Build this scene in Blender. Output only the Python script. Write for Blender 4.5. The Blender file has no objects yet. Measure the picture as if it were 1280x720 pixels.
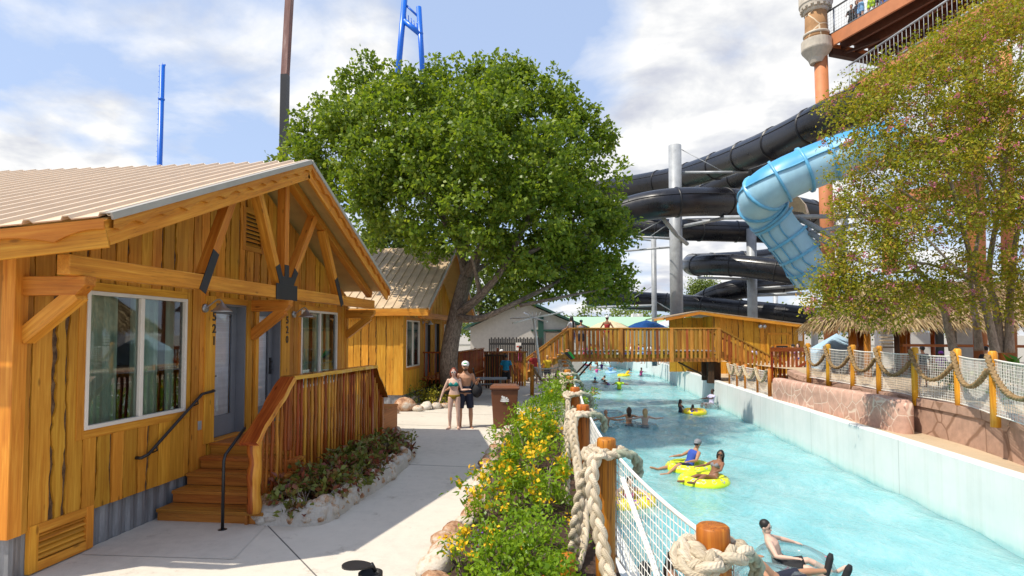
import bpy, math, random
import numpy as np
from math import sin, cos, pi, radians, tan, atan2, sqrt
from mathutils import Vector as V, Matrix
random.seed(7); rng = np.random.default_rng(7)
SC = bpy.context.scene; COL = SC.collection
# ------------------------------------------------------------------ camera geometry
FPX, CH, PSI, PIT = 720.0, 2.45, radians(6.5), radians(2.2)
YC = 418 - FPX*tan(PIT)
RT = V((cos(PSI), sin(PSI), 0)); F0 = V((-sin(PSI), cos(PSI), 0))
FW = F0*cos(PIT) + V((0, 0, sin(PIT))); UP = F0*(-sin(PIT)) + V((0, 0, cos(PIT)))
EYE = V((0, 0, CH))
def ray(x, y): return FW + RT*((x-640)/FPX) + UP*((YC-y)/FPX)
def at(x, y, d):            # a real place: seen at (x, y) in the photo, d metres ahead
    r = ray(x, y); return EYE + r*(d/r.dot(F0))
def on(x, y, z=0.0):
    r = ray(x, y); return EYE + r*((z-CH)/r.z)
def onX(x, y, X):
    r = ray(x, y); return EYE + r*(X/r.x)
def onY(x, y, Y):
    r = ray(x, y); return EYE + r*(Y/r.y)
def cf(lat, dep, z): return RT*lat + F0*dep + V((0, 0, z))
# ------------------------------------------------------------------ mesh builder
def perp(d):
    d = d.normalized(); a = V((0, 0, 1)) if abs(d.z) < .95 else V((0, 1, 0))
    s = d.cross(a).normalized(); return s, s.cross(d).normalized()
def spline(pts, n=8, closed=False):
    pts = [V(p) for p in pts]; out = []; m = len(pts)
    rngi = range(m if closed else m-1)
    for i in rngi:
        if closed: p0, p1, p2, p3 = pts[(i-1) % m], pts[i], pts[(i+1) % m], pts[(i+2) % m]
        else: p0, p1, p2, p3 = pts[max(i-1, 0)], pts[i], pts[i+1], pts[min(i+2, m-1)]
        for k in range(n):
            t = k/n
            out.append(.5*((2*p1)+(p2-p0)*t+(2*p0-5*p1+4*p2-p3)*t*t+(3*p1-p0-3*p2+p3)*t**3))
    if not closed: out.append(pts[-1])
    return out
def frames(path, up=None):
    n = len(path); T = []
    for i in range(n):
        T.append((path[min(i+1, n-1)]-path[max(i-1, 0)]).normalized())
    s, u = perp(T[0])
    if up is not None:
        s = T[0].cross(V(up)).normalized(); u = s.cross(T[0])
    out = []
    for i in range(n):
        if up is not None:
            s2 = T[i].cross(V(up))
            s = s2.normalized() if s2.length > 1e-3 else s
        else:
            s = (s - T[i]*s.dot(T[i])).normalized()
        u = s.cross(T[i]).normalized()
        out.append((T[i], s, u))
    return out
class MB:
    def __init__(s): s.v=[]; s.f=[]; s.r=[]; s.l=[]; s.m=[]; s.s=[]; s.mi=0; s.rv=None
    def add(s, vs, fs, locs=None, smooth=False, rnd=None):
        b = len(s.v); r = rnd if rnd is not None else (s.rv if s.rv is not None else random.random())
        s.v += [tuple(p) for p in vs]
        o = (random.random()*40, random.random()*40, random.random()*40)
        if locs is None: s.l += [tuple(p) for p in vs]
        else: s.l += [(p[0]+o[0], p[1]+o[1], p[2]+o[2]) for p in locs]
        for f in fs:
            s.f.append(tuple(i+b for i in f)); s.r.append(r); s.m.append(s.mi); s.s.append(smooth)
        return s
    def beam(s, p0, p1, w, h, up=(0, 0, 1), rnd=None, e0=0, e1=0):
        p0, p1 = V(p0), V(p1); d = (p1-p0); L = d.length; d = d/L; up = V(up)
        sd = d.cross(up)
        if sd.length < 1e-3: sd = d.cross(V((1, 0, 0)))
        sd.normalize(); u = sd.cross(d)
        vs=[]; ls=[]
        for t, q in ((0, p0), (L, p1)):
            for a, b in ((-1, -1), (1, -1), (1, 1), (-1, 1)):
                e = (e0 if t == 0 else e1)*b
                vs.append(q+sd*(a*w/2)+u*(b*h/2)+d*e); ls.append((t+e, a*w/2, b*h/2))
        return s.add(vs, [(3,2,1,0),(4,5,6,7),(0,1,5,4),(1,2,6,5),(2,3,7,6),(3,0,4,7)], ls, rnd=rnd)
    def box(s, x0, x1, y0, y1, z0, z1, axis=2, rnd=None):
        vs = [(x0,y0,z0),(x1,y0,z0),(x1,y1,z0),(x0,y1,z0),(x0,y0,z1),(x1,y0,z1),(x1,y1,z1),(x0,y1,z1)]
        k = {0:(0,1,2),1:(1,0,2),2:(2,0,1)}[axis]
        return s.add(vs, [(3,2,1,0),(4,5,6,7),(0,1,5,4),(1,2,6,5),(2,3,7,6),(3,0,4,7)], [(p[k[0]],p[k[1]],p[k[2]]) for p in vs], rnd=rnd)
    def quad(s, a, b, c, d, rnd=None): return s.add([a,b,c,d], [(0,1,2,3)], rnd=rnd)
    def prism(s, poly, ext, locs=None, rnd=None, caps=True):
        n = len(poly); ext = V(ext); a = [V(p) for p in poly]; vs = a+[p+ext for p in a]
        fs = [(i, (i+1) % n, n+(i+1) % n, n+i) for i in range(n)]
        if caps: fs += [tuple(range(n-1, -1, -1)), tuple(range(n, 2*n))]
        return s.add(vs, fs, None if locs is None else locs+[(l[0], l[1], l[2]+.05) for l in locs], rnd=rnd)
    def tube(s, path, r, n=8, cap=True, up=None, r2=None, smooth=True, rnd=None, closed=False):
        path = [V(p) for p in path]; m = len(path); fr = frames(path, up); vs=[]; ls=[]; L=0
        if closed:
            T = (path[1]-path[-1]).normalized(); sd=(fr[0][1]-T*fr[0][1].dot(T)).normalized(); fr[0]=(T,sd,sd.cross(T))
        for i in range(m):
            if i: L += (path[i]-path[i-1]).length
            ri = r[i] if hasattr(r, '__len__') else r
            rj = ri if r2 is None else (r2[i] if hasattr(r2, '__len__') else r2)
            for k in range(n):
                a = 2*pi*k/n
                vs.append(path[i]+fr[i][1]*(cos(a)*ri)+fr[i][2]*(sin(a)*rj)); ls.append((L, cos(a)*ri, sin(a)*rj))
        fs = [(i*n+k, i*n+(k+1) % n, (i+1)*n+(k+1) % n, (i+1)*n+k) for i in range(m-1) for k in range(n)]
        if closed: fs += [((m-1)*n+k, (m-1)*n+(k+1) % n, (k+1) % n, k) for k in range(n)]
        elif cap: fs += [tuple(range(n-1, -1, -1)), tuple(range((m-1)*n, m*n))]
        return s.add(vs, fs, ls, smooth, rnd)
    def cyl(s, p0, p1, r0, r1=None, n=12, smooth=True, rnd=None):
        return s.tube([p0, p1], [r0, r0 if r1 is None else r1], n, smooth=smooth, rnd=rnd)
    def sph(s, c, rad, n=12, m=8, rot=None, rnd=None, jit=0):
        c = V(c); rad = (rad,)*3 if not hasattr(rad, '__len__') else rad; vs=[]; fs=[]
        for j in range(m+1):
            t = pi*j/m
            for k in range(n):
                a = 2*pi*k/n; q = 1+(random.uniform(-jit, jit) if jit else 0)
                p = V((sin(t)*cos(a)*rad[0]*q, sin(t)*sin(a)*rad[1]*q, cos(t)*rad[2]*q))
                if rot is not None: p = rot @ p
                vs.append(c+p)
        for j in range(m):
            for k in range(n): fs.append((j*n+k, (j+1)*n+k, (j+1)*n+(k+1) % n, j*n+(k+1) % n))
        return s.add(vs, fs, None, True, rnd)
    def lathe(s, prof, c, n=16, smooth=True, rnd=None):
        c = V(c); vs=[]; m=len(prof)
        for r, z in prof:
            for k in range(n): vs.append(c+V((r*cos(2*pi*k/n), r*sin(2*pi*k/n), z)))
        fs = [(i*n+k, i*n+(k+1) % n, (i+1)*n+(k+1) % n, (i+1)*n+k) for i in range(m-1) for k in range(n)]
        fs += [tuple(range(n-1, -1, -1)), tuple(range((m-1)*n, m*n))]
        return s.add(vs, fs, None, smooth, rnd)
    def build(s, name, mats, parent=None, bevel=0, remesh=0, smooth_it=0, origin=None, weld=False):
        me = bpy.data.meshes.new(name)
        off = V(origin) if origin is not None else V((0, 0, 0))
        if parent is not None and origin is None: off = parent.matrix_world.translation.copy() if False else V(parent.get('_o', (0, 0, 0)))
        vs = s.v if off.length == 0 else [(p[0]-off.x, p[1]-off.y, p[2]-off.z) for p in s.v]
        me.from_pydata(vs, [], s.f)
        if not isinstance(mats, (list, tuple)): mats = [mats]
        for m in mats: me.materials.append(m)
        me.polygons.foreach_set('material_index', s.m); me.polygons.foreach_set('use_smooth', s.s)
        a = me.attributes.new('rnd', 'FLOAT', 'FACE'); a.data.foreach_set('value', s.r)
        a = me.attributes.new('loc', 'FLOAT_VECTOR', 'POINT'); a.data.foreach_set('vector', [c for p in s.l for c in p])
        me.update()
        o = bpy.data.objects.new(name, me); COL.objects.link(o)
        if parent is not None: o.parent = parent; o.location = (0, 0, 0) if origin is None else tuple(off-V(parent.get('_o', (0, 0, 0))))
        elif origin is not None: o.location = off
        if weld: o.modifiers.new('weld', 'WELD')
        if remesh:
            md = o.modifiers.new('remesh', 'REMESH'); md.mode = 'VOXEL'; md.voxel_size = remesh; md.use_smooth_shade = True
        if smooth_it:
            md = o.modifiers.new('smooth', 'SMOOTH'); md.iterations = smooth_it; md.factor = .5
        if bevel:
            md = o.modifiers.new('bevel', 'BEVEL'); md.width = bevel; md.segments = 2; md.limit_method = 'ANGLE'; md.angle_limit = radians(50)
        return o
def tag(o, label=None, cat=None, group=None, kind=None):
    if label: o['label'] = label
    if cat: o['category'] = cat
    if group: o['group'] = group
    if kind: o['kind'] = kind
    return o
def empty(name, loc, label, cat, group=None):
    o = bpy.data.objects.new(name, None); COL.objects.link(o); o.location = loc; o.empty_display_size = .2
    o['_o'] = tuple(loc); return tag(o, label, cat, group)
def dup(o, parent=None):
    c = o.copy(); COL.objects.link(c)
    if parent is not None: c.parent = parent
    for ch in list(o.children): dup(ch, c)
    return c
def leaf_mesh(name, P, D, N, Ln, Wd, rnd, mat, parent=None, origin=None, mids=.45, fold=.12):
    """many small leaf blades: P base points, D directions, N normals (numpy arrays)"""
    n = len(P); D = D/np.linalg.norm(D, axis=1)[:, None]
    S = np.cross(D, N); S /= np.maximum(np.linalg.norm(S, axis=1)[:, None], 1e-6); N = np.cross(S, D)
    Ln = np.broadcast_to(Ln, n)[:, None]; Wd = np.broadcast_to(Wd, n)[:, None]
    vs = np.empty((n, 4, 3)); M = P + D*Ln*mids + N*Ln*fold
    vs[:, 0] = P; vs[:, 1] = M+S*Wd*.5; vs[:, 2] = P+D*Ln; vs[:, 3] = M-S*Wd*.5
    off = np.array(parent.get('_o', (0, 0, 0)) if (parent is not None and origin is None) else (origin if origin is not None else (0, 0, 0)), float)
    vs = (vs.reshape(-1, 3)-off).astype(np.float32)
    me = bpy.data.meshes.new(name); me.vertices.add(4*n); me.loops.add(4*n); me.polygons.add(n)
    me.vertices.foreach_set('co', vs.ravel()); me.loops.foreach_set('vertex_index', np.arange(4*n, dtype=np.int32))
    me.polygons.foreach_set('loop_start', np.arange(0, 4*n, 4, dtype=np.int32))
    try: me.polygons.foreach_set('loop_total', np.full(n, 4, dtype=np.int32))
    except Exception: pass
    me.update(calc_edges=True)
    a = me.attributes.new('rnd', 'FLOAT', 'FACE'); a.data.foreach_set('value', np.broadcast_to(rnd, n).astype(np.float32).copy())
    me.materials.append(mat); o = bpy.data.objects.new(name, me); COL.objects.link(o)
    if parent is not None: o.parent = parent
    if origin is not None: o.location = origin
    return o
def unit(n):
    v = rng.normal(size=(n, 3)); return v/np.linalg.norm(v, axis=1)[:, None]
# ------------------------------------------------------------------ materials
MATS = {}
def newmat(name):
    m = bpy.data.materials.new(name); m.use_nodes = True; nt = m.node_tree; MATS[name] = m
    return m, nt, nt.nodes, nt.links, nt.nodes['Principled BSDF']
def ramp(nt, stops, fac):
    r = nt.nodes.new('ShaderNodeValToRGB'); e = r.color_ramp.elements
    while len(e) < len(stops): e.new(.5)
    for k, (p, c) in zip(e, stops): k.position = p; k.color = (*c, 1)
    nt.links.new(fac, r.inputs[0]); return r
def noise(nt, vec, scale, detail=4, rough=.55, dist=0):
    n = nt.nodes.new('ShaderNodeTexNoise'); n.inputs['Scale'].default_value = scale; n.inputs['Detail'].default_value = detail
    n.inputs['Roughness'].default_value = rough; n.inputs['Distortion'].default_value = dist
    if vec is not None: nt.links.new(vec, n.inputs['Vector'])
    return n
def attr(nt, nm):
    a = nt.nodes.new('ShaderNodeAttribute'); a.attribute_name = nm; return a
def mapping(nt, vec, sc):
    m = nt.nodes.new('ShaderNodeMapping'); m.inputs['Scale'].default_value = sc; nt.links.new(vec, m.inputs['Vector']); return m
def mixc(nt, a, b, fac, mode='MIX'):
    m = nt.nodes.new('ShaderNodeMix'); m.data_type = 'RGBA'; m.blend_type = mode
    for sck, val in ((m.inputs['Factor'], fac), (m.inputs[6], a), (m.inputs[7], b)):
        if hasattr(val, 'type') and hasattr(val, 'links'): nt.links.new(val, sck)
        elif isinstance(val, (int, float)): sck.default_value = val
        else: sck.default_value = (*val, 1)
    return m.outputs[2]
def math_(nt, op, a, b=None, c=None):
    m = nt.nodes.new('ShaderNodeMath'); m.operation = op
    for i, val in enumerate((a, b, c)):
        if val is None: continue
        if hasattr(val, 'links'): nt.links.new(val, m.inputs[i])
        else: m.inputs[i].default_value = val
    return m.outputs[0]
def bump(nt, bs, h, strength=.3, dist=.02):
    b = nt.nodes.new('ShaderNodeBump'); b.inputs['Strength'].default_value = strength; b.inputs['Distance'].default_value = dist
    nt.links.new(h, b.inputs['Height']); nt.links.new(b.outputs[0], bs.inputs['Normal']); return b
def valvar(nt, col, lo=.82, hi=1.15, huev=0.0):
    r = attr(nt, 'rnd').outputs['Fac']; h = nt.nodes.new('ShaderNodeHueSaturation')
    nt.links.new(math_(nt, 'MULTIPLY_ADD', r, hi-lo, lo), h.inputs['Value'])
    if huev:
        r2 = math_(nt, 'FRACT', math_(nt, 'MULTIPLY', r, 7.31))
        nt.links.new(math_(nt, 'MULTIPLY_ADD', r2, 2*huev, .5-huev), h.inputs['Hue'])
    nt.links.new(col, h.inputs['Color']); return h.outputs[0]
def plain(name, c, rough=.5, metal=0, var=.12, nsc=6, bmp=0, spec=.5, var2=None):
    m, nt, N, L, bs = newmat(name); tc = N.new('ShaderNodeTexCoord')
    n = noise(nt, tc.outputs['Object'], nsc, 5, .6)
    lo = tuple(k*(1-var) for k in c); hi = tuple(min(k*(1+var), .98) for k in c)
    r = ramp(nt, [(.3, lo), (.7, hi)], n.outputs['Fac']); L.new(valvar(nt, r.outputs[0], .93, 1.07), bs.inputs['Base Color'])
    bs.inputs['Roughness'].default_value = rough; bs.inputs['Metallic'].default_value = metal; bs.inputs['Specular IOR Level'].default_value = spec
    if bmp: bump(nt, bs, n.outputs['Fac'], bmp, .02)
    return m
def wood(name, dark, mid, light, rough=.5, lo=.75, hi=1.15, hv=.012, knots=True, gs=1.0, spec=.3, crack=.0):
    m, nt, N, L, bs = newmat(name); loc = attr(nt, 'loc').outputs['Vector']
    g = noise(nt, mapping(nt, loc, (1.3*gs, 42*gs, 42*gs)).outputs[0], 1.0, 5, .6, .5)
    g2 = noise(nt, mapping(nt, loc, (1.2*gs, 15*gs, 15*gs)).outputs[0], 1.0, 3, .5, 1.2)
    f = math_(nt, 'ADD', math_(nt, 'MULTIPLY', g.outputs['Fac'], .55), math_(nt, 'MULTIPLY', g2.outputs['Fac'], .45))
    r = ramp(nt, [(.3, dark), (.5, mid), (.68, light)], f); col = r.outputs[0]
    if knots:
        vo = N.new('ShaderNodeTexVoronoi'); vo.inputs['Scale'].default_value = 1.0
        L.new(mapping(nt, loc, (2.2, 6.5, 6.5)).outputs[0], vo.inputs['Vector'])
        k = ramp(nt, [(.06, (1, 1, 1)), (.13, (0, 0, 0))], vo.outputs['Distance'])
        col = mixc(nt, col, tuple(x*.25 for x in dark), math_(nt, 'MULTIPLY', k.outputs[0], .6))
    if crack:
        ck = noise(nt, mapping(nt, loc, (.5, 16, 16)).outputs[0], 1.0, 3, .6, .3)
        cr = ramp(nt, [(.485, (0, 0, 0)), (.5, (1, 1, 1)), (.515, (0, 0, 0))], ck.outputs['Fac']); col = mixc(nt, col, tuple(x*.18 for x in dark), math_(nt, 'MULTIPLY', cr.outputs[0], crack))
    wz = noise(nt, mapping(nt, loc, (.8, 2.2, 2.2)).outputs[0], 1.0, 5, .65); col = mixc(nt, col, ramp(nt, [(.3, (.74, .68, .62)), (.5, (1, 1, 1)), (.7, (1.1, 1.1, 1.08))], wz.outputs['Fac']).outputs[0], .75, 'MULTIPLY')
    L.new(valvar(nt, col, lo, hi, hv), bs.inputs['Base Color'])
    bs.inputs['Roughness'].default_value = rough; bs.inputs['Specular IOR Level'].default_value = spec
    bump(nt, bs, g.outputs['Fac'], .25, .006); return m
def leafmat(name, stops, trans=.35, rough=.5):
    m, nt, N, L, bs = newmat(name); r = ramp(nt, stops, attr(nt, 'rnd').outputs['Fac'])
    L.new(r.outputs[0], bs.inputs['Base Color']); bs.inputs['Roughness'].default_value = rough; bs.inputs['Specular IOR Level'].default_value = .3
    t = N.new('ShaderNodeBsdfTranslucent'); L.new(mixc(nt, r.outputs[0], (1.3, 1.25, .5), 1.0, 'MULTIPLY'), t.inputs['Color'])
    mx = N.new('ShaderNodeMixShader'); mx.inputs[0].default_value = trans
    L.new(bs.outputs[0], mx.inputs[1]); L.new(t.outputs[0], mx.inputs[2]); L.new(mx.outputs[0], N['Material Output'].inputs[0]); return m
W_SID = wood('pine_siding', (.42, .145, .012), (.56, .235, .022), (.70, .35, .045), rough=.55, lo=.78, hi=1.2, hv=.009)
W_SUNLIT = wood('sunlit_plank', (.46, .18, .014), (.64, .31, .028), (.78, .45, .065), rough=.55, lo=.8, hi=1.15, hv=.008)  # siding wood made lighter and yellower: sunlight on hut and second cabin in the colour
W_BEAM = wood('pine_beam', (.44, .14, .012), (.58, .22, .022), (.72, .34, .045), rough=.5, lo=.88, hi=1.12, hv=.008, gs=.7, crack=.3)
W_CED = wood('cedar_rail', (.15, .028, .006), (.30, .072, .013), (.46, .15, .022), rough=.22, lo=.75, hi=1.15, hv=.015)
W_CEDY = wood('cedar_sapwood', (.42, .13, .015), (.62, .28, .035), (.72, .40, .07), rough=.3, lo=.8, hi=1.1)
W_STEP = wood('step_wood', (.24, .075, .012), (.38, .135, .02), (.50, .20, .035), rough=.5, lo=.85, hi=1.1)
W_POST = wood('post_wood', (.22, .06, .01), (.44, .14, .014), (.60, .24, .03), rough=.5, lo=.85, hi=1.1, gs=.7, crack=.85)
W_BRI = wood('bridge_wood', (.38, .15, .02), (.58, .28, .045), (.72, .40, .08), rough=.55, lo=.6, hi=1.15, hv=.02, knots=False)
W_BRIR = wood('bridge_wood_red', (.25, .07, .015), (.42, .13, .025), (.55, .2, .04), rough=.55, lo=.6, hi=1.1, hv=.02, knots=False)
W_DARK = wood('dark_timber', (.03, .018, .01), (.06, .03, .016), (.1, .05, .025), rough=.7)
def bark_mat(name, a, b, c):
    m, nt, N, L, bs = newmat(name); loc = attr(nt, 'loc').outputs['Vector']
    n = noise(nt, mapping(nt, loc, (7, 16, 16)).outputs[0], 1.3, 6, .7, .4)
    L.new(ramp(nt, [(.35, a), (.52, b), (.7, c)], n.outputs['Fac']).outputs[0], bs.inputs['Base Color'])
    bs.inputs['Roughness'].default_value = .9; bump(nt, bs, n.outputs['Fac'], .8, .03); return m
BARKS = bark_mat('bark_strip', (.05, .025, .012), (.14, .075, .035), (.28, .18, .09))
BARK_T = bark_mat('tree_bark', (.06, .045, .035), (.16, .125, .1), (.30, .25, .2))
BARK_M = bark_mat('myrtle_bark', (.16, .12, .09), (.27, .21, .165), (.36, .3, .24))
METAL_ROOF = plain('roof_tan_metal', (.68, .52, .355), .35, .0, .06, 3)
METAL_ROOF2 = plain('roof_tan_old', (.52, .385, .25), .45, .0, .18, 2.5)
FLASH = plain('pale_flashing', (.40, .37, .32), .45, .1, .06)
SOFFIT = plain('soffit_panel', (.54, .34, .11), .7, 0, .1, 4)
BLACKM = plain('black_steel', (.016, .016, .018), .4, .0, .15)
GALV = plain('galvanised_steel', (.42, .44, .46), .38, .7, .15, 5)
GREYP = plain('grey_painted_steel', (.34, .355, .37), .45, .1, .2, 2)
TRIMW = plain('almond_frame', (.72, .66, .58), .4, 0, .03)
DOORM = plain('grey_door', (.17, .18, .205), .4, 0, .06)
WHITE = plain('white_paint', (.80, .79, .76), .5, 0, .04)
BLUEP = plain('blue_steel', (.005, .13, .62), .35, 0, .1)
# ------------------------------------------------------------------ more materials
def concrete(name, c, joints=False):
    m, nt, N, L, bs = newmat(name); tc = N.new('ShaderNodeTexCoord').outputs['Object']
    a = noise(nt, tc, .35, 6, .6); b = noise(nt, tc, 6, 6, .7); d = noise(nt, tc, 90, 2, .5)
    f = math_(nt, 'ADD', math_(nt, 'MULTIPLY', a.outputs['Fac'], .5), math_(nt, 'ADD', math_(nt, 'MULTIPLY', b.outputs['Fac'], .35), math_(nt, 'MULTIPLY', d.outputs['Fac'], .15)))
    r = ramp(nt, [(.3, tuple(x*.72 for x in c)), (.5, c), (.7, tuple(min(x*1.13, .9) for x in c))], f)
    st = ramp(nt, [(.3, (.55, .5, .45)), (.4, (1, 1, 1))], noise(nt, tc, 1.7, 7, .75).outputs['Fac'])
    L.new(mixc(nt, r.outputs[0], st.outputs[0], .8, 'MULTIPLY'), bs.inputs['Base Color'])
    bs.inputs['Roughness'].default_value = .85; bump(nt, bs, d.outputs['Fac'], .25, .004); return m
CONC = concrete('path_concrete', (.59, .535, .455))
CONC2 = concrete('landing_concrete', (.55, .50, .43))
SANDC = concrete('sandy_concrete', (.50, .38, .25))
GROUNDM = concrete('park_ground', (.34, .31, .26))
ALGAE = plain('algae_rope', (.27, .28, .20), .95, 0, .45, 22, .4)
def ropemat(name, c, d):
    m, nt, N, L, bs = newmat(name); loc = attr(nt, 'loc').outputs['Vector']
    n = noise(nt, mapping(nt, loc, (14, 120, 120)).outputs[0], 1, 4, .6); n2 = noise(nt, mapping(nt, loc, (1.2, 3, 3)).outputs[0], 1, 4, .6)
    a = mixc(nt, ramp(nt, [(.3, d), (.6, c)], n.outputs['Fac']).outputs[0], ramp(nt, [(.35, (.5, .48, .4)), (.6, (1, 1, 1))], n2.outputs['Fac']).outputs[0], .8, 'MULTIPLY')
    L.new(a, bs.inputs['Base Color']); bs.inputs['Roughness'].default_value = .85; bs.inputs['Specular IOR Level'].default_value = .2
    sx_ = N.new('ShaderNodeSeparateXYZ'); L.new(loc, sx_.inputs[0]); st_ = math_(nt, 'SINE', math_(nt, 'ADD', math_(nt, 'MULTIPLY', sx_.outputs[0], 330), math_(nt, 'MULTIPLY', sx_.outputs[1], 420)))
    bump(nt, bs, math_(nt, 'ADD', n.outputs['Fac'], math_(nt, 'MULTIPLY', st_, .35)), .6, .006); return m
ROPE = ropemat('white_rope', (.70, .60, .46), (.44, .35, .25))
ROPET = ropemat('tan_rope', (.40, .27, .14), (.20, .125, .06))
NETM = plain('net_cord', (.74, .71, .65), .8, 0, .06)
def rockmat(name, stops, sc=2.2):
    m, nt, N, L, bs = newmat(name); tc = N.new('ShaderNodeTexCoord').outputs['Object']
    n = noise(nt, tc, sc, 8, .65, .3); n2 = noise(nt, tc, sc*9, 5, .7)
    f = math_(nt, 'ADD', math_(nt, 'MULTIPLY', n.outputs['Fac'], .75), math_(nt, 'MULTIPLY', n2.outputs['Fac'], .25))
    f = math_(nt, 'ADD', f, math_(nt, 'MULTIPLY_ADD', attr(nt, 'rnd').outputs['Fac'], .16, -.08))
    L.new(ramp(nt, stops, f).outputs[0], bs.inputs['Base Color']); bs.inputs['Roughness'].default_value = .9
    bump(nt, bs, n2.outputs['Fac'], .9, .03); return m
ROCK = rockmat('limestone_rock', [(.36, (.22, .10, .05)), (.44, (.48, .27, .15)), (.52, (.58, .50, .40)), (.64, (.66, .61, .53))])
ROCK2 = rockmat('planter_rock', [(.34, (.26, .12, .06)), (.43, (.50, .30, .17)), (.50, (.58, .50, .41)), (.64, (.66, .61, .53))], 7)
MORT = rockmat('rock_mortar', [(.3, (.42, .38, .33)), (.7, (.62, .58, .52))])
def stonewall(name, c, joint, sc, lighter=True):
    m, nt, N, L, bs = newmat(name); tc = N.new('ShaderNodeTexCoord').outputs['Object']
    ns = noise(nt, tc, 1.5, 2); mp = mixc(nt, tc, ns.outputs['Color'], .12)
    vo = N.new('ShaderNodeTexVoronoi'); vo.feature = 'DISTANCE_TO_EDGE'; vo.inputs['Scale'].default_value = sc; L.new(mp, vo.inputs['Vector'])
    vc = N.new('ShaderNodeTexVoronoi'); vc.inputs['Scale'].default_value = sc; L.new(mp, vc.inputs['Vector'])
    n = noise(nt, tc, 5, 7, .65)
    col = ramp(nt, [(.3, tuple(x*.78 for x in c)), (.7, tuple(min(1, x*1.15) for x in c))], n.outputs['Fac']).outputs[0]
    h = N.new('ShaderNodeHueSaturation'); sp = N.new('ShaderNodeSeparateColor'); L.new(vc.outputs['Color'], sp.inputs[0])
    L.new(math_(nt, 'MULTIPLY_ADD', sp.outputs[0], .28, .86), h.inputs['Value']); L.new(col, h.inputs['Color'])
    e = ramp(nt, [(.012, (1, 1, 1)), (.03, (0, 0, 0))], vo.outputs['Distance'])
    L.new(mixc(nt, h.outputs[0], joint, e.outputs[0]), bs.inputs['Base Color']); bs.inputs['Roughness'].default_value = .8
    bump(nt, bs, math_(nt, 'ADD', math_(nt, 'MINIMUM', vo.outputs['Distance'], .05), math_(nt, 'MULTIPLY', n.outputs['Fac'], .04)), .7, .15); return m
STONEP = stonewall('pink_stamped_stone', (.54, .32, .24), (.68, .53, .42), 2.6)
STONER = stonewall('retaining_stone', (.47, .29, .21), (.25, .14, .09), 1.3)
STONET = stonewall('turret_stone', (.36, .19, .08), (.58, .47, .33), 1.1)
CASTLE = plain('turret_plaster', (.50, .44, .36), .8, 0, .18, 3, .3)
MULCH = rockmat('bark_mulch', [(.3, (.03, .015, .008)), (.5, (.10, .05, .03)), (.68, (.26, .17, .11))], 14)
SOIL = plain('bed_soil', (.10, .065, .04), .95, 0, .4, 12, .5)
def corrug(name, c):
    m, nt, N, L, bs = newmat(name); tc = N.new('ShaderNodeTexCoord').outputs['Object']
    n = noise(nt, mapping(nt, tc, (3, 9, 1.2)).outputs[0], 1.5, 7, .7)
    L.new(ramp(nt, [(.3, tuple(x*.6 for x in c)), (.55, c), (.75, tuple(x*1.5 for x in c))], n.outputs['Fac']).outputs[0], bs.inputs['Base Color'])
    bs.inputs['Roughness'].default_value = .5; bs.inputs['Metallic'].default_value = .25; return m
CORR = corrug('corrugated_skirting', (.235, .24, .255))
def rust(name):
    m, nt, N, L, bs = newmat(name); loc = attr(nt, 'loc').outputs['Vector']
    n = noise(nt, mapping(nt, loc, (.6, 5, 5)).outputs[0], 1, 7, .7)
    L.new(ramp(nt, [(.35, (.14, .06, .05)), (.55, (.22, .115, .10)), (.68, (.36, .24, .21))], n.outputs['Fac']).outputs[0], bs.inputs['Base Color'])
    bs.inputs['Roughness'].default_value = .75; return m
RUST = rust('rusted_pole_steel')
def glassmat(name, tint, refl=.16, milk=0):
    m, nt, N, L, bs = newmat(name); N.remove(bs)
    tr = N.new('ShaderNodeBsdfTransparent'); tr.inputs[0].default_value = (*tint, 1)
    gl = N.new('ShaderNodeBsdfGlossy'); gl.inputs['Roughness'].default_value = .02
    fr = N.new('ShaderNodeFresnel'); fr.inputs[0].default_value = 1.5
    mx = N.new('ShaderNodeMixShader'); L.new(math_(nt, 'ADD', fr.outputs[0], refl), mx.inputs[0])
    L.new(tr.outputs[0], mx.inputs[1]); L.new(gl.outputs[0], mx.inputs[2]); last = mx.outputs[0]
    if milk:
        df = N.new('ShaderNodeBsdfTranslucent'); df.inputs[0].default_value = (.85, .92, .94, 1); d2 = N.new('ShaderNodeBsdfDiffuse'); d2.inputs[0].default_value = (.8, .88, .9, 1)
        m1 = N.new('ShaderNodeMixShader'); L.new(df.outputs[0], m1.inputs[1]); L.new(d2.outputs[0], m1.inputs[2]); m2 = N.new('ShaderNodeMixShader'); m2.inputs[0].default_value = milk; L.new(last, m2.inputs[1]); L.new(m1.outputs[0], m2.inputs[2]); last = m2.outputs[0]
    L.new(last, N['Material Output'].inputs[0]); return m
GLASS = glassmat('window_glass', (.74, .84, .78), .10)
DGLASS = glassmat('door_glass', (.95, .96, .98), .06)
CLEARV = glassmat('clear_vinyl', (.95, .98, .98), .0, .16)
CURT = plain('grey_green_curtain', (.42, .50, .44), .8, 0, .15, 3)
BLIND = plain('white_blind', (.80, .80, .84), .8, 0, .05)
INTER = plain('dark_interior', (.05, .05, .045), .8)
BOUND = {}
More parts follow.
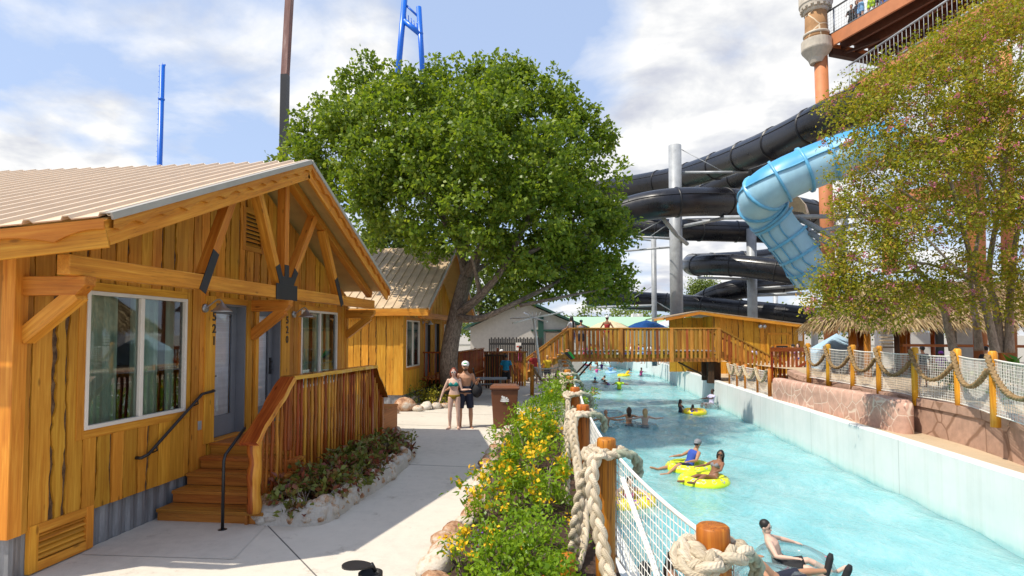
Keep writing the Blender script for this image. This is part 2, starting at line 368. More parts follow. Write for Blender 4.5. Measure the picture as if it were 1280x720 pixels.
# ------------------------------------------------------------------ siding of upright boards with bark edges
def siding(mb, O, u, n, w, z0, ztop, openings=(), bw=(.16, .27), edges=(), th=.025):
    """mb gets boards (material 0) over a bark layer (material 1); O origin, u along, n outward; ztop(u)->height"""
    O = V(O); u = V(u); n = V(n)
    cuts = sorted(set([0.0, w] + [e for e in edges if 0 < e < w] + [o[0] for o in openings if o[0] > 0] + [o[1] for o in openings if o[1] < w]))
    bs = []
    for a, b in zip(cuts, cuts[1:]):
        if b-a < .02: continue
        k = max(1, round((b-a)/random.uniform(*bw))); e = [a]
        ws = [random.uniform(.75, 1.3) for _ in range(k)]; t = sum(ws)
        for q in ws: e.append(e[-1]+(b-a)*q/t)
        bs += list(zip(e, e[1:]))
    def P(uu, z, d): return O+u*uu+n*d+V((0, 0, z-O.z))
    for a, b in bs:
        c = (a+b)/2; segs = [(z0, None)]
        for (o0, o1, oz0, oz1) in openings:
            if o0 < c < o1:
                ns = []
                for s0, s1 in segs:
                    top = s1 if s1 is not None else 1e9
                    if oz0 > s0: ns.append((s0, min(oz0, top)))
                    if oz1 < top: ns.append((max(oz1, s0), s1))
                segs = ns
        for s0, s1 in segs:
            za = s1 if s1 is not None else ztop(a); zb = s1 if s1 is not None else ztop(b)
            if max(za, zb)-s0 < .03: continue
            mb.mi = 1
            mb.add([P(a, s0, .002), P(b, s0, .002), P(b, zb, .002), P(a, za, .002)], [(0, 1, 2, 3)], [(0, a, 0), (0, b, 0), (zb-s0, b, 0), (za-s0, a, 0)])
            mb.mi = 0; N_ = max(2, int((max(za, zb)-s0)/.07)); gl = random.choice([.006, .016, .028, .042, .055]); gr = random.choice([.004, .008, .02, .032])
            pl = random.random()*9; pr = random.random()*9; vs=[]; ls=[]; tt = th*random.uniform(.7, 1.3)
            for i in range(N_+1):
                t = i/N_; zl = s0+(za-s0)*t; zr = s0+(zb-s0)*t
                ul = a+gl*(.68+.28*sin(zl*3.1+pl)+.2*sin(zl*11+pl*2)+.3*random.uniform(-1, 1))
                ur = b-gr*(.68+.28*sin(zr*2.7+pr)+.2*sin(zr*12+pr*2)+.3*random.uniform(-1, 1))
                for uu, zz, d in ((ul, zl, 0), (ul, zl, tt), (ur, zr, tt), (ur, zr, 0)):
                    vs.append(P(uu, zz, d)); ls.append((zz, uu, d))
            fs = []
            for i in range(N_):
                for k in range(3): fs.append((i*4+k, i*4+k+1, i*4+5+k, i*4+4+k))
            fs.append((3, 2, 1, 0)); q = N_*4; fs.append((q, q+1, q+2, q+3)); mb.add(vs, fs, ls)
def framed(mb, X, y0, y1, z0, z1, w, d, dx0=0):
    """rectangular trim round an opening on a wall facing +X"""
    mb.box(X+dx0, X+d, y0-w, y0, z0-w, z1+w, 2); mb.box(X+dx0, X+d, y1, y1+w, z0-w, z1+w, 2)
    mb.box(X+dx0, X+d, y0, y1, z1, z1+w, 1); mb.box(X+dx0, X+d, y0, y1, z0-w, z0, 1)
def window(parent, X, y0, y1, z0, z1, trim, name='window', sill_ext=0):
    f = MB(); fw = .045
    f.box(X-.02, X+.045, y0, y0+fw, z0, z1); f.box(X-.02, X+.045, y1-fw, y1, z0, z1)
    f.box(X-.02, X+.045, y0+fw, y1-fw, z0, z0+fw, 1); f.box(X-.02, X+.045, y0+fw, y1-fw, z1-fw, z1, 1)
    ym = (y0+y1)/2; f.box(X-.02, X+.04, ym-fw*.7, ym+fw*.7, z0+fw, z1-fw)
    w = f.build(name, TRIMW, parent, .004); wp = w
    g = MB(); g.quad((X, y0+fw, z0+fw), (X, y1-fw, z0+fw), (X, y1-fw, z1-fw), (X, y0+fw, z1-fw)); o = g.build('pane', GLASS, parent); o.parent = w
    t = MB(); framed(t, X, y0, y1, z0, z1, .10, .034, .0); o = t.build('window_trim', trim, parent, .004); o.parent = w
    c = MB(); n = 44; L = (y1-y0)
    for a, b in ((0.02, .40), (.52, .80), (.90, .985)):
        vs=[]; k=int(n*(b-a))*2
        for i in range(k+1):
            yy = y0+L*(a+(b-a)*i/k); dx = -.16+.035*sin(i*1.35)+.012*sin(i*.7)
            vs += [V((X+dx, yy, z0-.15)), V((X+dx*1.05, yy, z1+.1))]
        c.add(vs, [(2*i, 2*i+2, 2*i+3, 2*i+1) for i in range(k)], smooth=True)
    o = c.build('curtain', CURT, parent); o.parent = w
    r = MB(); x = X-.9; r.quad((x, y0-.3, z0-.5), (x, y1+.3, z0-.5), (x, y1+.3, z1+.3), (x, y0-.3, z1+.3))
    r.quad((x, y0-.3, z0-.5), (x, y0-.3, z1+.3), (X-.05, y0-.3, z1+.3), (X-.05, y0-.3, z0-.5)); r.quad((x, y1+.3, z0-.5), (x, y1+.3, z1+.3), (X-.05, y1+.3, z1+.3), (X-.05, y1+.3, z0-.5))
    r.quad((x, y0-.3, z1+.4), (x, y1+.3, z1+.3), (X-.05, y1+.3, z1+.3), (X-.05, y0-.3, z1+.3)); r.quad((x, y0-.3, z0-.5), (x, y1+.3, z0-.5), (X-.05, y1+.3, z0-.5), (X-.05, y0-.3, z0-.5))
    o = r.build('room_lining', INTER, parent); o.parent = w
    return w
def text(parent, s, loc, size, rot, mat, name='lettering', ext=.004, cat=None):
    c = bpy.data.curves.new(name, 'FONT'); c.body = s; c.size = size; c.extrude = ext; c.align_x = 'CENTER'; c.offset = .002*size/.14
    t = bpy.data.objects.new(name, c); COL.objects.link(t); bpy.context.view_layer.update()
    me = bpy.data.meshes.new_from_object(t.evaluated_get(bpy.context.evaluated_depsgraph_get())); bpy.data.objects.remove(t); bpy.data.curves.remove(c)
    me.name = name; me.materials.clear(); me.materials.append(mat)
    o = bpy.data.objects.new(name, me); COL.objects.link(o); o.rotation_euler = rot
    if parent is not None: o.parent = parent; o.location = V(loc)-V(parent.get('_o', (0, 0, 0)))
    else: o.location = loc
    return o
def sheet_roof(mb, xs0, xs1, ridge, eave, pitch_rib=.27, rib_h=.035, th=.012, ribw=.075):
    """ribbed metal: ribs run ridge->eave at constant X. ridge(x), eave(x) -> points"""
    prof = [(xs1, 0)]; x = xs1-.06
    while x > xs0:
        prof += [(x+ribw/2, 0), (x+ribw/4, rib_h), (x-ribw/4, rib_h), (x-ribw/2, 0)]; x -= pitch_rib
    prof.append((xs0, 0)); vs = []
    nrm = (ridge(xs1)-eave(xs1)).cross(V((-1, 0, 0))).normalized()
    if nrm.z < 0: nrm = -nrm
    for px_, h in prof:
        r, e = ridge(px_), eave(px_); vs += [r+nrm*h, e+nrm*h, r+nrm*(h-th), e+nrm*(h-th)]
    fs = []
    for i in range(len(prof)-1):
        a, b = 4*i, 4*i+4; fs += [(a, b, b+1, a+1), (a+2, a+3, b+3, b+2), (a+1, b+1, b+3, a+3), (a, a+2, b+2, b)]
    mb.add(vs, fs)
# ------------------------------------------------------------------ the near cabin
def near_cabin():
    XF, Y0, Y1, ZS = -5.55, 5.12, 13.4, .45
    cab = empty('cabin', (XF, 9.25, 0), 'near golden pine cabin numbered 521 and 520 with exposed gable truss and railed porch', 'cabin')
    XR = -4.5; E0 = V((XR, 5.082, 3.514)); A = V((XR, 9.235, 5.289)); E1 = V((XR, 13.39, 3.463)); Yr = 9.235
    sl = (A.z-E0.z)/(A.y-E0.y); sr = (A.z-E1.z)/(E1.y-A.y)
    rl = lambda y: E0.z+(y-E0.y)*sl if y < Yr else A.z-(y-Yr)*sr
    # walls
    w = MB(); ops = [(5.93-Y0, 7.61-Y0, 1.37, 2.95), (8.25-Y0, 9.10-Y0, .82, 2.93), (9.46-Y0, 10.24-Y0, .82, 2.93), (11.02-Y0, 12.76-Y0, 1.37, 2.95), (9.03-Y0, 9.50-Y0, 3.95, 4.50)]
    siding(w, (XF, Y0, ZS), (0, 1, 0), (1, 0, 0), Y1-Y0, ZS, lambda t: rl(Y0+t)-.12, ops)
    siding(w, (XF-9, Y0, ZS), (1, 0, 0), (0, -1, 0), 9, ZS, lambda t: 3.32)
    w.build('wall', [W_SID, BARKS], cab)
    MB().box(XF-.10, XF+.045, Y0-.05, Y0+.10, ZS, 3.32).build('corner_board', W_SID, cab, .006); MB().box(XF, XF+.045, Y1-.12, Y1, ZS, 3.3).build('corner_board', W_SID, cab, .006)
    b = MB(); b.box(XF-8.9, XF-.03, Y1-.1, Y1, 0, 3.3); b.quad((XF-8.9, Y0+.05, 0), (XF-8.9, Y1, 0), (XF-8.9, Y1, 3.3), (XF-8.9, Y0+.05, 3.3))
    b.build('rear_wall', W_SID, cab)
    # corrugated skirting
    s = MB(); n = 170; vs=[]
    for i in range(n+1):
        y = Y0+.03+(Y1-Y0-.03)*i/n; dx = .012*(1 if i % 4 in (0, 1) else -1); vs += [(XF-.03+dx, y, -.02), (XF-.03+dx, y, ZS+.01)]
    s.add(vs, [(2*i, 2*i+2, 2*i+3, 2*i+1) for i in range(n)]); vs = []
    for i in range(160):
        x = XF-.02-9*i/160; dy = .012*(1 if i % 4 in (0, 1) else -1); vs += [(x, Y0+.03+dy, -.02), (x, Y0+.03+dy, ZS+.01)]
    s.add(vs, [(2*i, 2*i+2, 2*i+3, 2*i+1) for i in range(159)])
    s.build('skirting', CORR, cab)
    # foundation vent
    v = MB(); framed(v, XF, 5.42, 6.00, .12, .40, .10, .035, -.02); vt = v.build('foundation_vent', W_SID, cab, .004)
    v = MB()
    for i in range(5):
        z = .135+i*.058; v.add([(XF-.02, 5.42, z+.04), (XF+.025, 5.42, z), (XF+.025, 6.0, z), (XF-.02, 6.0, z+.04), (XF-.02, 5.42, z+.052), (XF+.025, 5.42, z+.012), (XF+.025, 6.0, z+.012), (XF-.02, 6.0, z+.052)],
              [(0,1,2,3),(4,7,6,5),(1,5,6,2),(0,4,5,1),(3,2,6,7)], [(p, q, 0) for p, q in ((0,0),(0,.1),(.6,.1),(.6,0),(0,0),(0,.1),(.6,.1),(.6,0))])
    v.box(XF-.09, XF-.08, 5.42, 6.0, .1, .42)
    o = v.build('louver', W_SID, cab); o.parent = vt
    # gable louver
    g = MB(); framed(g, XF, 9.03, 9.50, 3.95, 4.50, .09, .04); gv = g.build('gable_vent', W_SID, cab, .004); g = MB()
    for i in range(8):
        z = 3.96+i*.069; g.add([(XF-.03, 9.03, z+.05), (XF+.02, 9.03, z), (XF+.02, 9.5, z), (XF-.03, 9.5, z+.05), (XF+.02, 9.03, z+.014), (XF+.02, 9.5, z+.014), (XF-.03, 9.03, z+.064), (XF-.03, 9.5, z+.064)], [(0,1,2,3),(1,4,5,2),(4,6,7,5)], [(0,0,0),(0,.1,0),(.5,.1,0),(.5,0,0),(0,.1,.02),(.5,.1,.02),(0,0,.02),(.5,0,.02)])
    o = g.build('slat', W_SID, cab); o.parent = gv
    g = MB(); g.quad((XF-.06, 9.0, 3.9), (XF-.06, 9.53, 3.9), (XF-.06, 9.53, 4.55), (XF-.06, 9.0, 4.55)); o = g.build('vent_screen', INTER, cab); o.parent = gv
    # windows, doors
    window(cab, XF, 5.93, 7.61, 1.37, 2.95, W_SID); window(cab, XF, 11.02, 12.76, 1.37, 2.95, W_SID)
    for y0, y1, num, ny in ((8.25, 9.10, '521', 8.20), (9.46, 10.24, '520', 10.42)):
        d = MB(); X = XF-.13
        d.box(X-.04, X, y0+.03, y1-.03, .83, 1.16); d.box(X-.04, X, y0+.03, y1-.03, 2.78, 2.91)
        d.box(X-.04, X, y0+.03, y0+.15, 1.16, 2.78); d.box(X-.04, X, y1-.15, y1-.03, 1.16, 2.78)
        dr = d.build('door', DOORM, cab, .004)
        d = MB(); d.quad((X-.015, y0+.15, 1.16), (X-.015, y1-.15, 1.16), (X-.015, y1-.15, 2.78), (X-.015, y0+.15, 2.78)); o = d.build('door_glass', DGLASS, cab); o.parent = dr
        d = MB(); k = 40
        for i in range(k):
            z = 1.15+i*1.64/k; d.add([(X-.05, y0+.14, z), (X-.05, y1-.14, z), (X-.058, y1-.14, z+.040), (X-.058, y0+.14, z+.040)], [(0, 1, 2, 3)])
        o = d.build('blind', BLIND, cab); o.parent = dr
        d = MB(); hy = y0+.10 if num == '521' else y1-.10
        d.box(X, X+.02, hy-.03, hy+.03, 1.72, 2.02); d.tube([(X+.02, hy, 1.80), (X+.06, hy, 1.80), (X+.065, hy+(.10 if num == '521' else -.1), 1.80)], .011, 8); d.sph((X+.03, hy, 1.95), .022, 8, 6)
        o = d.build('handle', BLACKM, cab); o.parent = dr
        d = MB(); d.box(X-.05, XF+.02, y0-.0, y0+.03, .83, 2.93); d.box(X-.05, XF+.02, y1-.03, y1, .83, 2.93); d.box(X-.05, XF+.02, y0+.03, y1-.03, 2.90, 2.93); o = d.build('jamb', DOORM, cab); o.parent = dr
        d = MB(); d.box(XF, XF+.05, y0-.24 if num == '521' else y0-.1, y0, .82, 3.03); d.box(XF, XF+.05, y1, y1+(.13 if num == '521' else .30), .82, 3.03); d.box(XF, XF+.05, y0, y1, 2.93, 3.03, 1)
        d.box(XF-.1, XF+.08, y0, y1, .79, .835, 1)
        o = d.build('door_trim', W_SID, cab, .005); o.parent = dr
        for i, ch in enumerate(num):
            text(cab, ch, (XF+.056, ny if num == '521' else ny, 2.66-i*.185), .19, (pi/2, 0, pi/2), BLACKM, 'house_number')
    # lamps
    for ly in (8.0, 10.70):
        l = MB(); l.cyl((XF+.025, ly, 2.84), (XF+.06, ly, 2.84), .07, .06, 16); lm = l.build('wall_lamp', GALV, cab)
        l = MB(); l.tube(spline([(XF+.05, ly, 2.84), (XF+.13, ly, 2.90), (XF+.24, ly, 2.97), (XF+.30, ly, 2.94), (XF+.30, ly, 2.90)], 5), .012, 8); o = l.build('arm', GALV, cab); o.parent = lm
        l = MB(); l.lathe([(.02, .0), (.03, -.02), (.055, -.05), (.075, -.075), (.105, -.10), (.14, -.13), (.15, -.145), (.142, -.146), (.10, -.1), (.02, -.06)], (XF+.30, ly, 2.93), 20); o = l.build('lamp_shade', GALV, cab); o.parent = lm
    o = MB().box(XF+.02, XF+.035, 7.90, 7.98, 1.05, 1.18).build('outlet_cover', GREYP, cab, .004)
    # roof
    eave = lambda x: (E0+(V((XR-.95, 4.62, E0.z-.462*sl))-E0)*((XR-x)/.95)) if x > XR-.95 else V((x, 4.62, E0.z-.462*sl))
    rid = lambda x: V((x, Yr, A.z)); r = MB(); up = V((0, 0, .10))
    sheet_roof(r, -14.8, XR, lambda x: rid(x)+up, lambda x: eave(x)+up)
    sheet_roof(r, -14.8, XR, lambda x: rid(x)+up, lambda x: V((x, E1.y, E1.z))+up)
    rf = r.build('roof', METAL_ROOF, cab)
    r = MB()
    for a, bb in ((E0, A), (E1, A)):
        d = (bb-a).normalized(); nn = V((0, -d.z, d.y)) if d.y > 0 else V((0, d.z, -d.y))
        p, q = a-d*.03+V((.03, 0, .095)), bb+V((.03, 0, .095)); r.beam(p-nn*.008, q-nn*.008, .025, .06, nn); r.beam(p+nn*.026+V((-.05, 0, 0)), q+nn*.026+V((-.05, 0, 0)), .12, .01, nn)
    o = r.build('rake_flashing', FLASH, cab); o.parent = rf
    r = MB()     # sheathing = soffit
    for (a, b_, c_, d_) in ((E0, A, V((-14.8, Yr, A.z)), V((-14.8, 4.7, E0.z-.4*sl))), (A, E1, V((-14.8, E1.y, E1.z)), V((-14.8, Yr, A.z)))):
        q = [p+V((-.04 if p.x > -5 else 0, 0, .02)) for p in (a, b_, c_, d_)]; r.prism(q, (0, 0, .05))
    o = r.build('soffit', SOFFIT, cab); o.parent = rf
    f = MB()     # barge boards, fascia
    for a, bb in ((E0, A), (E1, A)):
        d = (bb-a).normalized(); f.beam(a-d*.02+V((-.045, 0, -.075)), bb+V((-.045, 0, -.075)), .05, .24, (0, 0, 1))
    c1 = eave(XR-.95); f.beam(E0+V((-.02, -.02, -.09)), c1+V((0, -.02, -.09)), .05, .27); f.beam(c1+V((0, -.02, -.09)), c1+V((-9, -.02, -.09)), .05, .27)
    o = f.build('barge_board', W_BEAM, cab, .006); o.parent = rf
    f = MB()     # wavy trim
    def wavy(a, b, n_out, step, amp, top, low):
        a, b = V(a), V(b); d = (b-a); L = d.length; d.normalize(); k = int(L/.03); vs=[]; ls=[]; ph = random.random()*6
        for i in range(k+1):
            t = L*i/k; s_ = t/step*2*pi+ph+.6*sin(t*2.3); zz = low+amp*(abs(sin(s_/2))**.8*2-1)+.008*sin(t*9)
            p = a+d*t; vs += [p+V((0, 0, top)), p+V((0, 0, zz)), p+V((0, 0, zz))+n_out*.045, p+V((0, 0, top))+n_out*.045]; ls += [(t, .0, top), (t, 0, zz), (t, .03, zz), (t, .03, top)]
        fs = []
        for i in range(k):
            for q in range(3): fs.append((4*i+q, 4*i+4+q, 4*i+5+q, 4*i+1+q))
        f.add(vs, fs, ls)
    for a, bb in ((E0, A), (E1, A)): wavy(a+V((-.018, 0, 0)), bb+V((-.018, 0, 0)), V((1, 0, 0)), .36, .034, .055, -.055)
    out = V((-.46, -.95, 0)).normalized()*-1
    no = V((E0.y-c1.y, -(E0.x-c1.x), 0)).normalized(); wavy(E0+V((-.02, -.045, 0)), c1+V((0, -.045, 0)), no, .75, .04, .045, -.09)
    wavy(c1+V((0, -.047, 0)), c1+V((-9, -.047, 0)), V((0, -1, 0)), .75, .04, .045, -.09)
    o = f.build('scalloped_trim', W_BEAM, cab); o.parent = rf
    # truss
    XT = -4.95; t = MB(); t.beam((XT, 5.03, 3.13), (XT, 13.47, 3.17), .14, .20); tr = t.build('truss', W_BEAM, cab, .01)
    t = MB()
    for a, b_ in (((XT, 5.2, rl(5.2)-.11), (XT, Yr, A.z-.12)), ((XT, 13.3, rl(13.3)-.11), (XT, Yr, A.z-.12))): t.beam(a, b_, .13, .15)
    o = t.build('top_chord', W_BEAM, cab, .008); o.parent = tr
    C0 = V((XT, 9.2, 3.27)); steel = MB()
    for nm, a, b_ in (('king_post', C0, V((XT, 9.2, 5.08))), ('strut', C0+V((0, -.14, 0)), V((XT, 8.33, rl(8.33)-.18))), ('strut', C0+V((0, .14, 0)), V((XT, 10.28, rl(10.28)-.18))),
                      ('strut', V((XT, 7.12, 3.23)), V((XT, 7.72, rl(7.72)-.18))), ('strut', V((XT, 11.40, 3.26)), V((XT, 10.66, rl(10.66)-.18)))):
        t = MB(); t.beam(a, b_, .135, .15, (1, 0, 0)); o = t.build(nm, W_BEAM, cab, .008); o.parent = tr
        d = (b_-a).normalized(); l0 = -.24 if abs(a.y-9.2) > 1 else .02; side_ = abs(a.y-9.2) > 1; st_ = MB() if side_ else steel
        st_.beam(a+d*l0+V((.074, 0, 0)), a+d*(l0+(.62 if abs(a.y-9.2) > 1 else .33))+V((.074, 0, 0)), .14, .012, (1, 0, 0))
        if side_: st_.build('steel_plate', BLACKM, cab, .002).parent = tr
    steel.box(XT+.071, XT+.085, 8.86, 9.56, 3.03, 3.29); steel.box(XT+.073, XT+.083, 9.03, 9.37, 3.28, 3.42)
    o = steel.build('steel_plate', BLACKM, cab, .002); o.parent = tr
    # brackets
    for y in (5.22, 9.27, 13.33):
        t = MB(); t.add([V((XF+.03, y-.07, 2.84)), V((XT+.02, y-.07, 2.84)), V((XT+.12, y-.07, 2.94)), V((XT+.12, y-.07, 3.03)), V((XF+.03, y-.07, 3.03)), V((XF+.03, y+.07, 2.84)), V((XT+.02, y+.07, 2.84)), V((XT+.12, y+.07, 2.94)), V((XT+.12, y+.07, 3.03)), V((XF+.03, y+.07, 3.03))],
                   [(0,1,2,3,4), (9,8,7,6,5), (0,5,6,1), (1,6,7,2), (2,7,8,3), (3,8,9,4), (4,9,5,0)], [(p, q, z) for z in (0, .14) for p, q in ((0,0),(.6,0),(.7,.1),(.7,.19),(0,.19))])
        br = t.build('bracket', W_BEAM, cab, .006)
        t = MB(); t.beam((XF+.02, y, 2.42), (XT+.0, y, 2.86), .13, .16, (0, 0, 1)); o = t.build('brace', W_BEAM, cab, .006); o.parent = br
    # porch deck and steps
    PX = -4.19; d = MB(); yy = 8.17
    while yy < 13.2: d.box(XF+.03, PX, yy, yy+.135, .78, .82, 0); yy += .14
    pd = d.build('porch_deck', W_STEP, cab, .004)
    d = MB(); d.box(XF+.04, PX-.03, 8.19, 8.23, .60, .78, 0); d.box(PX-.06, PX-.02, 8.2, 13.2, .3, .775, 1); d.box(PX-.07, PX-.03, 7.05, 13.2, .0, .12, 1)
    o = d.build('deck_rim', W_STEP, cab, .004); o.parent = pd
    for i in range(4):
        PX = -4.02; d = MB(); y = 7.06+i*.285; z = .164*(i+1); d.box(XF+.05, PX, y, y+.145, z-.045, z, 0); d.box(XF+.05, PX, y+.15, y+.31, z-.045, z, 0); d.box(XF+.05, PX-.01, y+.03, y+.07, z-.165, z-.046, 0)
        d.build('step', W_STEP, cab, .006)
    # cedar railing
    RX = -4.12; r = MB(); L0, L1, L2, L3 = V((RX, 7.0, 1.13)), V((RX, 7.86, 1.80)), V((RX, 11.2, 1.775)), V((RX, 11.85, 1.12))
    def slab(a, b, mb, w_=.25, h=.055):
        a, b = V(a), V(b); d = b-a; L = d.length; d.normalize(); n_ = d.cross(V((1, 0, 0))).normalized()
        if n_.z < 0: n_ = -n_
        k = max(3, int(L/.1)); vs=[]; ls=[]; ph = random.random()*6
        for i in range(k+1):
            t_ = L*i/k; wl = w_/2+.012*sin(t_*7+ph)+.006*sin(t_*19); wr = w_/2+.012*sin(t_*6+ph*2)+.006*sin(t_*17)
            for sx, sz in ((-wl, 0), (-wl+.02, h), (wr-.02, h), (wr, 0)): vs.append(a+d*t_+V((sx, 0, 0))+n_*sz); ls.append((t_, sx, sz))
        mid = []
        side = []
        for i in range(k):
            mid += [(4*i+1, 4*i+2, 4*i+6, 4*i+5), (4*i+3, 4*i, 4*i+4, 4*i+7)]; side += [(4*i, 4*i+1, 4*i+5, 4*i+4), (4*i+2, 4*i+3, 4*i+7, 4*i+6)]
        e = [(0, 3, 2, 1), (4*k, 4*k+1, 4*k+2, 4*k+3)]
        rr = random.random(); b0 = len(mb.v); mb.mi = 0; mb.add(vs, mid+e, ls, rnd=rr); mb.mi = 1; mb.add(vs, side, ls, rnd=rr); mb.mi = 0
    slab(L0+V((0, -.10, -.08)), L1, r); slab(L1, L2+V((0, .06, 0)), r); slab(L2, L3, r)
    rail = r.build('railing', [W_CED, W_CEDY], cab)
    r = MB(); ph = 1.3
    for i in range(13):
        pass
    path = [V((RX+.006*sin(i), 7.03+.008*sin(i*1.7), .17+i*.078)) for i in range(13)]
    r.tube(path, [.085+.008*sin(i*1.3) for i in range(13)], 10, smooth=True); o = r.build('newel_post', [W_CED, W_CEDY], cab)
    o.parent = rail; me = o.data
    for p in me.polygons: p.material_index = 1 if (p.center.x+XF > RX+.035) else 0
    for y_, z0_, z1_ in ((7.86, .80, 1.79), (11.2, .30, 1.77), (11.8, .1, 1.14)): o = MB().box(RX-.05, RX+.05, y_-.05, y_+.05, z0_, z1_).build('post', [W_CED], cab, .015); o.parent = rail
    y_ = 7.2; i = 0
    while y_ < 11.8:
        top = (L0.z+(y_-7.0)/.86*.67) if y_ < 7.86 else (1.80-(y_-7.86)*.0075 if y_ < 11.2 else 1.775-(y_-11.2)*1.0)
        bot = .30; k = 10; ph = random.random()*6; rr = random.uniform(.019, .026)
        b_ = MB(); b_.tube([V((RX+.004*sin(ph+j), y_+.006*sin(ph*2+j*1.1), bot+(top-bot)*j/k)) for j in range(k+1)], [rr*(1+.15*sin(ph+j*1.9)) for j in range(k+1)], 7)
        sap = random.random(); b_.mi = 0
        o = b_.build('baluster', W_CED if sap < .52 else W_CEDY, cab); o.parent = rail; y_ += random.uniform(.105, .135); i += 1
    r = MB(); r.box(RX-.03, RX+.03, 7.2, 11.8, .25, .30, 1); o = r.build('bottom_rail', W_CED, cab, .01); o.parent = rail
    # black hand rails
    h = MB(); hx = XF+.10; h.tube([(XF+.03, 6.72, .90), (hx, 6.72, .90), (hx, 6.84, .92)] + [(hx, 7.88, 1.58), (hx, 8.16, 1.60), (XF+.06, 8.20, 1.60)], .021, 8)
    for y_, z_ in ((6.98, 1.00), (7.78, 1.51)): h.tube([(hx, y_, z_), (hx, y_+.02, z_-.06), (XF+.03, y_+.02, z_-.09)], .01, 6)
    h.build('wall_handrail', BLACKM, cab)
    p = on(278, 663); q = onX(297, 544, p.x-.04)
    h = MB(); h.tube([p, p+V((0, 0, .86)), p+V((0, .03, .93)), V((p.x, q.y+.1, q.z+.08))], .02, 8); h.cyl(p, p+V((0, 0, .012)), .055, n=12); h.build('post_handrail', BLACKM, cab)
    return cab
near_cabin()
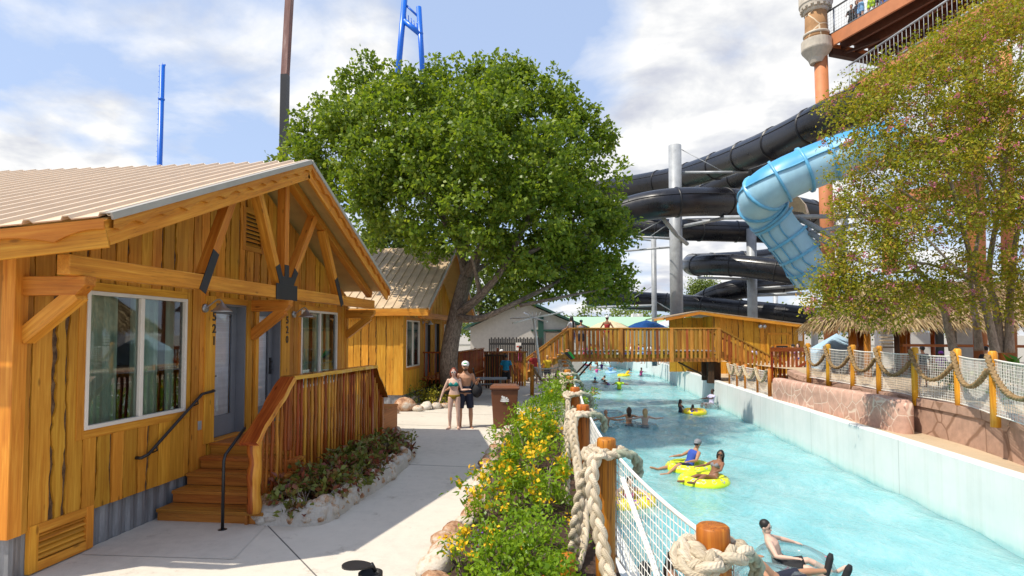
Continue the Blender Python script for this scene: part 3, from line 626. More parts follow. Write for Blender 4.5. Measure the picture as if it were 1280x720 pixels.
# ------------------------------------------------------------------ the second cabin
def far_cabin():
    XF, Y0, Y1, ZS = -5.9, 19.0, 27.0, .40
    cab = empty('cabin', (XF, 23, 0), 'second golden pine cabin with weathered ribbed roof standing behind the big tree', 'cabin')
    ER, ZR, ZE, XR = 23.0, 5.95, 3.27, -4.9; YE = 18.62
    sl = (ZR-ZE)/(ER-YE); rl = lambda y: ZE+(min(y, 2*ER-y)-YE)*sl
    w = MB(); siding(w, (XF-8, Y0, ZS), (1, 0, 0), (0, -1, 0), 8, ZS, lambda t: 3.30, bw=(.22, .34))
    siding(w, (XF, Y0, ZS), (0, 1, 0), (1, 0, 0), Y1-Y0, ZS, lambda t: rl(Y0+t)-.1, [(.35, 2.0, 1.3, 2.95), (2.8, 3.7, .8, 2.9), (4.3, 5.2, .8, 2.9), (6.0, 7.5, 1.3, 2.9)])
    w.build('wall', [W_SUNLIT, BARKS], cab)
    b = MB(); b.box(XF-8, XF-.03, Y1-.1, Y1, 0, 3.3); b.build('rear_wall', W_SID, cab)
    s = MB(); vs = []
    for i in range(121):
        x = XF-.03-8*i/120; dy = .014*(1 if i % 4 in (0, 1) else -1); vs += [(x, Y0+.03+dy, -.02), (x, Y0+.03+dy, ZS+.01)]
    s.add(vs, [(2*i, 2*i+2, 2*i+3, 2*i+1) for i in range(120)]); s.box(XF-.04, XF-.02, Y0+.02, Y1, -.02, ZS); s.build('skirting', CORR, cab)
    c = MB(); c.box(XF-.06, XF+.04, Y0-.05, Y0+.06, ZS, 3.25); c.build('corner_board', W_SUNLIT, cab, .005)
    window(cab, XF, Y0+.35, Y0+2.0, 1.3, 2.95, W_SID); window(cab, XF, Y0+6.0, Y0+7.5, 1.3, 2.9, W_SID)
    for y in (2.8, 4.3):
        d = MB(); d.box(XF-.14, XF-.1, Y0+y, Y0+y+.9, .8, 2.9); dd = d.build('door', DOORM, cab); d = MB(); framed(d, XF, Y0+y, Y0+y+.9, .8, 2.9, .1, .04); o = d.build('door_trim', W_SID, cab); o.parent = dd
    r = MB(); sheet_roof(r, -14.5, XR, lambda x: V((x, ER, ZR+.06)), lambda x: V((x, YE, ZE+.06)), .30, .03, .012, .06); sheet_roof(r, -14.5, XR, lambda x: V((x, ER, ZR+.06)), lambda x: V((x, 2*ER-YE, ZE+.06)), .30, .03)
    rf = r.build('roof', METAL_ROOF2, cab)
    r = MB()
    for a in (YE, 2*ER-YE): r.beam((XR+.02, a, ZE+.04), (XR+.02, ER, ZR+.04), .04, .09)
    o = r.build('rake_flashing', FLASH, cab); o.parent = rf
    f = MB(); f.box(-14.4, XR-.02, YE-.01, YE+.04, ZE-.20, ZE+.03, 0)
    for a in (YE, 2*ER-YE): f.beam((XR-.03, a, ZE-.1), (XR-.03, ER, ZR-.1), .05, .22)
    o = f.build('barge_board', W_BEAM, cab, .006); o.parent = rf
    f = MB()
    for a in (YE, 2*ER-YE): f.prism([V((XR-.05, a, ZE)), V((XR-.05, ER, ZR)), V((-14.4, ER, ZR)), V((-14.4, a, ZE))], (0, 0, .04))
    o = f.build('soffit', SOFFIT, cab); o.parent = rf
    t = MB(); t.beam((XR-.35, YE+.2, 3.1), (XR-.35, 2*ER-YE-.2, 3.1), .14, .2); tr = t.build('truss', W_BEAM, cab, .008)
    d = MB(); d.box(XF+.03, -4.4, Y0+2.3, Y1, .74, .8); d.build('porch_deck', W_STEP, cab)
    r = MB(); r.box(-4.5, -4.38, Y0+2.2, Y1, 1.76, 1.82, 1); rail = r.build('railing', W_CED, cab, .01); b_ = MB(); y = Y0+2.25
    r = MB(); r.box(-5.8, -4.4, Y0+2.2, Y0+2.32, 1.74, 1.80, 0); o = r.build('end_rail', W_CED, cab); o.parent = rail
    k = 0
    while y < Y1:
        b_ = MB(); b_.cyl((-4.44, y, .3), (-4.44, y, 1.76), .024, n=6); o = b_.build('baluster', W_CED, cab); o.parent = rail; y += .15
    for i in range(9):
        b_ = MB(); b_.cyl((-5.75+i*.15, Y0+2.26, .6), (-5.75+i*.15, Y0+2.26, 1.74), .024, n=6); o = b_.build('baluster', W_CED, cab); o.parent = rail
    l = MB(); l.cyl((XF+.02, Y0+2.45, 2.9), (XF+.06, Y0+2.45, 2.9), .07, .06, 10); l.tube([(XF+.06, Y0+2.45, 2.9), (XF+.3, Y0+2.45, 2.98)], .012, 6); l.lathe([(.03, 0), (.07, -.06), (.15, -.14), (.14, -.145)], (XF+.3, Y0+2.45, 2.97), 14); l.build('wall_lamp', GALV, cab)
far_cabin()
# ------------------------------------------------------------------ ground, path, channel
def XL(y): return np.interp(y, [-5, 3, 6, 10, 14, 30, 40, 90], [1.3, 1.12, .62, .28, .05, -.25, -.6, -2.5]) 
def XRW(y): return np.interp(y, [-5, 10, 20, 30, 50, 51, 62, 90], [7.75, 7.42, 7.2, 7.08, 7.02, 6.95, 5.2, 0])
ys = [-60, -20, -5, 0, 3, 4.5, 6, 8, 10, 12, 14, 18, 22, 26, 30, 35, 40, 45, 50, 51, 56, 62, 70, 80, 90]
g = MB(); vs = []
for y in ys: vs += [(-900, y, 0), (XL(y), y, 0), (XRW(y), y, 0), (900, y, 0)]
fs = []
for i in range(len(ys)-1): fs += [(4*i, 4*i+1, 4*i+5, 4*i+4), (4*i+2, 4*i+3, 4*i+7, 4*i+6)]
n0 = len(vs); vs += [(-900, 3000, 0), (900, 3000, 0)]; q = 4*(len(ys)-1); fs.append((q, q+1, q+2, q+3, n0+1, n0)); g.add(vs, fs)
tag(g.build('ground', GROUNDM), kind='structure')
def sheet(name, pts, z, mat, kind='structure'):
    g = MB(); p = [V((a[0], a[1], z)) for a in pts]; g.add(p, [tuple(range(len(p)))]); return tag(g.build(name, mat), kind=kind)
path_pts = [(-5.58, 4.2), (-30, 4.2), (-30, -8), (.5, -8), (-.1, 3), (-1.15, 4.5), (-1.42, 6.2), (-1.40, 8), (-1.55, 9.7), (-1.7, 12), (-1.72, 15.4), (-.9, 17), (-.9, 24), (.2, 31), (-14, 31), (-14, 17.5), (-5.58, 17.5)]
sheet('path', path_pts, .004, CONC)
jm = MB()
for (x0, y0, x1, y1) in ((-4.0, 10.7, -1.6, 10.55), (-5.2, 15.3, -1.75, 15.1), (-3.98, 7.1, -2.2, 5.2), (-2.2, 5.2, -2.6, 2), (-6, 18.0, -1.2, 17.2), (-3.3, 20.6, -1, 20.5)): jm.beam((x0, y0, .0045), (x1, y1, .0045), .014, .004)
tag(jm.build('path_joints', plain('dark_joint', (.13, .12, .11), .9)), kind='structure')
A_, B_ = on(103, 690), on(186, 655); sheet('landing_slab', [(-5.56, 5.95), (-5.56, 7.1), (-3.98, 7.1), on(292, 700), on(105, 694)], .009, CONC2)
sheet('right_walkway', [(XRW(y)+.22, y) for y in (-4, 0, 4, 8, 12, 16, 20, 26, 32, 40)] + [(13, 40), (13, -4)], .004, SANDC)
# white channel walls
PW, nt, N, L, bs = newmat('white_channel_wall'); tc = N.new('ShaderNodeTexCoord').outputs['Object']; sp = N.new('ShaderNodeSeparateXYZ'); L.new(tc, sp.inputs[0])
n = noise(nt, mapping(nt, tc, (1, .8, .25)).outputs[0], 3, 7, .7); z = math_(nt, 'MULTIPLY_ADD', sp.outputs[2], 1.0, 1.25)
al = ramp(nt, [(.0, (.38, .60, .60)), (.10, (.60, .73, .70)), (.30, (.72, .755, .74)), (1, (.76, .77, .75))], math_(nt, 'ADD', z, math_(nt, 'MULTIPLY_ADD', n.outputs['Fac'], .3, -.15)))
n3 = noise(nt, tc, .7, 6, .6); base_ = mixc(nt, al.outputs[0], ramp(nt, [(.35, (.86, .9, .9)), (.6, (1, 1, 1))], n3.outputs['Fac']).outputs[0], .8, 'MULTIPLY')
jn = math_(nt, 'LESS_THAN', math_(nt, 'FRACT', math_(nt, 'MULTIPLY', sp.outputs[1], .21)), .0045); stn = noise(nt, mapping(nt, tc, (2.5, 2.5, .12)).outputs[0], 1.6, 6, .7)
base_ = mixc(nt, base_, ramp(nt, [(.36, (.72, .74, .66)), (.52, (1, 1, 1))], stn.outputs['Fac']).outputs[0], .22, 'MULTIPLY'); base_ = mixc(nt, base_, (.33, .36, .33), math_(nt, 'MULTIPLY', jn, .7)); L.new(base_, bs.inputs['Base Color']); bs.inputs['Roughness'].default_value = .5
def chan(name, X, sgn, label):
    m = MB(); vs = []; yy = [-5, 0, 3, 4.5, 6, 8, 10, 12, 14, 18, 22, 26, 30, 35, 40, 45, 50, 51, 56, 62, 70, 80, 90]
    for y in yy:
        x = X(y); w = .25*sgn
        vs += [(x, y, -2.2), (x, y, .02), (x+.03*sgn, y, .05), (x+w, y, .05), (x+w, y, -.1)]
    k = 5; m.add(vs, [(k*i+j, k*i+j+1, k*i+k+j+1, k*i+k+j) for i in range(len(yy)-1) for j in range(4)])
    return tag(m.build(name, PW), label, 'pool wall')
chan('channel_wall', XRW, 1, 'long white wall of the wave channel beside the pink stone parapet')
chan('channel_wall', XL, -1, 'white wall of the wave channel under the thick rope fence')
e = MB(); e.box(-3.5, 1, 90, 90.3, -2, .4); tag(e.build('channel_wall', PW), 'end wall of the wave channel far beyond the bridge', 'pool wall')
# water
WAT, nt, N, L, bs = newmat('turquoise_water'); tc = N.new('ShaderNodeTexCoord').outputs['Object']
n1 = noise(nt, mapping(nt, tc, (1.1, .55, 1)).outputs[0], 1.6, 5, .6, .6); n2 = noise(nt, mapping(nt, tc, (1.6, .8, 1)).outputs[0], 5, 4, .6, .5); n3 = noise(nt, tc, .22, 3, .5, .4)
f = math_(nt, 'ADD', math_(nt, 'MULTIPLY', n1.outputs['Fac'], .5), math_(nt, 'ADD', math_(nt, 'MULTIPLY', n2.outputs['Fac'], .25), math_(nt, 'MULTIPLY', n3.outputs['Fac'], .25)))
L.new(ramp(nt, [(.32, (.14, .42, .46)), (.47, (.21, .50, .54)), (.58, (.285, .555, .585)), (.76, (.42, .64, .66))], f).outputs[0], bs.inputs['Base Color'])
bs.inputs['Roughness'].default_value = .06; bs.inputs['IOR'].default_value = 1.33; bs.inputs['Subsurface Weight'].default_value = .8; bs.inputs['Subsurface Radius'].default_value = (.7, 1.6, 1.8); bs.inputs['Subsurface Scale'].default_value = 2.0
h = math_(nt, 'ADD', n1.outputs['Fac'], math_(nt, 'MULTIPLY', n2.outputs['Fac'], .35)); bump(nt, bs, h, .75, .14)
WZ = -1.25
w = MB(); nx, ny = 60, 260; vs = []
for j in range(ny+1):
    y = -4+94*(j/ny)**1.6
    for i in range(nx+1):
        x0, x1 = XL(y)-.2, XRW(y)+.2; x = x0+(x1-x0)*i/nx
        vs.append((x, y, WZ+.028*sin(x*2.1+y*1.3+.8*sin(y*.7))+.022*sin(y*2.9-x*1.1)+.015*sin(x*4.7+y*3.1)))
w.add(vs, [(j*(nx+1)+i, j*(nx+1)+i+1, (j+1)*(nx+1)+i+1, (j+1)*(nx+1)+i) for j in range(ny) for i in range(nx)], smooth=True)
tag(w.build('water', WAT), kind='structure')
# ------------------------------------------------------------------ rocks
def rock(mb, c, r, jit=.16, flat=.75, n=10, m=7):
    rot = Matrix.Rotation(random.uniform(0, 6.3), 3, 'Z') @ Matrix.Rotation(random.uniform(-.5, .5), 3, 'X')
    c = V(c); vs=[]; fs=[]; ph = [random.uniform(0, 6.3) for _ in range(6)]; ax = (r*random.uniform(.85, 1.25), r*random.uniform(.75, 1.0), r*flat*random.uniform(.8, 1.1))
    for j in range(m+1):
        t = pi*j/m
        for k in range(n):
            a = 2*pi*k/n; d = V((sin(t)*cos(a), sin(t)*sin(a), cos(t)))
            q = 1+jit*(sin(d.x*3.1+ph[0])+sin(d.y*3.7+ph[1])+sin(d.z*3.3+ph[2]))*.6+random.uniform(-jit, jit)*(.35 if 0 < j < m else 0)
            vs.append(c+rot @ V((d.x*ax[0]*q, d.y*ax[1]*q, d.z*ax[2]*q)))
    for j in range(m):
        for k in range(n): fs.append((j*n+k, (j+1)*n+k, (j+1)*n+(k+1) % n, j*n+(k+1) % n))
    mb.add(vs, fs, None, True)
# limestone planter in front of the porch (mortared rocks: one wall)
pc = spline([on(322, 656), on(400, 656), on(447, 628), on(497, 594), on(519, 567), on(508, 554), on(488, 548)], 10)
p = MB(); vs = []
for i, c in enumerate(pc):
    t = (pc[min(i+1, len(pc)-1)]-pc[max(i-1, 0)]).normalized(); s_ = t.cross(V((0, 0, 1))); j = lambda a: random.uniform(-a, a); hh = .25+j(.03)
    for dx, z in ((.02, 0), (.01, hh*.7), (-.05, hh), (-.19, hh-.02), (-.24, hh*.6), (-.24, 0)): vs.append(c+s_*(dx+j(.012))+V((0, 0, z)))
k = 6; p.add(vs, [(k*i+q, k*i+k+q, k*i+k+q+1, k*i+q+1) for i in range(len(pc)-1) for q in range(5)], None, True)
pl = tag(p.build('planter_wall', MORT), 'low curved limestone planter wall in front of the porch railing', 'planter')
p = MB()
for i in range(0, len(pc)-1):
    if i % 3 == 2: continue
    c = pc[i]; t = (pc[i+1]-pc[i]).normalized(); s_ = t.cross(V((0, 0, 1)))
    for q_ in range(2):
        z_ = (.07, .20)[q_] if i % 2 else (.12, .24)[q_]; rock(p, c+t*random.uniform(0, .08)+s_*(-.075-.05*(z_ > .18)+random.uniform(-.012, .012))+V((0, 0, z_)), random.uniform(.085, .13), .25, .8)
o = p.build('rock_facing', ROCK2, pl); o.parent = pl
PLANTER_LINE = pc
so_ = MB(); inner = [c+V((-.12, 0, .17)) for c in pc]; poly = inner+[V((-4.02, 12.6, .17)), V((-4.02, 7.3, .17))]; so_.add(poly, [tuple(range(len(poly)))]); tag(so_.build('planter_soil', SOIL), kind='structure')
# right hand flower bed
bed = [(-.05, 3), (-1.1, 4.5), (-1.40, 6.2), (-1.38, 8), (-1.53, 9.7), (-1.68, 12), (-1.7, 15), (-1.1, 16.4), (-.2, 17), (-.35, 20), (-.1, 14), (.1, 10), (.45, 6), (.9, 3)]
m = MB(); nn = 8; L0 = spline([V((a, b, .05)) for a, b in bed[:9]], 8); vs = []
for c in L0:
    xr = XL(c.y)-.22
    for i in range(nn+1): vs.append((c.x+(xr-c.x)*i/nn, c.y, .06+.10*sin(pi*min(i/nn*1.2, 1))+random.uniform(-.015, .015)))
m.add(vs, [(j*(nn+1)+i, j*(nn+1)+i+1, (j+1)*(nn+1)+i+1, (j+1)*(nn+1)+i) for j in range(len(L0)-1) for i in range(nn)], None, True)
tag(m.build('flower_bed', MULCH), kind='structure')
nr = 0
for i, c in enumerate(spline([V((-.35, 3.4, 0)), V((-1.15, 4.6, 0)), V((-1.44, 6.2, 0)), V((-1.42, 8, 0)), V((-1.57, 9.7, 0)), V((-1.72, 12, 0)), V((-1.74, 15, 0))], 10)):
    if i % 2: continue
    p = MB(); r = random.uniform(.12, .19)*(1.1 if c.y < 8 else .9); cc = c+V((random.uniform(-.05, .05), 0, .07)); rock(p, (0, 0, 0), r, .17, .72, 14, 10); o = p.build('edging_rock', ROCK); o.location = cc
    tag(o, 'pale limestone rock edging the yellow flower bed along the path', 'rock', 'limestone edging of the flower bed')
for i, (x, y, r) in enumerate([(475, 520, .20), (492, 517, .16), (507, 513, .34), (522, 514, .18), (532, 512, .22), (545, 511, .17), (556, 510, .16), (462, 521, .15), (514, 505, .25), (566, 508, .18), (578, 505, .16)]):
    p = MB(); rock(p, (0, 0, 0), r, .15, .75, 12, 9); o = p.build('boulder', ROCK); o.location = on(x, y, 0)+V((0, 0, r*.4))
    tag(o, 'pale boulder edging the yellow-green bed under the big tree', 'rock', 'boulders round the tree bed')
# ------------------------------------------------------------------ braided rope
def braid(mb, path, R, n=3, seg=6, flat=.62, step=None):
    path = [V(p) for p in path]; Ls = [0]
    for a, b in zip(path, path[1:]): Ls.append(Ls[-1]+(b-a).length)
    T = Ls[-1]; step = step or R*.42; K = max(6, int(T/step)); fr = frames(path); pts = []; j = 0
    for i in range(K+1):
        t = T*i/K
        while j < len(path)-2 and Ls[j+1] < t: j += 1
        u = (t-Ls[j])/max(Ls[j+1]-Ls[j], 1e-6); u = min(max(u, 0), 1)
        pts.append((t, path[j].lerp(path[j+1], u), fr[j][1].lerp(fr[j+1][1], u), fr[j][2].lerp(fr[j+1][2], u)))
    for k in range(n):
        ph = 2*pi*k/n; q = []
        for t, p, s_, u_ in pts:
            a = 2*pi*t/(R*6.2)+ph; q.append(p+s_*(R*.58*sin(a))+u_*(R*flat*.62*sin(2*a)))
        mb.tube(q, R*.50, seg)
def wrap_ring(c, r, turns=1, dz=.0, n=22, a0=0, wob=.012):
    return [V((c[0]+r*cos(a0+2*pi*i/n), c[1]+r*sin(a0+2*pi*i/n), c[2]+dz*i/n+wob*sin(3*i/n*6.28+a0))) for i in range(int(n*turns)+1)]
def sag(a, b, drop, n=18, side=V((0, 0, 0)), skew=1.0):
    a, b = V(a), V(b); out = []
    for i in range(n+1):
        t = (i/n)**skew; out.append(a.lerp(b, t)+V((0, 0, -drop*(1-(2*t-1)**2)))+side*(1-(2*t-1)**2))
    return out
def net(mb, p0, p1, z0, z1, cell, r, top=.018, sagz=.0, ext=0):
    """rope net hung between two points; straight cords as thin three sided bars"""
    p0, p1 = V(p0), V(p1); d = p1-p0; L = V((d.x, d.y, 0)).length; nx = max(2, int(L/cell)); nz = max(2, int((z1-z0)/cell))
    zt = lambda t: z1-sagz*(1-(2*t-1)**2); zb = lambda t: z0+sagz*.6*(1-(2*t-1)**2)
    P = lambda t, s: V((p0.x+d.x*t, p0.y+d.y*t, p0.z+d.z*t+zb(t)+(zt(t)-zb(t))*s))
    for i in range(nx+1):
        t = min(max(i/nx+random.uniform(-.15, .15)/nx, 0), 1); mb.tube([P(t, 0), P(t, .5), P(t, 1)], r, 3, cap=False)
    for k in range(1, nz):
        s_ = k/nz; mb.tube([P(i/8, s_+random.uniform(-.1, .1)/nz) for i in range(9)], r, 3, cap=False)
    mb.tube([P(i/12, 1) for i in range(13)], top, 6); mb.tube([P(i/12, 0) for i in range(13)], top*.7, 5)
# near rope fence on the flower bed side
PT = [on(892, 657, 1.45), on(757, 548, 1.45), on(728, 506, 1.45), on(719, 484, 1.45), on(712, 470, 1.45), on(709.5, 462, 1.45), on(707, 455.5, 1.45), on(705.5, 450.8, 1.45), on(704.5, 447.5, 1.45)]
ordi = ['thick wooden fence post closest to the boy in the clear ring, rope knotted round it', 'thick wooden fence post with two heavy hanging ropes, second along the fence', 'wooden rope-fence post third along the fence beside the silvery shrub', 'wooden rope-fence post fourth along the flower bed fence', 'wooden rope-fence post fifth along the flower bed fence', 'wooden rope-fence post sixth along the flower bed fence', 'wooden rope-fence post seventh along the flower bed fence', 'wooden rope-fence post eighth along the flower bed fence', 'last wooden rope-fence post of the flower bed fence, under the bridge rail']
for i, p in enumerate(PT):
    m = MB(); R = .093 if i else .088; ph = random.random()*6
    zs = [-.9 if i < 1 else -.1, .3, .6, .9, 1.2, 1.40, 1.442, 1.452]
    m.tube([V((p.x+.008*sin(ph+z*3), p.y, z)) for z in zs], [R*1.05, R*1.03, R, R*1.01, R*.99, R*.98, R*.96, R*.84], 18)
    o = m.build('fence_post', W_POST); tag(o, ordi[i], 'fence post', 'posts of the thick rope fence')
m = MB(); b0 = on(709, 760, 0); m.tube([V((b0.x-.0, b0.y+.0, -.1)), V((b0.x+.01, b0.y+.0, .4)), V((b0.x+.015, b0.y, .47)), V((b0.x+.015, b0.y, .48))], [.075, .07, .066, .05], 14); tag(m.build('fence_post', W_POST), 'short wooden post half hidden behind the hanging ropes and mulch', 'fence post', 'posts of the thick rope fence')
RR = .058
def tail(p, l=1.0): 
    c = V((p.x, p.y, 1.33)); return spline([c+V((.09, -.13, -.0))*l, c+V((.20, -.10, .0))*l, c+V((.28, -.02, -.06))*l, c+V((.31, .03, -.16))*l, c+V((.29, .04, -.26))*l], 6)
for i, p in enumerate(PT):
    far = i > 3; m = MB(); c = V((p.x, p.y, 1.33)); r0 = .093+RR*.8
    ring = wrap_ring(c, r0, 1.04, 0, 24, a0=1.2+i); seg = 6 if not far else 5
    braid(m, ring, RR, 3, seg, step=None if not far else RR*.8)
    kn = [c+V((-.16, -.02, .02)), c+V((-.19, -.10, -.02)), c+V((-.13, -.17, -.05)), c+V((-.02, -.19, .02))]; braid(m, spline(kn, 5), RR*.9, 3, seg, step=RR*.6)
    o = m.build('rope_wrap', ROPE); names = ['first', 'second', 'third', 'fourth', 'fifth', 'sixth', 'seventh', 'eighth', 'ninth']
    tag(o, 'cream braided rope wrapped round the %s post of the flower bed fence' % names[i], 'rope', 'braided ropes of the thick fence')
    m = MB(); braid(m, tail(p, 1.0 if i else .72), RR*(.95 if i else .7), 3, seg, step=RR*.6); o2 = m.build('rope_end', ALGAE); o2.parent = o
def hang(name, pts, label, R=RR, mat=ROPE, step=None):
    m = MB(); braid(m, spline(pts, 8), R, 3, 7 if step is None else 5, step=step); return tag(m.build(name, mat), label, 'rope', 'braided ropes of the thick fence')
a, b = PT[1], PT[0]; z = 1.33
hang('rope_swag', [V((a.x-.10, a.y-.16, z)), V((a.x-.14, a.y-.25, z-.22)), V((a.x-.08, a.y-.45, z-.62)), V((a.x+.06, a.y-.95, .22)), V((b.x-.22, b.y+1.0, .25)), V((b.x-.10, b.y+.32, .85)), V((b.x-.05, b.y+.10, 1.22)), V((b.x-.03, b.y-.15, 1.30))], 'heavy cream braided rope hanging between the two closest fence posts', .064)
a, b = PT[2], PT[1]
hang('rope_swag', [V((a.x-.10, a.y-.16, z)), V((a.x-.13, a.y-.4, z-.2)), V((a.x-.06, a.y-.9, z-.6)), V((a.x-.0, a.y-1.7, .30)), V((b.x-.30, b.y+.25, .12)), V((b.x-.30, b.y+.02, .5)), V((b.x-.22, b.y-.02, 1.0)), V((b.x-.12, b.y-.10, 1.30))], 'heavy cream braided rope hanging from the second post down to the mulch', .060)
a = PT[2]; hang('rope_end', [V((a.x-.11, a.y-.14, 1.32)), V((a.x-.19, a.y-.2, 1.1)), V((a.x-.21, a.y-.2, .6)), V((a.x-.22, a.y-.22, .1))], 'slimmer cream rope end hanging straight down from the third post', .042)
for i in range(2, 8):
    a, b = PT[i+1], PT[i]; hang('rope_swag', [V((a.x-.12, a.y-.1, z)), V((a.x-.15, a.y-.5, z-.45)), V((a.x-.17, (a.y+b.y)/2, .45)), V((b.x-.17, b.y+.45, .7)), V((b.x-.15, b.y+.12, z-.1))], 'cream rope swag between the %s and %s posts of the flower bed fence' % (['', '', 'third', 'fourth', 'fifth', 'sixth', 'seventh', 'eighth'][i], ['', '', 'fourth', 'fifth', 'sixth', 'seventh', 'eighth', 'ninth'][i]), .05, step=RR*.7)
for i in range(8):
    m = MB(); a, b = PT[i+1], PT[i]; ax = V((.10, 0, 0)); cell = .075 if i < 2 else .11 if i < 4 else .18
    net(m, V((a.x, a.y, 0))+ax, V((b.x, b.y, 0))+ax, .33, 1.30, cell, .0042 if i < 2 else .006, .016 if i < 2 else .02, .05)
    if i == 0: braid(m, [V((a.x+.12, a.y-.5, 1.2)), V((a.x+.28, a.y-1.3, .78)), V((a.x+.38, a.y-1.9, .38))], .022, 3, 5)
    tag(m.build('rope_net', NETM), ['white rope net hung between the two closest fence posts', 'white rope net between the second and third thick posts', 'white rope net between the third and fourth thick posts', 'white rope net between the fourth and fifth thick posts', 'white rope net between the fifth and sixth thick posts', 'white rope net between the sixth and seventh thick posts', 'white rope net between the seventh and eighth thick posts', 'white rope net between the last two thick posts by the bridge'][i], 'net', 'nets of the thick rope fence')
m = MB(); q = on(711, 447, 1.5); m.add([q+V(v) for v in ((-.16, 0, .22), (.08, 0, .24), (.26, 0, -.02), (.10, 0, -.08), (-.16, .05, .22), (.08, .05, .24), (.26, .05, -.02), (.10, .05, -.08))], [(0,1,2,3), (7,6,5,4), (0,4,5,1), (1,5,6,2), (2,6,7,3), (3,7,4,0)])
GRN = plain('bright_green_vinyl', (.03, .5, .05), .4); gp = m.build('caution_pad', GRN); tag(gp, 'bright green and black pad on the far end of the thick rope fence', 'pad')
m = MB(); m.add([q+V(v) for v in ((-.20, -.01, .2), (-.06, -.01, .24), (.18, -.01, -.06), (.08, -.01, -.09))], [(0, 1, 2, 3)]); o = m.build('black_flap', BLACKM); o.parent = gp
# short net fence running back to the bridge stair
m = MB(); a, b = on(665, 493, .05), V((PT[8].x, PT[8].y, .05)); net(m, V((a.x, a.y, 0)), V((b.x, b.y, 0)), .25, 1.15, .12, .009, .03, .12); tag(m.build('rope_net', plain('grey_cord', (.42, .38, .33), .9)), 'grey net fence between the bridge stair and the flower bed', 'net')
hang('rope_swag', [V((a.x, a.y, 1.2)), V((a.x+.4, a.y, .62)), V((a.x+.9, a.y, .45)), V((b.x-.3, b.y, .8)), V((b.x, b.y, 1.25))], 'grey-tan rope swag on the net fence beside the bridge stair', .06, ROPET, .05)
for q, lab in ((a, 'slim wooden post of the grey net fence by the bin'),): tag(MB().cyl((q.x, q.y, -.02), (q.x, q.y, 1.25), .08, .075, 12).build('fence_post', W_POST), lab, 'fence post')
# ------------------------------------------------------------------ far bank: parapet, retaining wall, deck, rope fence
m = MB(); a, b = on(1121, 543)+V((.1, 0, 0)), on(953, 499)+V((.30, 0, 0)); d = (b-a); Lp = d.length; d.normalize(); s_ = V((d.y, -d.x, 0)); vs = []; k = 40
if s_.x < 0: s_ = -s_
for i in range(k+1):
    t = i/k*Lp; ee = min(t, Lp-t); h = .82+.015*sin(t*.9)-.06*max(0, 1-ee/.25)**2; wd_ = .42; c = a+d*t; q = 9
    cross = [(0, -.02), (.015, h*.35), (0, h*.7), (.015, h*.93), (.07, h), (wd_-.07, h), (wd_-.015, h*.93), (wd_, h*.7), (wd_, -.02)]
    sc_ = 1-.5*max(0, 1-ee/.10)**2
    for x, z_ in cross: vs.append(c+s_*((x-wd_/2)*sc_+wd_/2+.006*sin(t*2.1+z_*3))+V((0, 0, z_)))
m.add(vs, [(9*i+j, 9*i+j+1, 9*i+10+j, 9*i+9+j) for i in range(k) for j in range(8)]+[tuple(range(8, -1, -1)), tuple(range(9*k, 9*k+9))], None, True)
tag(m.build('stone_parapet', STONEP, weld=False), 'rounded pink stamped-stone parapet along the channel wall', 'parapet')
rw = spline([on(1440, 650), on(1280, 583), on(1200, 555), on(1120, 533), on(1050, 512), on(1000, 496), on(985, 486)], 8)
m = MB(); vs = []
for c in rw:
    n_ = V((1, .1, 0)); vs += [c+V((0, 0, -.02)), c+V((.02, 0, .66)), c+V((-.03, 0, .665)), c+V((-.02, 0, .85)), c+n_*.35+V((0, 0, .865)), c+n_*.5+V((0, 0, .8))]
m.add(vs, [(6*i+j, 6*i+j+1, 6*i+7+j, 6*i+6+j) for i in range(len(rw)-1) for j in range(5)])
tag(m.build('retaining_wall', STONER), 'pinkish stone retaining wall below the tan rope fence', 'wall')
sheet('raised_deck', [(c.x+.3, c.y) for c in rw]+[(8.4, 36), (60, 36), (60, 5)], .86, SANDC)
FP = [on(1330, 552, .86), on(1244, 521, .86), on(1199, 506, .86), on(1145, 497, .86), on(1100, 488.5, .86), on(1067, 482, .86), on(1036, 477, .86), on(1011, 472.5, .86)]
W_YP = wood('yellow_post', (.45, .17, .012), (.62, .29, .02), (.72, .40, .05), rough=.4)
nm = ['off frame', 'closest and brightest', 'second', 'third', 'fourth', 'fifth', 'sixth', 'last']
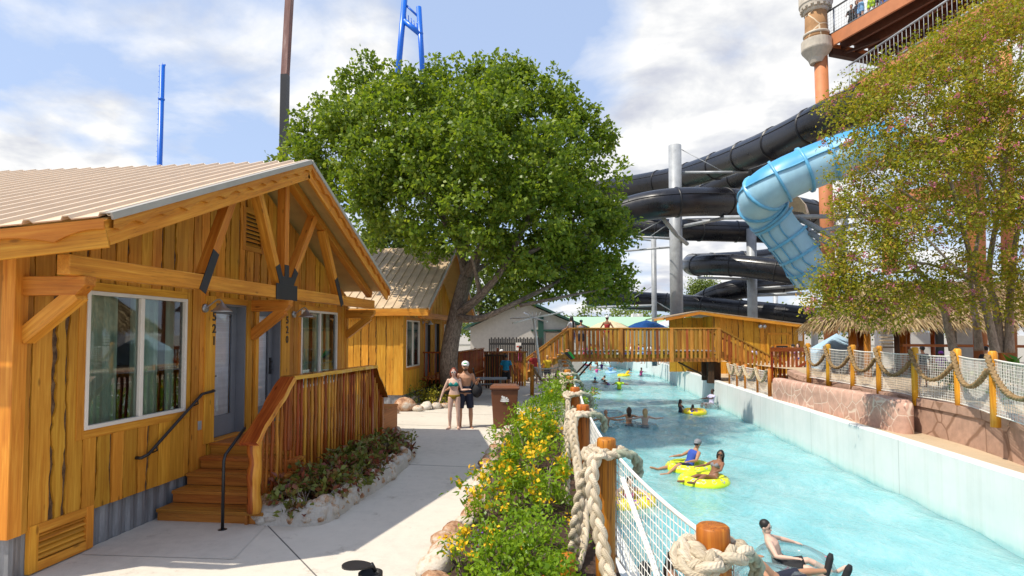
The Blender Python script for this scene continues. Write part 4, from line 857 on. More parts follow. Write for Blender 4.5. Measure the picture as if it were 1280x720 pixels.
for i, p in enumerate(FP):
    m = MB(); m.tube([p+V((.01*sin(z*3+i), 0, z)) for z in (-.2, .3, .7, 1.1, 1.24, 1.27)], [.085, .084, .08, .08, .076, .05], 12)
    lab = {0: 'yellow log post of the tan rope fence at the edge of the view', 1: 'bright yellow log post of the tan rope fence, closest to the crape myrtle trunks', 7: 'last log post of the tan rope fence by the red gate'}.get(i, '%s log post of the tan rope fence counted from the crape myrtle' % nm[i])
    tag(m.build('fence_post', W_YP), lab, 'fence post', 'posts of the tan rope fence')
    if i:
        a, b = FP[i-1], p; m = MB(); net(m, a, b, .03, 1.10, .06 if i < 5 else .085, .0055, .018, .03)
        tag(m.build('rope_net', NETM), 'pale fine net between %s' % ['', 'the edge post and the brightest yellow post', 'the brightest yellow post and the second', 'the second and third log posts of the tan fence', 'the third and fourth log posts of the tan fence', 'the fourth and fifth log posts of the tan fence', 'the fifth and sixth log posts of the tan fence', 'the last two log posts of the tan fence'][i], 'net', 'nets of the tan rope fence')
        m = MB(); zt = V((0, 0, 1.16)); f_ = V((-.12, -.02, 0)); q = sag(a+zt+f_+V((0, 0, -.25)), b+zt+f_, .52, 16, V((-.06, 0, 0)), .9)
        q = q+[b+zt+V((0, .09, .03)), b+zt+V((.1, .05, .0))]; braid(m, spline(q, 2), .058, 3, 6, step=.04)
        tag(m.build('rope_swag', ROPET), 'tan rope looped between %s' % ['', 'the edge post and the brightest yellow post', 'the brightest yellow post and the second', 'the second and third log posts', 'the third and fourth log posts', 'the fourth and fifth log posts', 'the fifth and sixth log posts', 'the last two log posts by the red gate'][i], 'rope', 'tan ropes of the far fence')
# small rope fence on the channel wall by the bridge
SP = [on(906, 481), on(915, 484), on(925, 487), on(940, 492), on(954, 497)]
for i, p in enumerate(SP):
    p = p+V((.25, 0, 0)); SP[i] = p; tag(MB().cyl(p, p+V((0, 0, 1.12)), .075, .07, 10).build('fence_post', W_POST), 'short log post of the small rope fence by the bridge foot', 'fence post', 'posts of the small rope fence')
    if i:
        m = MB(); net(m, SP[i-1], p, .05, .98, .1, .008, .02); tag(m.build('rope_net', NETM), 'small net panel between short posts by the bridge foot', 'net', 'nets of the small rope fence')
        m = MB(); braid(m, sag(SP[i-1]+V((-.1, 0, 1.05)), p+V((-.1, 0, 1.08)), .5), .07, 3, 5, step=.06); tag(m.build('rope_swag', ropemat('pale_tan_rope', (.62, .52, .36), (.4, .3, .18)) if i == 1 else MATS['pale_tan_rope']), 'pale tan rope looped between short posts by the bridge foot', 'rope', 'ropes of the small rope fence')
# ------------------------------------------------------------------ footbridge
D = 30.0; br = empty('footbridge', cf(6.9, D, 0), 'wooden footbridge with plank railings and stairs over the wave channel', 'bridge')
l0, l1 = (713-640)/720*D, (898-640)/720*D; zr, zd, zf = 2.80, 1.60, 1.03
lx = lambda a, dz, zz: cf(a, dz, zz)
def railing(dep, la, za, lb, zb, drop, name, parent):
    m = MB(); m.beam(lx(la, dep, za-.03), lx(lb, dep, zb-.03), .16, .06); rl_ = m.build(name, W_BRI, parent)
    m = MB(); m.beam(lx(la, dep+.02, za-.10), lx(lb, dep+.02, zb-.10), .05, .10); o = m.build('rail_board', W_BRI, parent); o.parent = rl_
    n_ = int(abs(lb-la)/.215)
    for i in range(n_):
        t = (i+.5)/n_; lat = la+(lb-la)*t; zt = za+(zb-za)*t-.05; m = MB(); m.beam(lx(lat, dep-.04+random.uniform(-.01, .01), zt-drop), lx(lat, dep-.04, zt), random.uniform(.10, .125), .035, F0)
        o = m.build('baluster', random.choice([W_BRI, W_BRI, W_BRIR]), parent); o.parent = rl_
    return rl_
railing(D, l0, zr, l1, zr, 1.55, 'railing', br); railing(D+1.9, l0, zr, l1, zr, 1.3, 'railing', br)
m = MB(); m.box(0, 1, 0, 1, 0, 1)
m = MB(); m.beam(lx(l0, D+.03, 1.14), lx(l1, D+.03, 1.14), .06, .22); m.beam(lx(l0, D+1.9, 1.2), lx(l1, D+1.9, 1.2), .06, .3); m.build('edge_beam', W_BRI, br)
m = MB(); k = 52
for i in range(k): m.beam(lx(l0+(l1-l0)*(i+.02)/k, D+.02, zd-.02), lx(l0+(l1-l0)*(i+.02)/k, D+1.85, zd-.02), (l1-l0)/k-.01, .04)
m.build('deck', plain('grey_deck_board', (.30, .27, .24), .8), br)
for lat in (l0, (776-640)/720*D, (839-640)/720*D, l1):
    for dep in (D-.06, D+1.93): MB().beam(lx(lat, dep, 1.0), lx(lat, dep, zr-.02), .15, .15, F0).build('post', W_BRI, br, .01)
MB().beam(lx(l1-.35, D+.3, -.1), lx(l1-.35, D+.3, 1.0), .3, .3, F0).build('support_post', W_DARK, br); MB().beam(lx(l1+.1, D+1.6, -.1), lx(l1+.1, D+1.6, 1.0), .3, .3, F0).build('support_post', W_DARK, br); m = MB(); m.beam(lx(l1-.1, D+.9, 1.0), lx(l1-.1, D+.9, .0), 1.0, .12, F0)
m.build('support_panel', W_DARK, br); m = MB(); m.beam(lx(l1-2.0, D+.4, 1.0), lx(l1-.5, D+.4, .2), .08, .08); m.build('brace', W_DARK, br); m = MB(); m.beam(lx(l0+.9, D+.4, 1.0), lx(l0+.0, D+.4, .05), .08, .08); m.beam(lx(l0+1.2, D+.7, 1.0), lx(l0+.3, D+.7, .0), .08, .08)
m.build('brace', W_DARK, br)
railing(D, 0.0, .60, l0, zr, 1.0, 'stair_railing', br); railing(D+1.9, 0.0, .60, l0, zr, 1.0, 'stair_railing', br)
railing(D, l1, zr, 14.2, .95, 1.45, 'stair_railing', br); railing(D+1.9, l1, zr, 14.2, .95, 1.2, 'stair_railing', br)
for (a, za, b, zb) in ((l0, zd, .1, .05), (l1, zd, 13.8, .05)):
    n_ = 9
    for i in range(n_):
        t = (i+.5)/n_; m = MB(); m.beam(lx(a+(b-a)*t, D+.05, za+(zb-za)*t), lx(a+(b-a)*t, D+1.85, za+(zb-za)*t), .33, .05); m.build('stair_tread', W_BRI, br)
    m = MB(); m.beam(lx(a, D+.05, za-.15), lx(b, D+.05, zb-.1), .05, .28); m.build('stringer', W_BRI, br)
# ------------------------------------------------------------------ yellow plank hut behind the bridge
hb = 36.0; hl = lambda x: (x-640)/720*hb; hut = empty('hut', cf(15, hb, 0), 'yellow plank hut with low roof and a small dark door sign beyond the bridge', 'hut')
a0, a1 = hl(892), hl(1005); w = MB(); O = cf(a0, hb, 0); u = RT; n_ = -F0
siding(w, O, u, n_, a1-a0, 0, lambda t: 3.70-.11*t, bw=(.26, .42)); siding(w, cf(hl(847), hb+2, 0), u, n_, a0-hl(847), 0, lambda t: 3.55, bw=(.26, .42)); siding(w, cf(a0, hb+2, 0), -F0, -RT, 2.0, 0, lambda t: 3.6, bw=(.3, .4))
w.build('wall', [W_SUNLIT, BARKS], hut)
r = MB(); q = lambda lat, dep, zz: cf(lat, dep, zz)
for (la, za, lb, zb) in ((hl(830), 3.47, hl(872), 3.87), (hl(872), 3.87, hl(1011), 2.98)): r.prism([q(la, hb-.45, za), q(lb, hb-.45, zb), q(lb, hb+5, zb), q(la, hb+5, za)], (0, 0, .06))
rf = r.build('roof', plain('weathered_tan_roof', (.36, .27, .18), .6, 0, .2), hut)
r = MB()
for (la, za, lb, zb) in ((hl(830), 3.47, hl(872), 3.87), (hl(872), 3.87, hl(1011), 2.98)): r.beam(q(la, hb-.42, za-.1), q(lb, hb-.42, zb-.1), .05, .18)
for i in range(9): t = i/9; r.beam(q(hl(828)+t*(hl(872)-hl(828)), hb-.3, 3.40+.4*t), q(hl(828)+t*(hl(872)-hl(828)), hb+2, 3.40+.4*t), .07, .12)
o = r.build('fascia', W_BEAM, hut); o.parent = rf
d = MB(); da, db = hl(958), hl(988)
for la, lb in ((da, da+.12), (db-.12, db)): d.beam(q((la+lb)/2, hb-.05, .1), q((la+lb)/2, hb-.05, 2.55), .12, .03, F0)
d.beam(q(da, hb-.05, 2.5), q(db, hb-.05, 2.5), .03, .12); dr = d.build('door', W_SUNLIT, hut)
s = MB(); s.beam(q(hl(967), hb-.08, 1.62), q(hl(985), hb-.08, 1.62), .03, .42); sg = s.build('sign_frame', W_BEAM, hut); s = MB(); s.beam(q(hl(969), hb-.10, 1.62), q(hl(983), hb-.10, 1.62), .02, .25); o = s.build('sign_panel', BLACKM, hut); o.parent = sg
s = MB()
for i, (k0, k1) in enumerate(((.20, .34), (.37, .52), (.55, .68), (.71, .8))): s.beam(q(hl(969+14*k0), hb-.114, 1.62), q(hl(969+14*k1), hb-.114, 1.62), .006, .05)
o = s.build('sign_lettering', WHITE, hut); o.parent = sg
l = MB(); l.cyl(q(hl(950), hb-.02, 3.0), q(hl(950), hb-.25, 3.0), .05, n=8); l.sph(q(hl(948), hb-.28, 2.95), .13, 8, 6); l.sph(q(hl(953), hb-.28, 2.95), .13, 8, 6); l.build('floodlight', GREYP, hut)
s = MB().beam(q(hl(997), hb-.05, 2.35), q(hl(1002), hb-.05, 2.35), .03, .6); o = s.build('notice', WHITE, hut)
# red gate by the hut
gt = empty('gate', cf(14.4, 28.5, .3), 'reddish timber gate and rail beside the pink parapet end', 'gate')
for i in range(13): MB().beam(cf(12.6+i*.2, 28, .2), cf(12.6+i*.2, 28, 1.65), .11, .035, F0).build('picket', random.choice([W_CED, W_BRIR]), gt)
MB().beam(cf(12.5, 27.95, 1.72), cf(15.1, 27.95, 1.72), .1, .2).build('top_rail', W_CED, gt); MB().beam(cf(13.6, 27.9, .7), cf(14.9, 27.9, 1.55), .05, .12).build('brace', W_CED, gt)
MB().beam(cf(15.1, 27.95, 0), cf(15.1, 27.95, 1.8), .2, .2, F0).build('gate_post', W_CED, gt)
# ------------------------------------------------------------------ vegetation
LF_TREE = leafmat('tree_leaf', [(0, (.07, .125, .016)), (.35, (.135, .215, .024)), (.7, (.215, .295, .034)), (1, (.34, .40, .05))], .46, .4)
LF_MYR = leafmat('myrtle_leaf', [(0, (.11, .15, .02)), (.3, (.22, .26, .024)), (.6, (.34, .33, .027)), (.85, (.48, .36, .035)), (1, (.50, .24, .10))], .42, .5)
LF_PINK = leafmat('pink_blossom', [(0, (.55, .12, .25)), (1, (.75, .33, .45))], .3, .6)
LF_POD = leafmat('seed_pods', [(0, (.20, .10, .06)), (1, (.36, .22, .14))], .1, .7)
LF_LIME = leafmat('lime_leaf', [(0, (.09, .19, .012)), (.4, (.18, .31, .018)), (.8, (.28, .42, .028)), (1, (.40, .50, .05))], .45, .4)
LF_YEL = leafmat('yellow_flower', [(0, (.72, .38, .005)), (1, (.85, .60, .02))], .25, .6)
LF_RED = leafmat('bronze_leaf', [(0, (.10, .025, .02)), (.25, (.26, .075, .045)), (.5, (.13, .15, .03)), (.8, (.21, .24, .05)), (1, (.40, .22, .14))], .25, .35)
LF_GOLD = leafmat('golden_leaf', [(0, (.13, .14, .015)), (.5, (.26, .25, .02)), (1, (.48, .38, .03))], .3, .5)
LF_SILV = leafmat('silver_leaf', [(0, (.20, .24, .16)), (1, (.40, .44, .33))], .15, .7)
LF_FAR = leafmat('far_leaf', [(0, (.08, .12, .025)), (.5, (.15, .21, .04)), (1, (.26, .31, .07))], .25, .6)
LF_DKG = leafmat('broad_leaf', [(0, (.02, .07, .012)), (.7, (.06, .15, .02)), (1, (.22, .26, .03))], .3, .35)
LF_PUR = leafmat('small_flower', [(0, (.16, .05, .45)), (.5, (.20, .06, .5)), (.51, (.5, .03, .02)), (1, (.6, .08, .02))], .2, .6)
def np3(v): return np.array([v.x, v.y, v.z])
def clumps(lobes, dens, shell=(.62, 1.06), noise_=.18, clip=None):
    out = []; lob = []
    for c, r in lobes:
        rr = np.array(r if hasattr(r, '__len__') else (r, r, r)); n = max(3, int(dens*np.prod(rr)**(2/3)))
        d = unit(n); q = rng.uniform(shell[0], shell[1], n)**.6; ph = rng.uniform(0, 6.3, 6)
        w = 1+noise_*(np.sin(d[:, 0]*4.2+ph[0])+np.sin(d[:, 1]*4.7+ph[1])+np.sin(d[:, 2]*4.4+ph[2]))*.6
        out.append(np3(V(c))+d*rr*(q*w)[:, None]); lob.append(d)
    return np.concatenate(out), np.concatenate(lob)
def leaves(name, C, Dv, per, sig, ln, wd, mat, parent=None, origin=None, up=.6, spread=1.0, droop=.0, cvar=.5):
    n = len(C)*per; idx = np.repeat(np.arange(len(C)), per)
    P = C[idx]+rng.normal(size=(n, 3))*np.array(sig if hasattr(sig, '__len__') else (sig, sig, sig*.8)); D = unit(n)*spread+Dv[idx]*.5; D[:, 2] -= droop
    N = unit(n)*.8; N[:, 2] += up; cr = rng.random(len(C))[idx]
    r = np.clip(cvar*cr+(1-cvar)*rng.random(n), 0, 1)
    return leaf_mesh(name, P, D, N, rng.uniform(ln*.7, ln*1.25, n), rng.uniform(wd*.7, wd*1.25, n), r, mat, parent, origin)
def limb(m, pts, r0, r1, n=8): 
    p = spline(pts, 6); k = len(p); m.tube(p, [r0+(r1-r0)*(i/(k-1))**.8 for i in range(k)], n)
# --- the big tree
tb = on(563, 497); tr = empty('tree', tb, 'big round-crowned shade tree with leaning grey trunk beside the second cabin', 'tree'); T = lambda x, y, d: at(x, y, d)
dT = 21.0; m = MB(); b = V((tb.x, tb.y, -.1))
fork = T(570, 395, dT); f2 = T(583, 345, dT)
limb(m, [b, T(561, 450, dT), fork, f2], .37, .25, 14); m.tube([b, b+V((0, 0, .25)), b+V((0, 0, .6))], [.52, .43, .37], 14)
m.build('trunk', BARK_T, tr)
m = MB()
for pts, r0 in (([f2, T(612, 290, dT-.5), T(625, 230, dT-1), T(620, 160, dT)], .26), ([f2, T(570, 300, dT), T(530, 240, dT-.5), T(480, 180, dT)], .22), ([fork, T(600, 370, dT-1), T(632, 330, dT-2), T(665, 260, dT-2), T(690, 190, dT-1)], .2), ([fork, T(600, 398, dT-1.2), T(650, 376, dT-2), T(710, 345, dT-1), T(745, 320, dT)], .16),
                ([T(612, 290, dT-.5), T(650, 240, dT), T(670, 170, dT+1)], .14), ([T(570, 300, dT), T(575, 220, dT+1), T(560, 140, dT+1)], .16), ([T(530, 240, dT-.5), T(450, 240, dT-.5), T(410, 210, dT)], .11), ([T(480, 180, dT), T(440, 140, dT)], .09), ([T(632, 330, dT-2), T(690, 300, dT-2), T(730, 260, dT-1)], .1),
                ([T(600, 370, dT-1), T(590, 320, dT-2), T(570, 270, dT-2)], .1), ([f2, T(620, 320, dT+2), T(680, 260, dT+3)], .15), ([T(650, 382, dT-2), T(700, 372, dT-2.4), T(760, 360, dT-1)], .07)):
    limb(m, pts, r0, .03)
m.build('limb', BARK_T, tr)
LB = [(398,195,21,1.25),(408,150,22,1.25),(440,122,20.5,1.35),(470,112,22,1.2),(430,240,20.5,1.15),(470,180,19,1.6),(490,255,19.5,1.4),(520,128,20,1.55),(540,200,18.5,1.7),(560,112,22,1.4),(600,120,20,1.6),(640,116,22,1.5),(620,180,18.3,1.75),(680,140,21,1.55),(690,200,19,1.7),(718,185,21.5,1.45),(732,240,20.5,1.3),(722,290,20,1.5),(750,322,21,1.35),(752,343,21.5,.95),(700,334,19.5,1.35),(660,280,18.5,1.6),(600,255,18,1.6),(550,275,19,1.3),(650,335,20,1.15),(505,200,24.5,1.9),(600,180,25.5,2.1),(680,240,25,1.9),(570,250,24.5,1.5),(640,310,24,1.5),(395,235,22,.8),(704,358,20,.6),(770,300,21.5,.6),(776,362,21.5,.42),(668,352,20.5,.6),(525,300,20,.7)]
lob = [(at(x, y+(14 if y < 160 else 5 if y < 230 else 0), d), r*.94) for x, y, d, r in LB]
lob += [(at(x, y+16, d), (r*.42, r*.42, r*1.0)) for x, y, d, r in [(446, 84, 21, .5), (458, 78, 21.3, .55), (425, 98, 21, .5), (405, 112, 21.5, .5), (545, 78, 21, .5), (625, 80, 21, .5), (600, 78, 20.5, .45), (640, 82, 21.5, .5), (655, 92, 21, .5), (706, 108, 21, .5), (735, 130, 21, .4), (755, 165, 21, .5), (372, 150, 21.5, .5), (370, 185, 21.5, .5), (500, 88, 21, .5), (690, 96, 21, .4)]]
sub = []
for c, r in lob:
    rr = np.array(r if hasattr(r, '__len__') else (r, r, r)); k = max(2, int(10.5*np.prod(rr)**(2/3)))
    for d in unit(k): sub.append((V(c)+V(tuple(d*rr*rng.uniform(.72, 1.04))), rng.uniform(.34, .58)))
C, Dv = clumps(sub, 64, (.5, 1.08), .12)
leaves('crown', C, Dv, 12, .10, .165, .115, LF_TREE, tr, droop=.3, cvar=.25)
# --- crape myrtle
mb_ = at(1232, 441, 14.6); mb_.z = .86; my = empty('tree', mb_, 'crape myrtle with pink blossom and several bare grey stems behind the tan rope fence', 'tree'); M_ = lambda x, y, d=14.6: at(x, y, d)
m = MB(); stems = [[M_(1244, 441), M_(1236, 400), M_(1222, 355), M_(1205, 290, 14), M_(1180, 200, 13.6), M_(1150, 130, 14)], [M_(1250, 441, 15), M_(1246, 390, 15), M_(1236, 340, 15), M_(1250, 250, 15), M_(1262, 150, 15), M_(1240, 60, 15)], [M_(1192, 438, 15.2), M_(1184, 405, 15.2), M_(1178, 385, 15), M_(1150, 340, 15), M_(1110, 290, 14.5), M_(1075, 240, 14.5)],
         [M_(1224, 438, 15.6), M_(1220, 400, 15.6), M_(1214, 350, 15.8), M_(1225, 260, 16), M_(1200, 150, 16)], [M_(1262, 441, 14.8), M_(1262, 380, 14.8), M_(1270, 300, 14.5), M_(1285, 220, 14.2), M_(1300, 120, 14)]]
for s_ in stems: limb(m, s_, .115, .02)
m.build('trunk', BARK_M, my)
m = MB()
for pts in ([stems[0][2], M_(1160, 330, 14), M_(1090, 330, 14), M_(1050, 340, 14.2)], [stems[0][3], M_(1130, 240, 13.6), M_(1070, 200, 14)], [stems[0][4], M_(1120, 150, 14), M_(1080, 120, 14.5)], [stems[2][3], M_(1090, 345, 14.6), M_(1040, 380, 14.6)], [stems[1][3], M_(1215, 180, 14.6), M_(1180, 90, 14.6)], [stems[3][3], M_(1160, 220, 16), M_(1100, 170, 16)], [stems[4][3], M_(1250, 190, 14), M_(1230, 110, 14)], [stems[1][4], M_(1275, 70, 15), M_(1285, 0, 15)], [stems[2][4], M_(1080, 270, 14), M_(1048, 230, 14)], [stems[0][2], M_(1190, 330, 13.6), M_(1140, 280, 13.4), M_(1100, 250, 13.4)]): limb(m, pts, .045, .01, 6)
m.build('limb', BARK_M, my)
ML = [(1075,130,14.5,.8),(1110,105,14.5,.9),(1150,85,14.6,.9),(1190,60,14.6,.9),(1230,40,14.8,1.0),(1275,25,15,1.1),(1060,200,14.3,.7),(1095,170,14,.9),(1140,140,13.8,1.0),(1185,120,14,1.0),(1235,110,14.2,1.1),(1280,110,14.2,1.1),(1068,250,14.2,.75),(1110,225,13.8,.9),(1155,205,13.6,.9),(1200,190,13.8,.9),(1250,185,14,1.0),(1295,190,14,1.0),(1050,300,14.2,.7),(1085,310,14,.8),(1125,290,13.8,.8),(1170,275,13.8,.8),(1215,270,14,.8),(1265,265,14,.8),(1300,280,14,.8),(1045,345,14.3,.6),(1080,365,14.2,.65),(1120,350,14,.65),(1165,345,14,.6),(1205,335,14,.6),(1250,335,14.2,.6),(1285,340,14.2,.6),(1040,378,14.4,.45),(1100,385,14.4,.4),(1150,380,14.6,.35),(1200,385,15,.3),(1270,385,14.6,.3),(1220,150,16,1.2),(1150,240,16,1.1),(1260,230,16.2,1.1),(1100,280,15.8,.9),(1048,140,14.6,.3),(1040,190,14.5,.4),(1030,260,14.4,.35),(1018,370,14.4,.35),(1040,235,14.4,.4)]
C, Dv = clumps([(at(*q[:3]), q[3]*.92) for q in ML if (q[0] > 1044 or q[1] > 330) and not (q[0] < 1062 and 150 < q[1] < 330)]+[(at(x, y, d), r) for x, y, d, r in ((1062, 350, 14.2, .45), (1045, 362, 14.2, .4), (1028, 392, 14.4, .3), (1075, 388, 14.2, .4), (1130, 372, 14.2, .5), (1180, 365, 14.2, .5), (1110, 395, 14.4, .3), (1225, 380, 14.2, .4), (1290, 375, 14.2, .5), (1035, 340, 14.4, .3), (1028, 130, 14.6, .22), (1034, 165, 14.6, .22))]+[(at(1052, 250, 14.3), .3), (at(1050, 215, 14.3), .3), (at(1046, 310, 14.3), .35)], 96, (.2, 1.1))
leaves('crown', C, Dv, 26, .14, .095, .05, LF_MYR, my, droop=.1)
k = rng.choice(len(C), 520, replace=False); leaves('blossom', C[k]+Dv[k]*.10, Dv[k], 22, .045, .045, .04, LF_PINK, my, cvar=.3)
k = rng.choice(len(C), 1100, replace=False); leaves('seed_pod', C[k]+Dv[k]*.12, Dv[k], 12, (.04, .04, .09), .05, .02, LF_POD, my)
# --- flower bed shrubs
def shrub(name, base, lobes, label, cat, mats, leafs, group=None, flowers=0, fmat=None, stem=True, fl=.05, fsig=.03, dens=85):
    o = empty(name, base, label, cat, group); L_ = [(V(base)+V(c), r) for c, r in lobes]
    if stem:
        m = MB()
        for c, r in L_:
            for q in range(3): limb(m, [V(base)+V((random.uniform(-.06, .06), random.uniform(-.06, .06), -.03)), V(base).lerp(c, .5)+V((random.uniform(-.05, .05), random.uniform(-.05, .05), 0)), c+V((random.uniform(-r, r)*.5, random.uniform(-r, r)*.5, r*.4))], .012, .004, 5)
        m.build('stem', BARK_M, o)
    C, Dv = clumps(L_, dens, (.3, 1.1)); ok = C[:, 2] > base[2]+.02; C, Dv = C[ok], Dv[ok]
    per, sig, ln, wd, up, dr = leafs; leaves('foliage', C, Dv, per, sig, ln, wd, mats, o, up=up, droop=dr)
    if flowers:
        ok = np.where((Dv[:, 2] > -.1))[0]; k = rng.choice(ok, min(flowers, len(ok)), replace=False); leaves('blossom', C[k]+Dv[k]*.06, Dv[k], 14, fsig, fl, fl*.9, fmat, o, cvar=.2)
    return o
ESP = (26, .07, .095, .036, .5, .15)
shrub('flowering_shrub', (-.55, 13.2, .12), [((0, 0, .75), .55), ((.25, -.5, .55), .5), ((-.3, .3, .5), .5), ((.1, .5, .9), .45), ((.3, .9, .7), .5), ((-.35, -.5, .4), .4)], 'tall lime-green shrub beside the brown bin, few flowers', 'shrub', LF_LIME, ESP, None, 5, LF_YEL)
shrub('flowering_shrub', (-.5, 15.6, .12), [((0, 0, .7), .5), ((.4, -.4, .6), .45), ((-.2, .4, .5), .45), ((.6, .3, .5), .4)], 'light green shrub at the far end of the flower bed by the net fence', 'shrub', LF_LIME, ESP, None, 0)
shrub('flowering_shrub', (-.85, 9.6, .12), [((0, 0, .6), .42), ((-.35, .1, .55), .34), ((.35, .1, .5), .4), ((.05, -.45, .38), .38), ((-.25, -.35, .36), .3), ((.1, .6, .6), .4)], 'lime-green shrub with the most yellow trumpet flowers, midway along the flower bed', 'shrub', LF_LIME, ESP, None, 15, LF_YEL, fl=.07, fsig=.06)
shrub('flowering_shrub', (-.55, 7.6, .12), [((0, 0, .48), .34), ((-.4, .1, .42), .28), ((.3, .15, .40), .34), ((-.1, -.3, .32), .3), ((.2, .6, .4), .34)], 'leafy lime-green shrub with yellow flowers nearer the hanging ropes', 'shrub', LF_LIME, ESP, None, 14, LF_YEL, fl=.065, fsig=.055)
shrub('flowering_shrub', (-.72, 5.5, .12), [((0, 0, .22), .34), ((.15, .35, .26), .36), ((-.25, .15, .18), .25), ((.1, -.4, .18), .36), ((-.1, -.85, .14), .32), ((.3, -.05, .22), .3), ((.22, .75, .22), .3)], 'low bright lime groundcover shrub spilling over the bed edge', 'shrub', LF_LIME, (28, .06, .055, .032, .7, .1), None, 8, LF_YEL, fl=.035, dens=190)
shrub('flowering_plant', (-1.12, 5.55, .12), [((0, 0, .26), .16), ((-.12, .3, .28), .13), ((-.02, -.18, .2), .13)], 'yellow-flowered sprig leaning out over the edging rocks', 'plant', LF_LIME, (14, .06, .07, .026, .4, .1), None, 16, LF_YEL, fl=.045, fsig=.03)
shrub('flowering_plant', (-1.0, 6.4, .12), [((0, 0, .2), .16), ((.02, -.4, .16), .14)], 'small plant with red and purple flowers at the bed edge', 'plant', LF_LIME, (14, .05, .05, .02, .4, .1), None, 14, LF_PUR, fl=.03, fsig=.02)
shrub('sage_shrub', (-.25, 10.7, .12), [((0, 0, .62), .34), ((.05, -.1, .95), .22), ((-.2, .1, .75), .24), ((.2, .2, .7), .26)], 'silvery grey sage shrub among the yellow-flowered ones', 'shrub', LF_SILV, (26, .06, .06, .014, .2, -.5), None, 0, None)
shrub('low_plant', (.02, 6.6, .1), [((0, 0, .14), .16), ((.05, .5, .12), .14), ((-.02, -.5, .1), .12)], 'sparse low green plant on the mulch next to the hanging ropes', 'plant', LF_LIME, (10, .06, .055, .024, .6, .05), None, 2, LF_YEL, fl=.03)
# bronze foliage in the planter
pln = [(362, 612, .24), (392, 600, .28), (420, 588, .31), (447, 574, .34), (470, 560, .36), (490, 550, .34), (408, 606, .22), (440, 592, .25), (470, 573, .26), (378, 618, .2), (425, 602, .22), (455, 586, .24)]
for i, (x, y, r) in enumerate(pln):
    p = on(x, y+18, .17); shrub('foliage_plant', (p.x, p.y, .17), [((-.06, 0, .18), r*.86), ((random.uniform(-.14, .02), .24, .19), r*.84), ((-.03, -.22, .15), r*.78)], 'bushy bronze and dark green foliage plant in the limestone planter', 'plant', LF_RED, (26, .055, .10, .06, .6, .05), 'bronze foliage plants of the planter', dens=120)
shrub('flowering_shrub', (-1.15, 7.2, .12), [((0, 0, .34), .3), ((.1, .35, .38), .28), ((.05, -.35, .3), .28)], 'lime-green yellow-flowered shrub leaning over the edging rocks midway', 'shrub', LF_LIME, ESP, None, 9, LF_YEL, fl=.06, fsig=.05)
shrub('flowering_shrub', (-1.05, 11.3, .12), [((0, 0, .6), .45), ((.3, .5, .6), .45), ((-.2, -.4, .45), .38)], 'lime-green shrub between the brown bin and the flower-laden shrub', 'shrub', LF_LIME, ESP, None, 5, LF_YEL)
shrub('low_shrub', (-.35, 4.6, .1), [((0, 0, .16), .3), ((.2, .4, .2), .3), ((-.3, .25, .14), .26), ((.05, -.45, .12), .3)], 'bright lime groundcover at the very bottom of the view', 'shrub', LF_LIME, (28, .06, .055, .032, .7, .1), None, 3, LF_PUR, fl=.03, dens=190)
# bed under the big tree
for x, y, r, lab in ((522, 497, .45, 'golden-green mounded shrub among boulders under the big tree'), (545, 500, .4, 'yellow-leaved mounded shrub between boulders and the couple'), (505, 500, .3, 'small green shrub at the corner of the second cabin')):
    p = on(x, y+6, 0); shrub('golden_shrub', (p.x, p.y, 0), [((0, 0, .22), r), ((.4, .1, .2), r*.8), ((-.35, .2, .2), r*.7)], lab, 'shrub', LF_GOLD if r > .3 else LF_FAR, (24, .09, .09, .05, .6, 0))
p = on(552, 498, 0); shrub('dark_shrub', (p.x-.2, p.y+.8, 0), [((0, 0, .5), .5), ((-.6, .2, .5), .45)], 'dark purple-green shrub against the trunk foot', 'shrub', LF_RED, (24, .1, .1, .05, .5, 0))
# broad leaved plants behind the tan rope fence
for x, y, d, lab in ((1195, 436, 16.5, 'broad-leaved green plant left of the myrtle stems'), (1262, 428, 13.2, 'tall yellow-green broad-leaved plant by the edge of the view'), (1215, 440, 14.0, 'low dark leafy plant at the myrtle stems')):
    p = at(x, y, d); p.z = .86; o = empty('leafy_plant', p, lab, 'plant'); n = 70; P = np3(p)+np.c_[rng.normal(0, .22, n), rng.normal(0, .22, n), rng.uniform(.1, .95 if d < 13.5 else .6, n)]
    D = unit(n); D[:, 2] = rng.uniform(-.2, .9, n); N = unit(n)*.4; N[:, 2] += 1; leaf_mesh('foliage', P, D, N, rng.uniform(.25, .42, n), rng.uniform(.09, .15, n), rng.random(n), LF_DKG, o)
    m = MB()
    for q in range(6): limb(m, [p, p+V((random.uniform(-.15, .15), random.uniform(-.15, .15), .4)), p+V((random.uniform(-.3, .3), random.uniform(-.3, .3), .8))], .015, .006, 5)
    m.build('stem', BARK_M, o)
# distant trees
n = 900; xs = rng.uniform(-75, 75, n); P = np.c_[xs, rng.uniform(118, 140, n), 2.0+rng.uniform(0, 1, n)**.8*(5.6+1.6*np.sin(xs*.23)+1.0*np.sin(xs*.61))]
tl = leaves('treeline', P, unit(n), 26, .75, .62, .5, LF_FAR); tag(tl, kind='stuff')
def far_tree(x, y, d, lobs, label, zb=0):
    c = at(x, y, d); o = empty('tree', (c.x, c.y, zb), label, 'tree'); m = MB(); m.tube([(c.x, c.y, zb), (c.x, c.y, c.z)], [.35, .15], 8); m.build('trunk', BARK_T, o)
    L_ = [(at(*q[:3]), q[3]) for q in lobs]; C, Dv = clumps(L_, 13, (.3, 1.05)); leaves('crown', C, Dv, 26, .38, .34, .26, LF_FAR, o)
far_tree(878, 368, 95, [(878, 360, 95, 1.9), (868, 366, 95, 1.5), (890, 364, 95, 1.6), (880, 374, 95, 2.2)], 'small distant tree seen between the slide tubes')
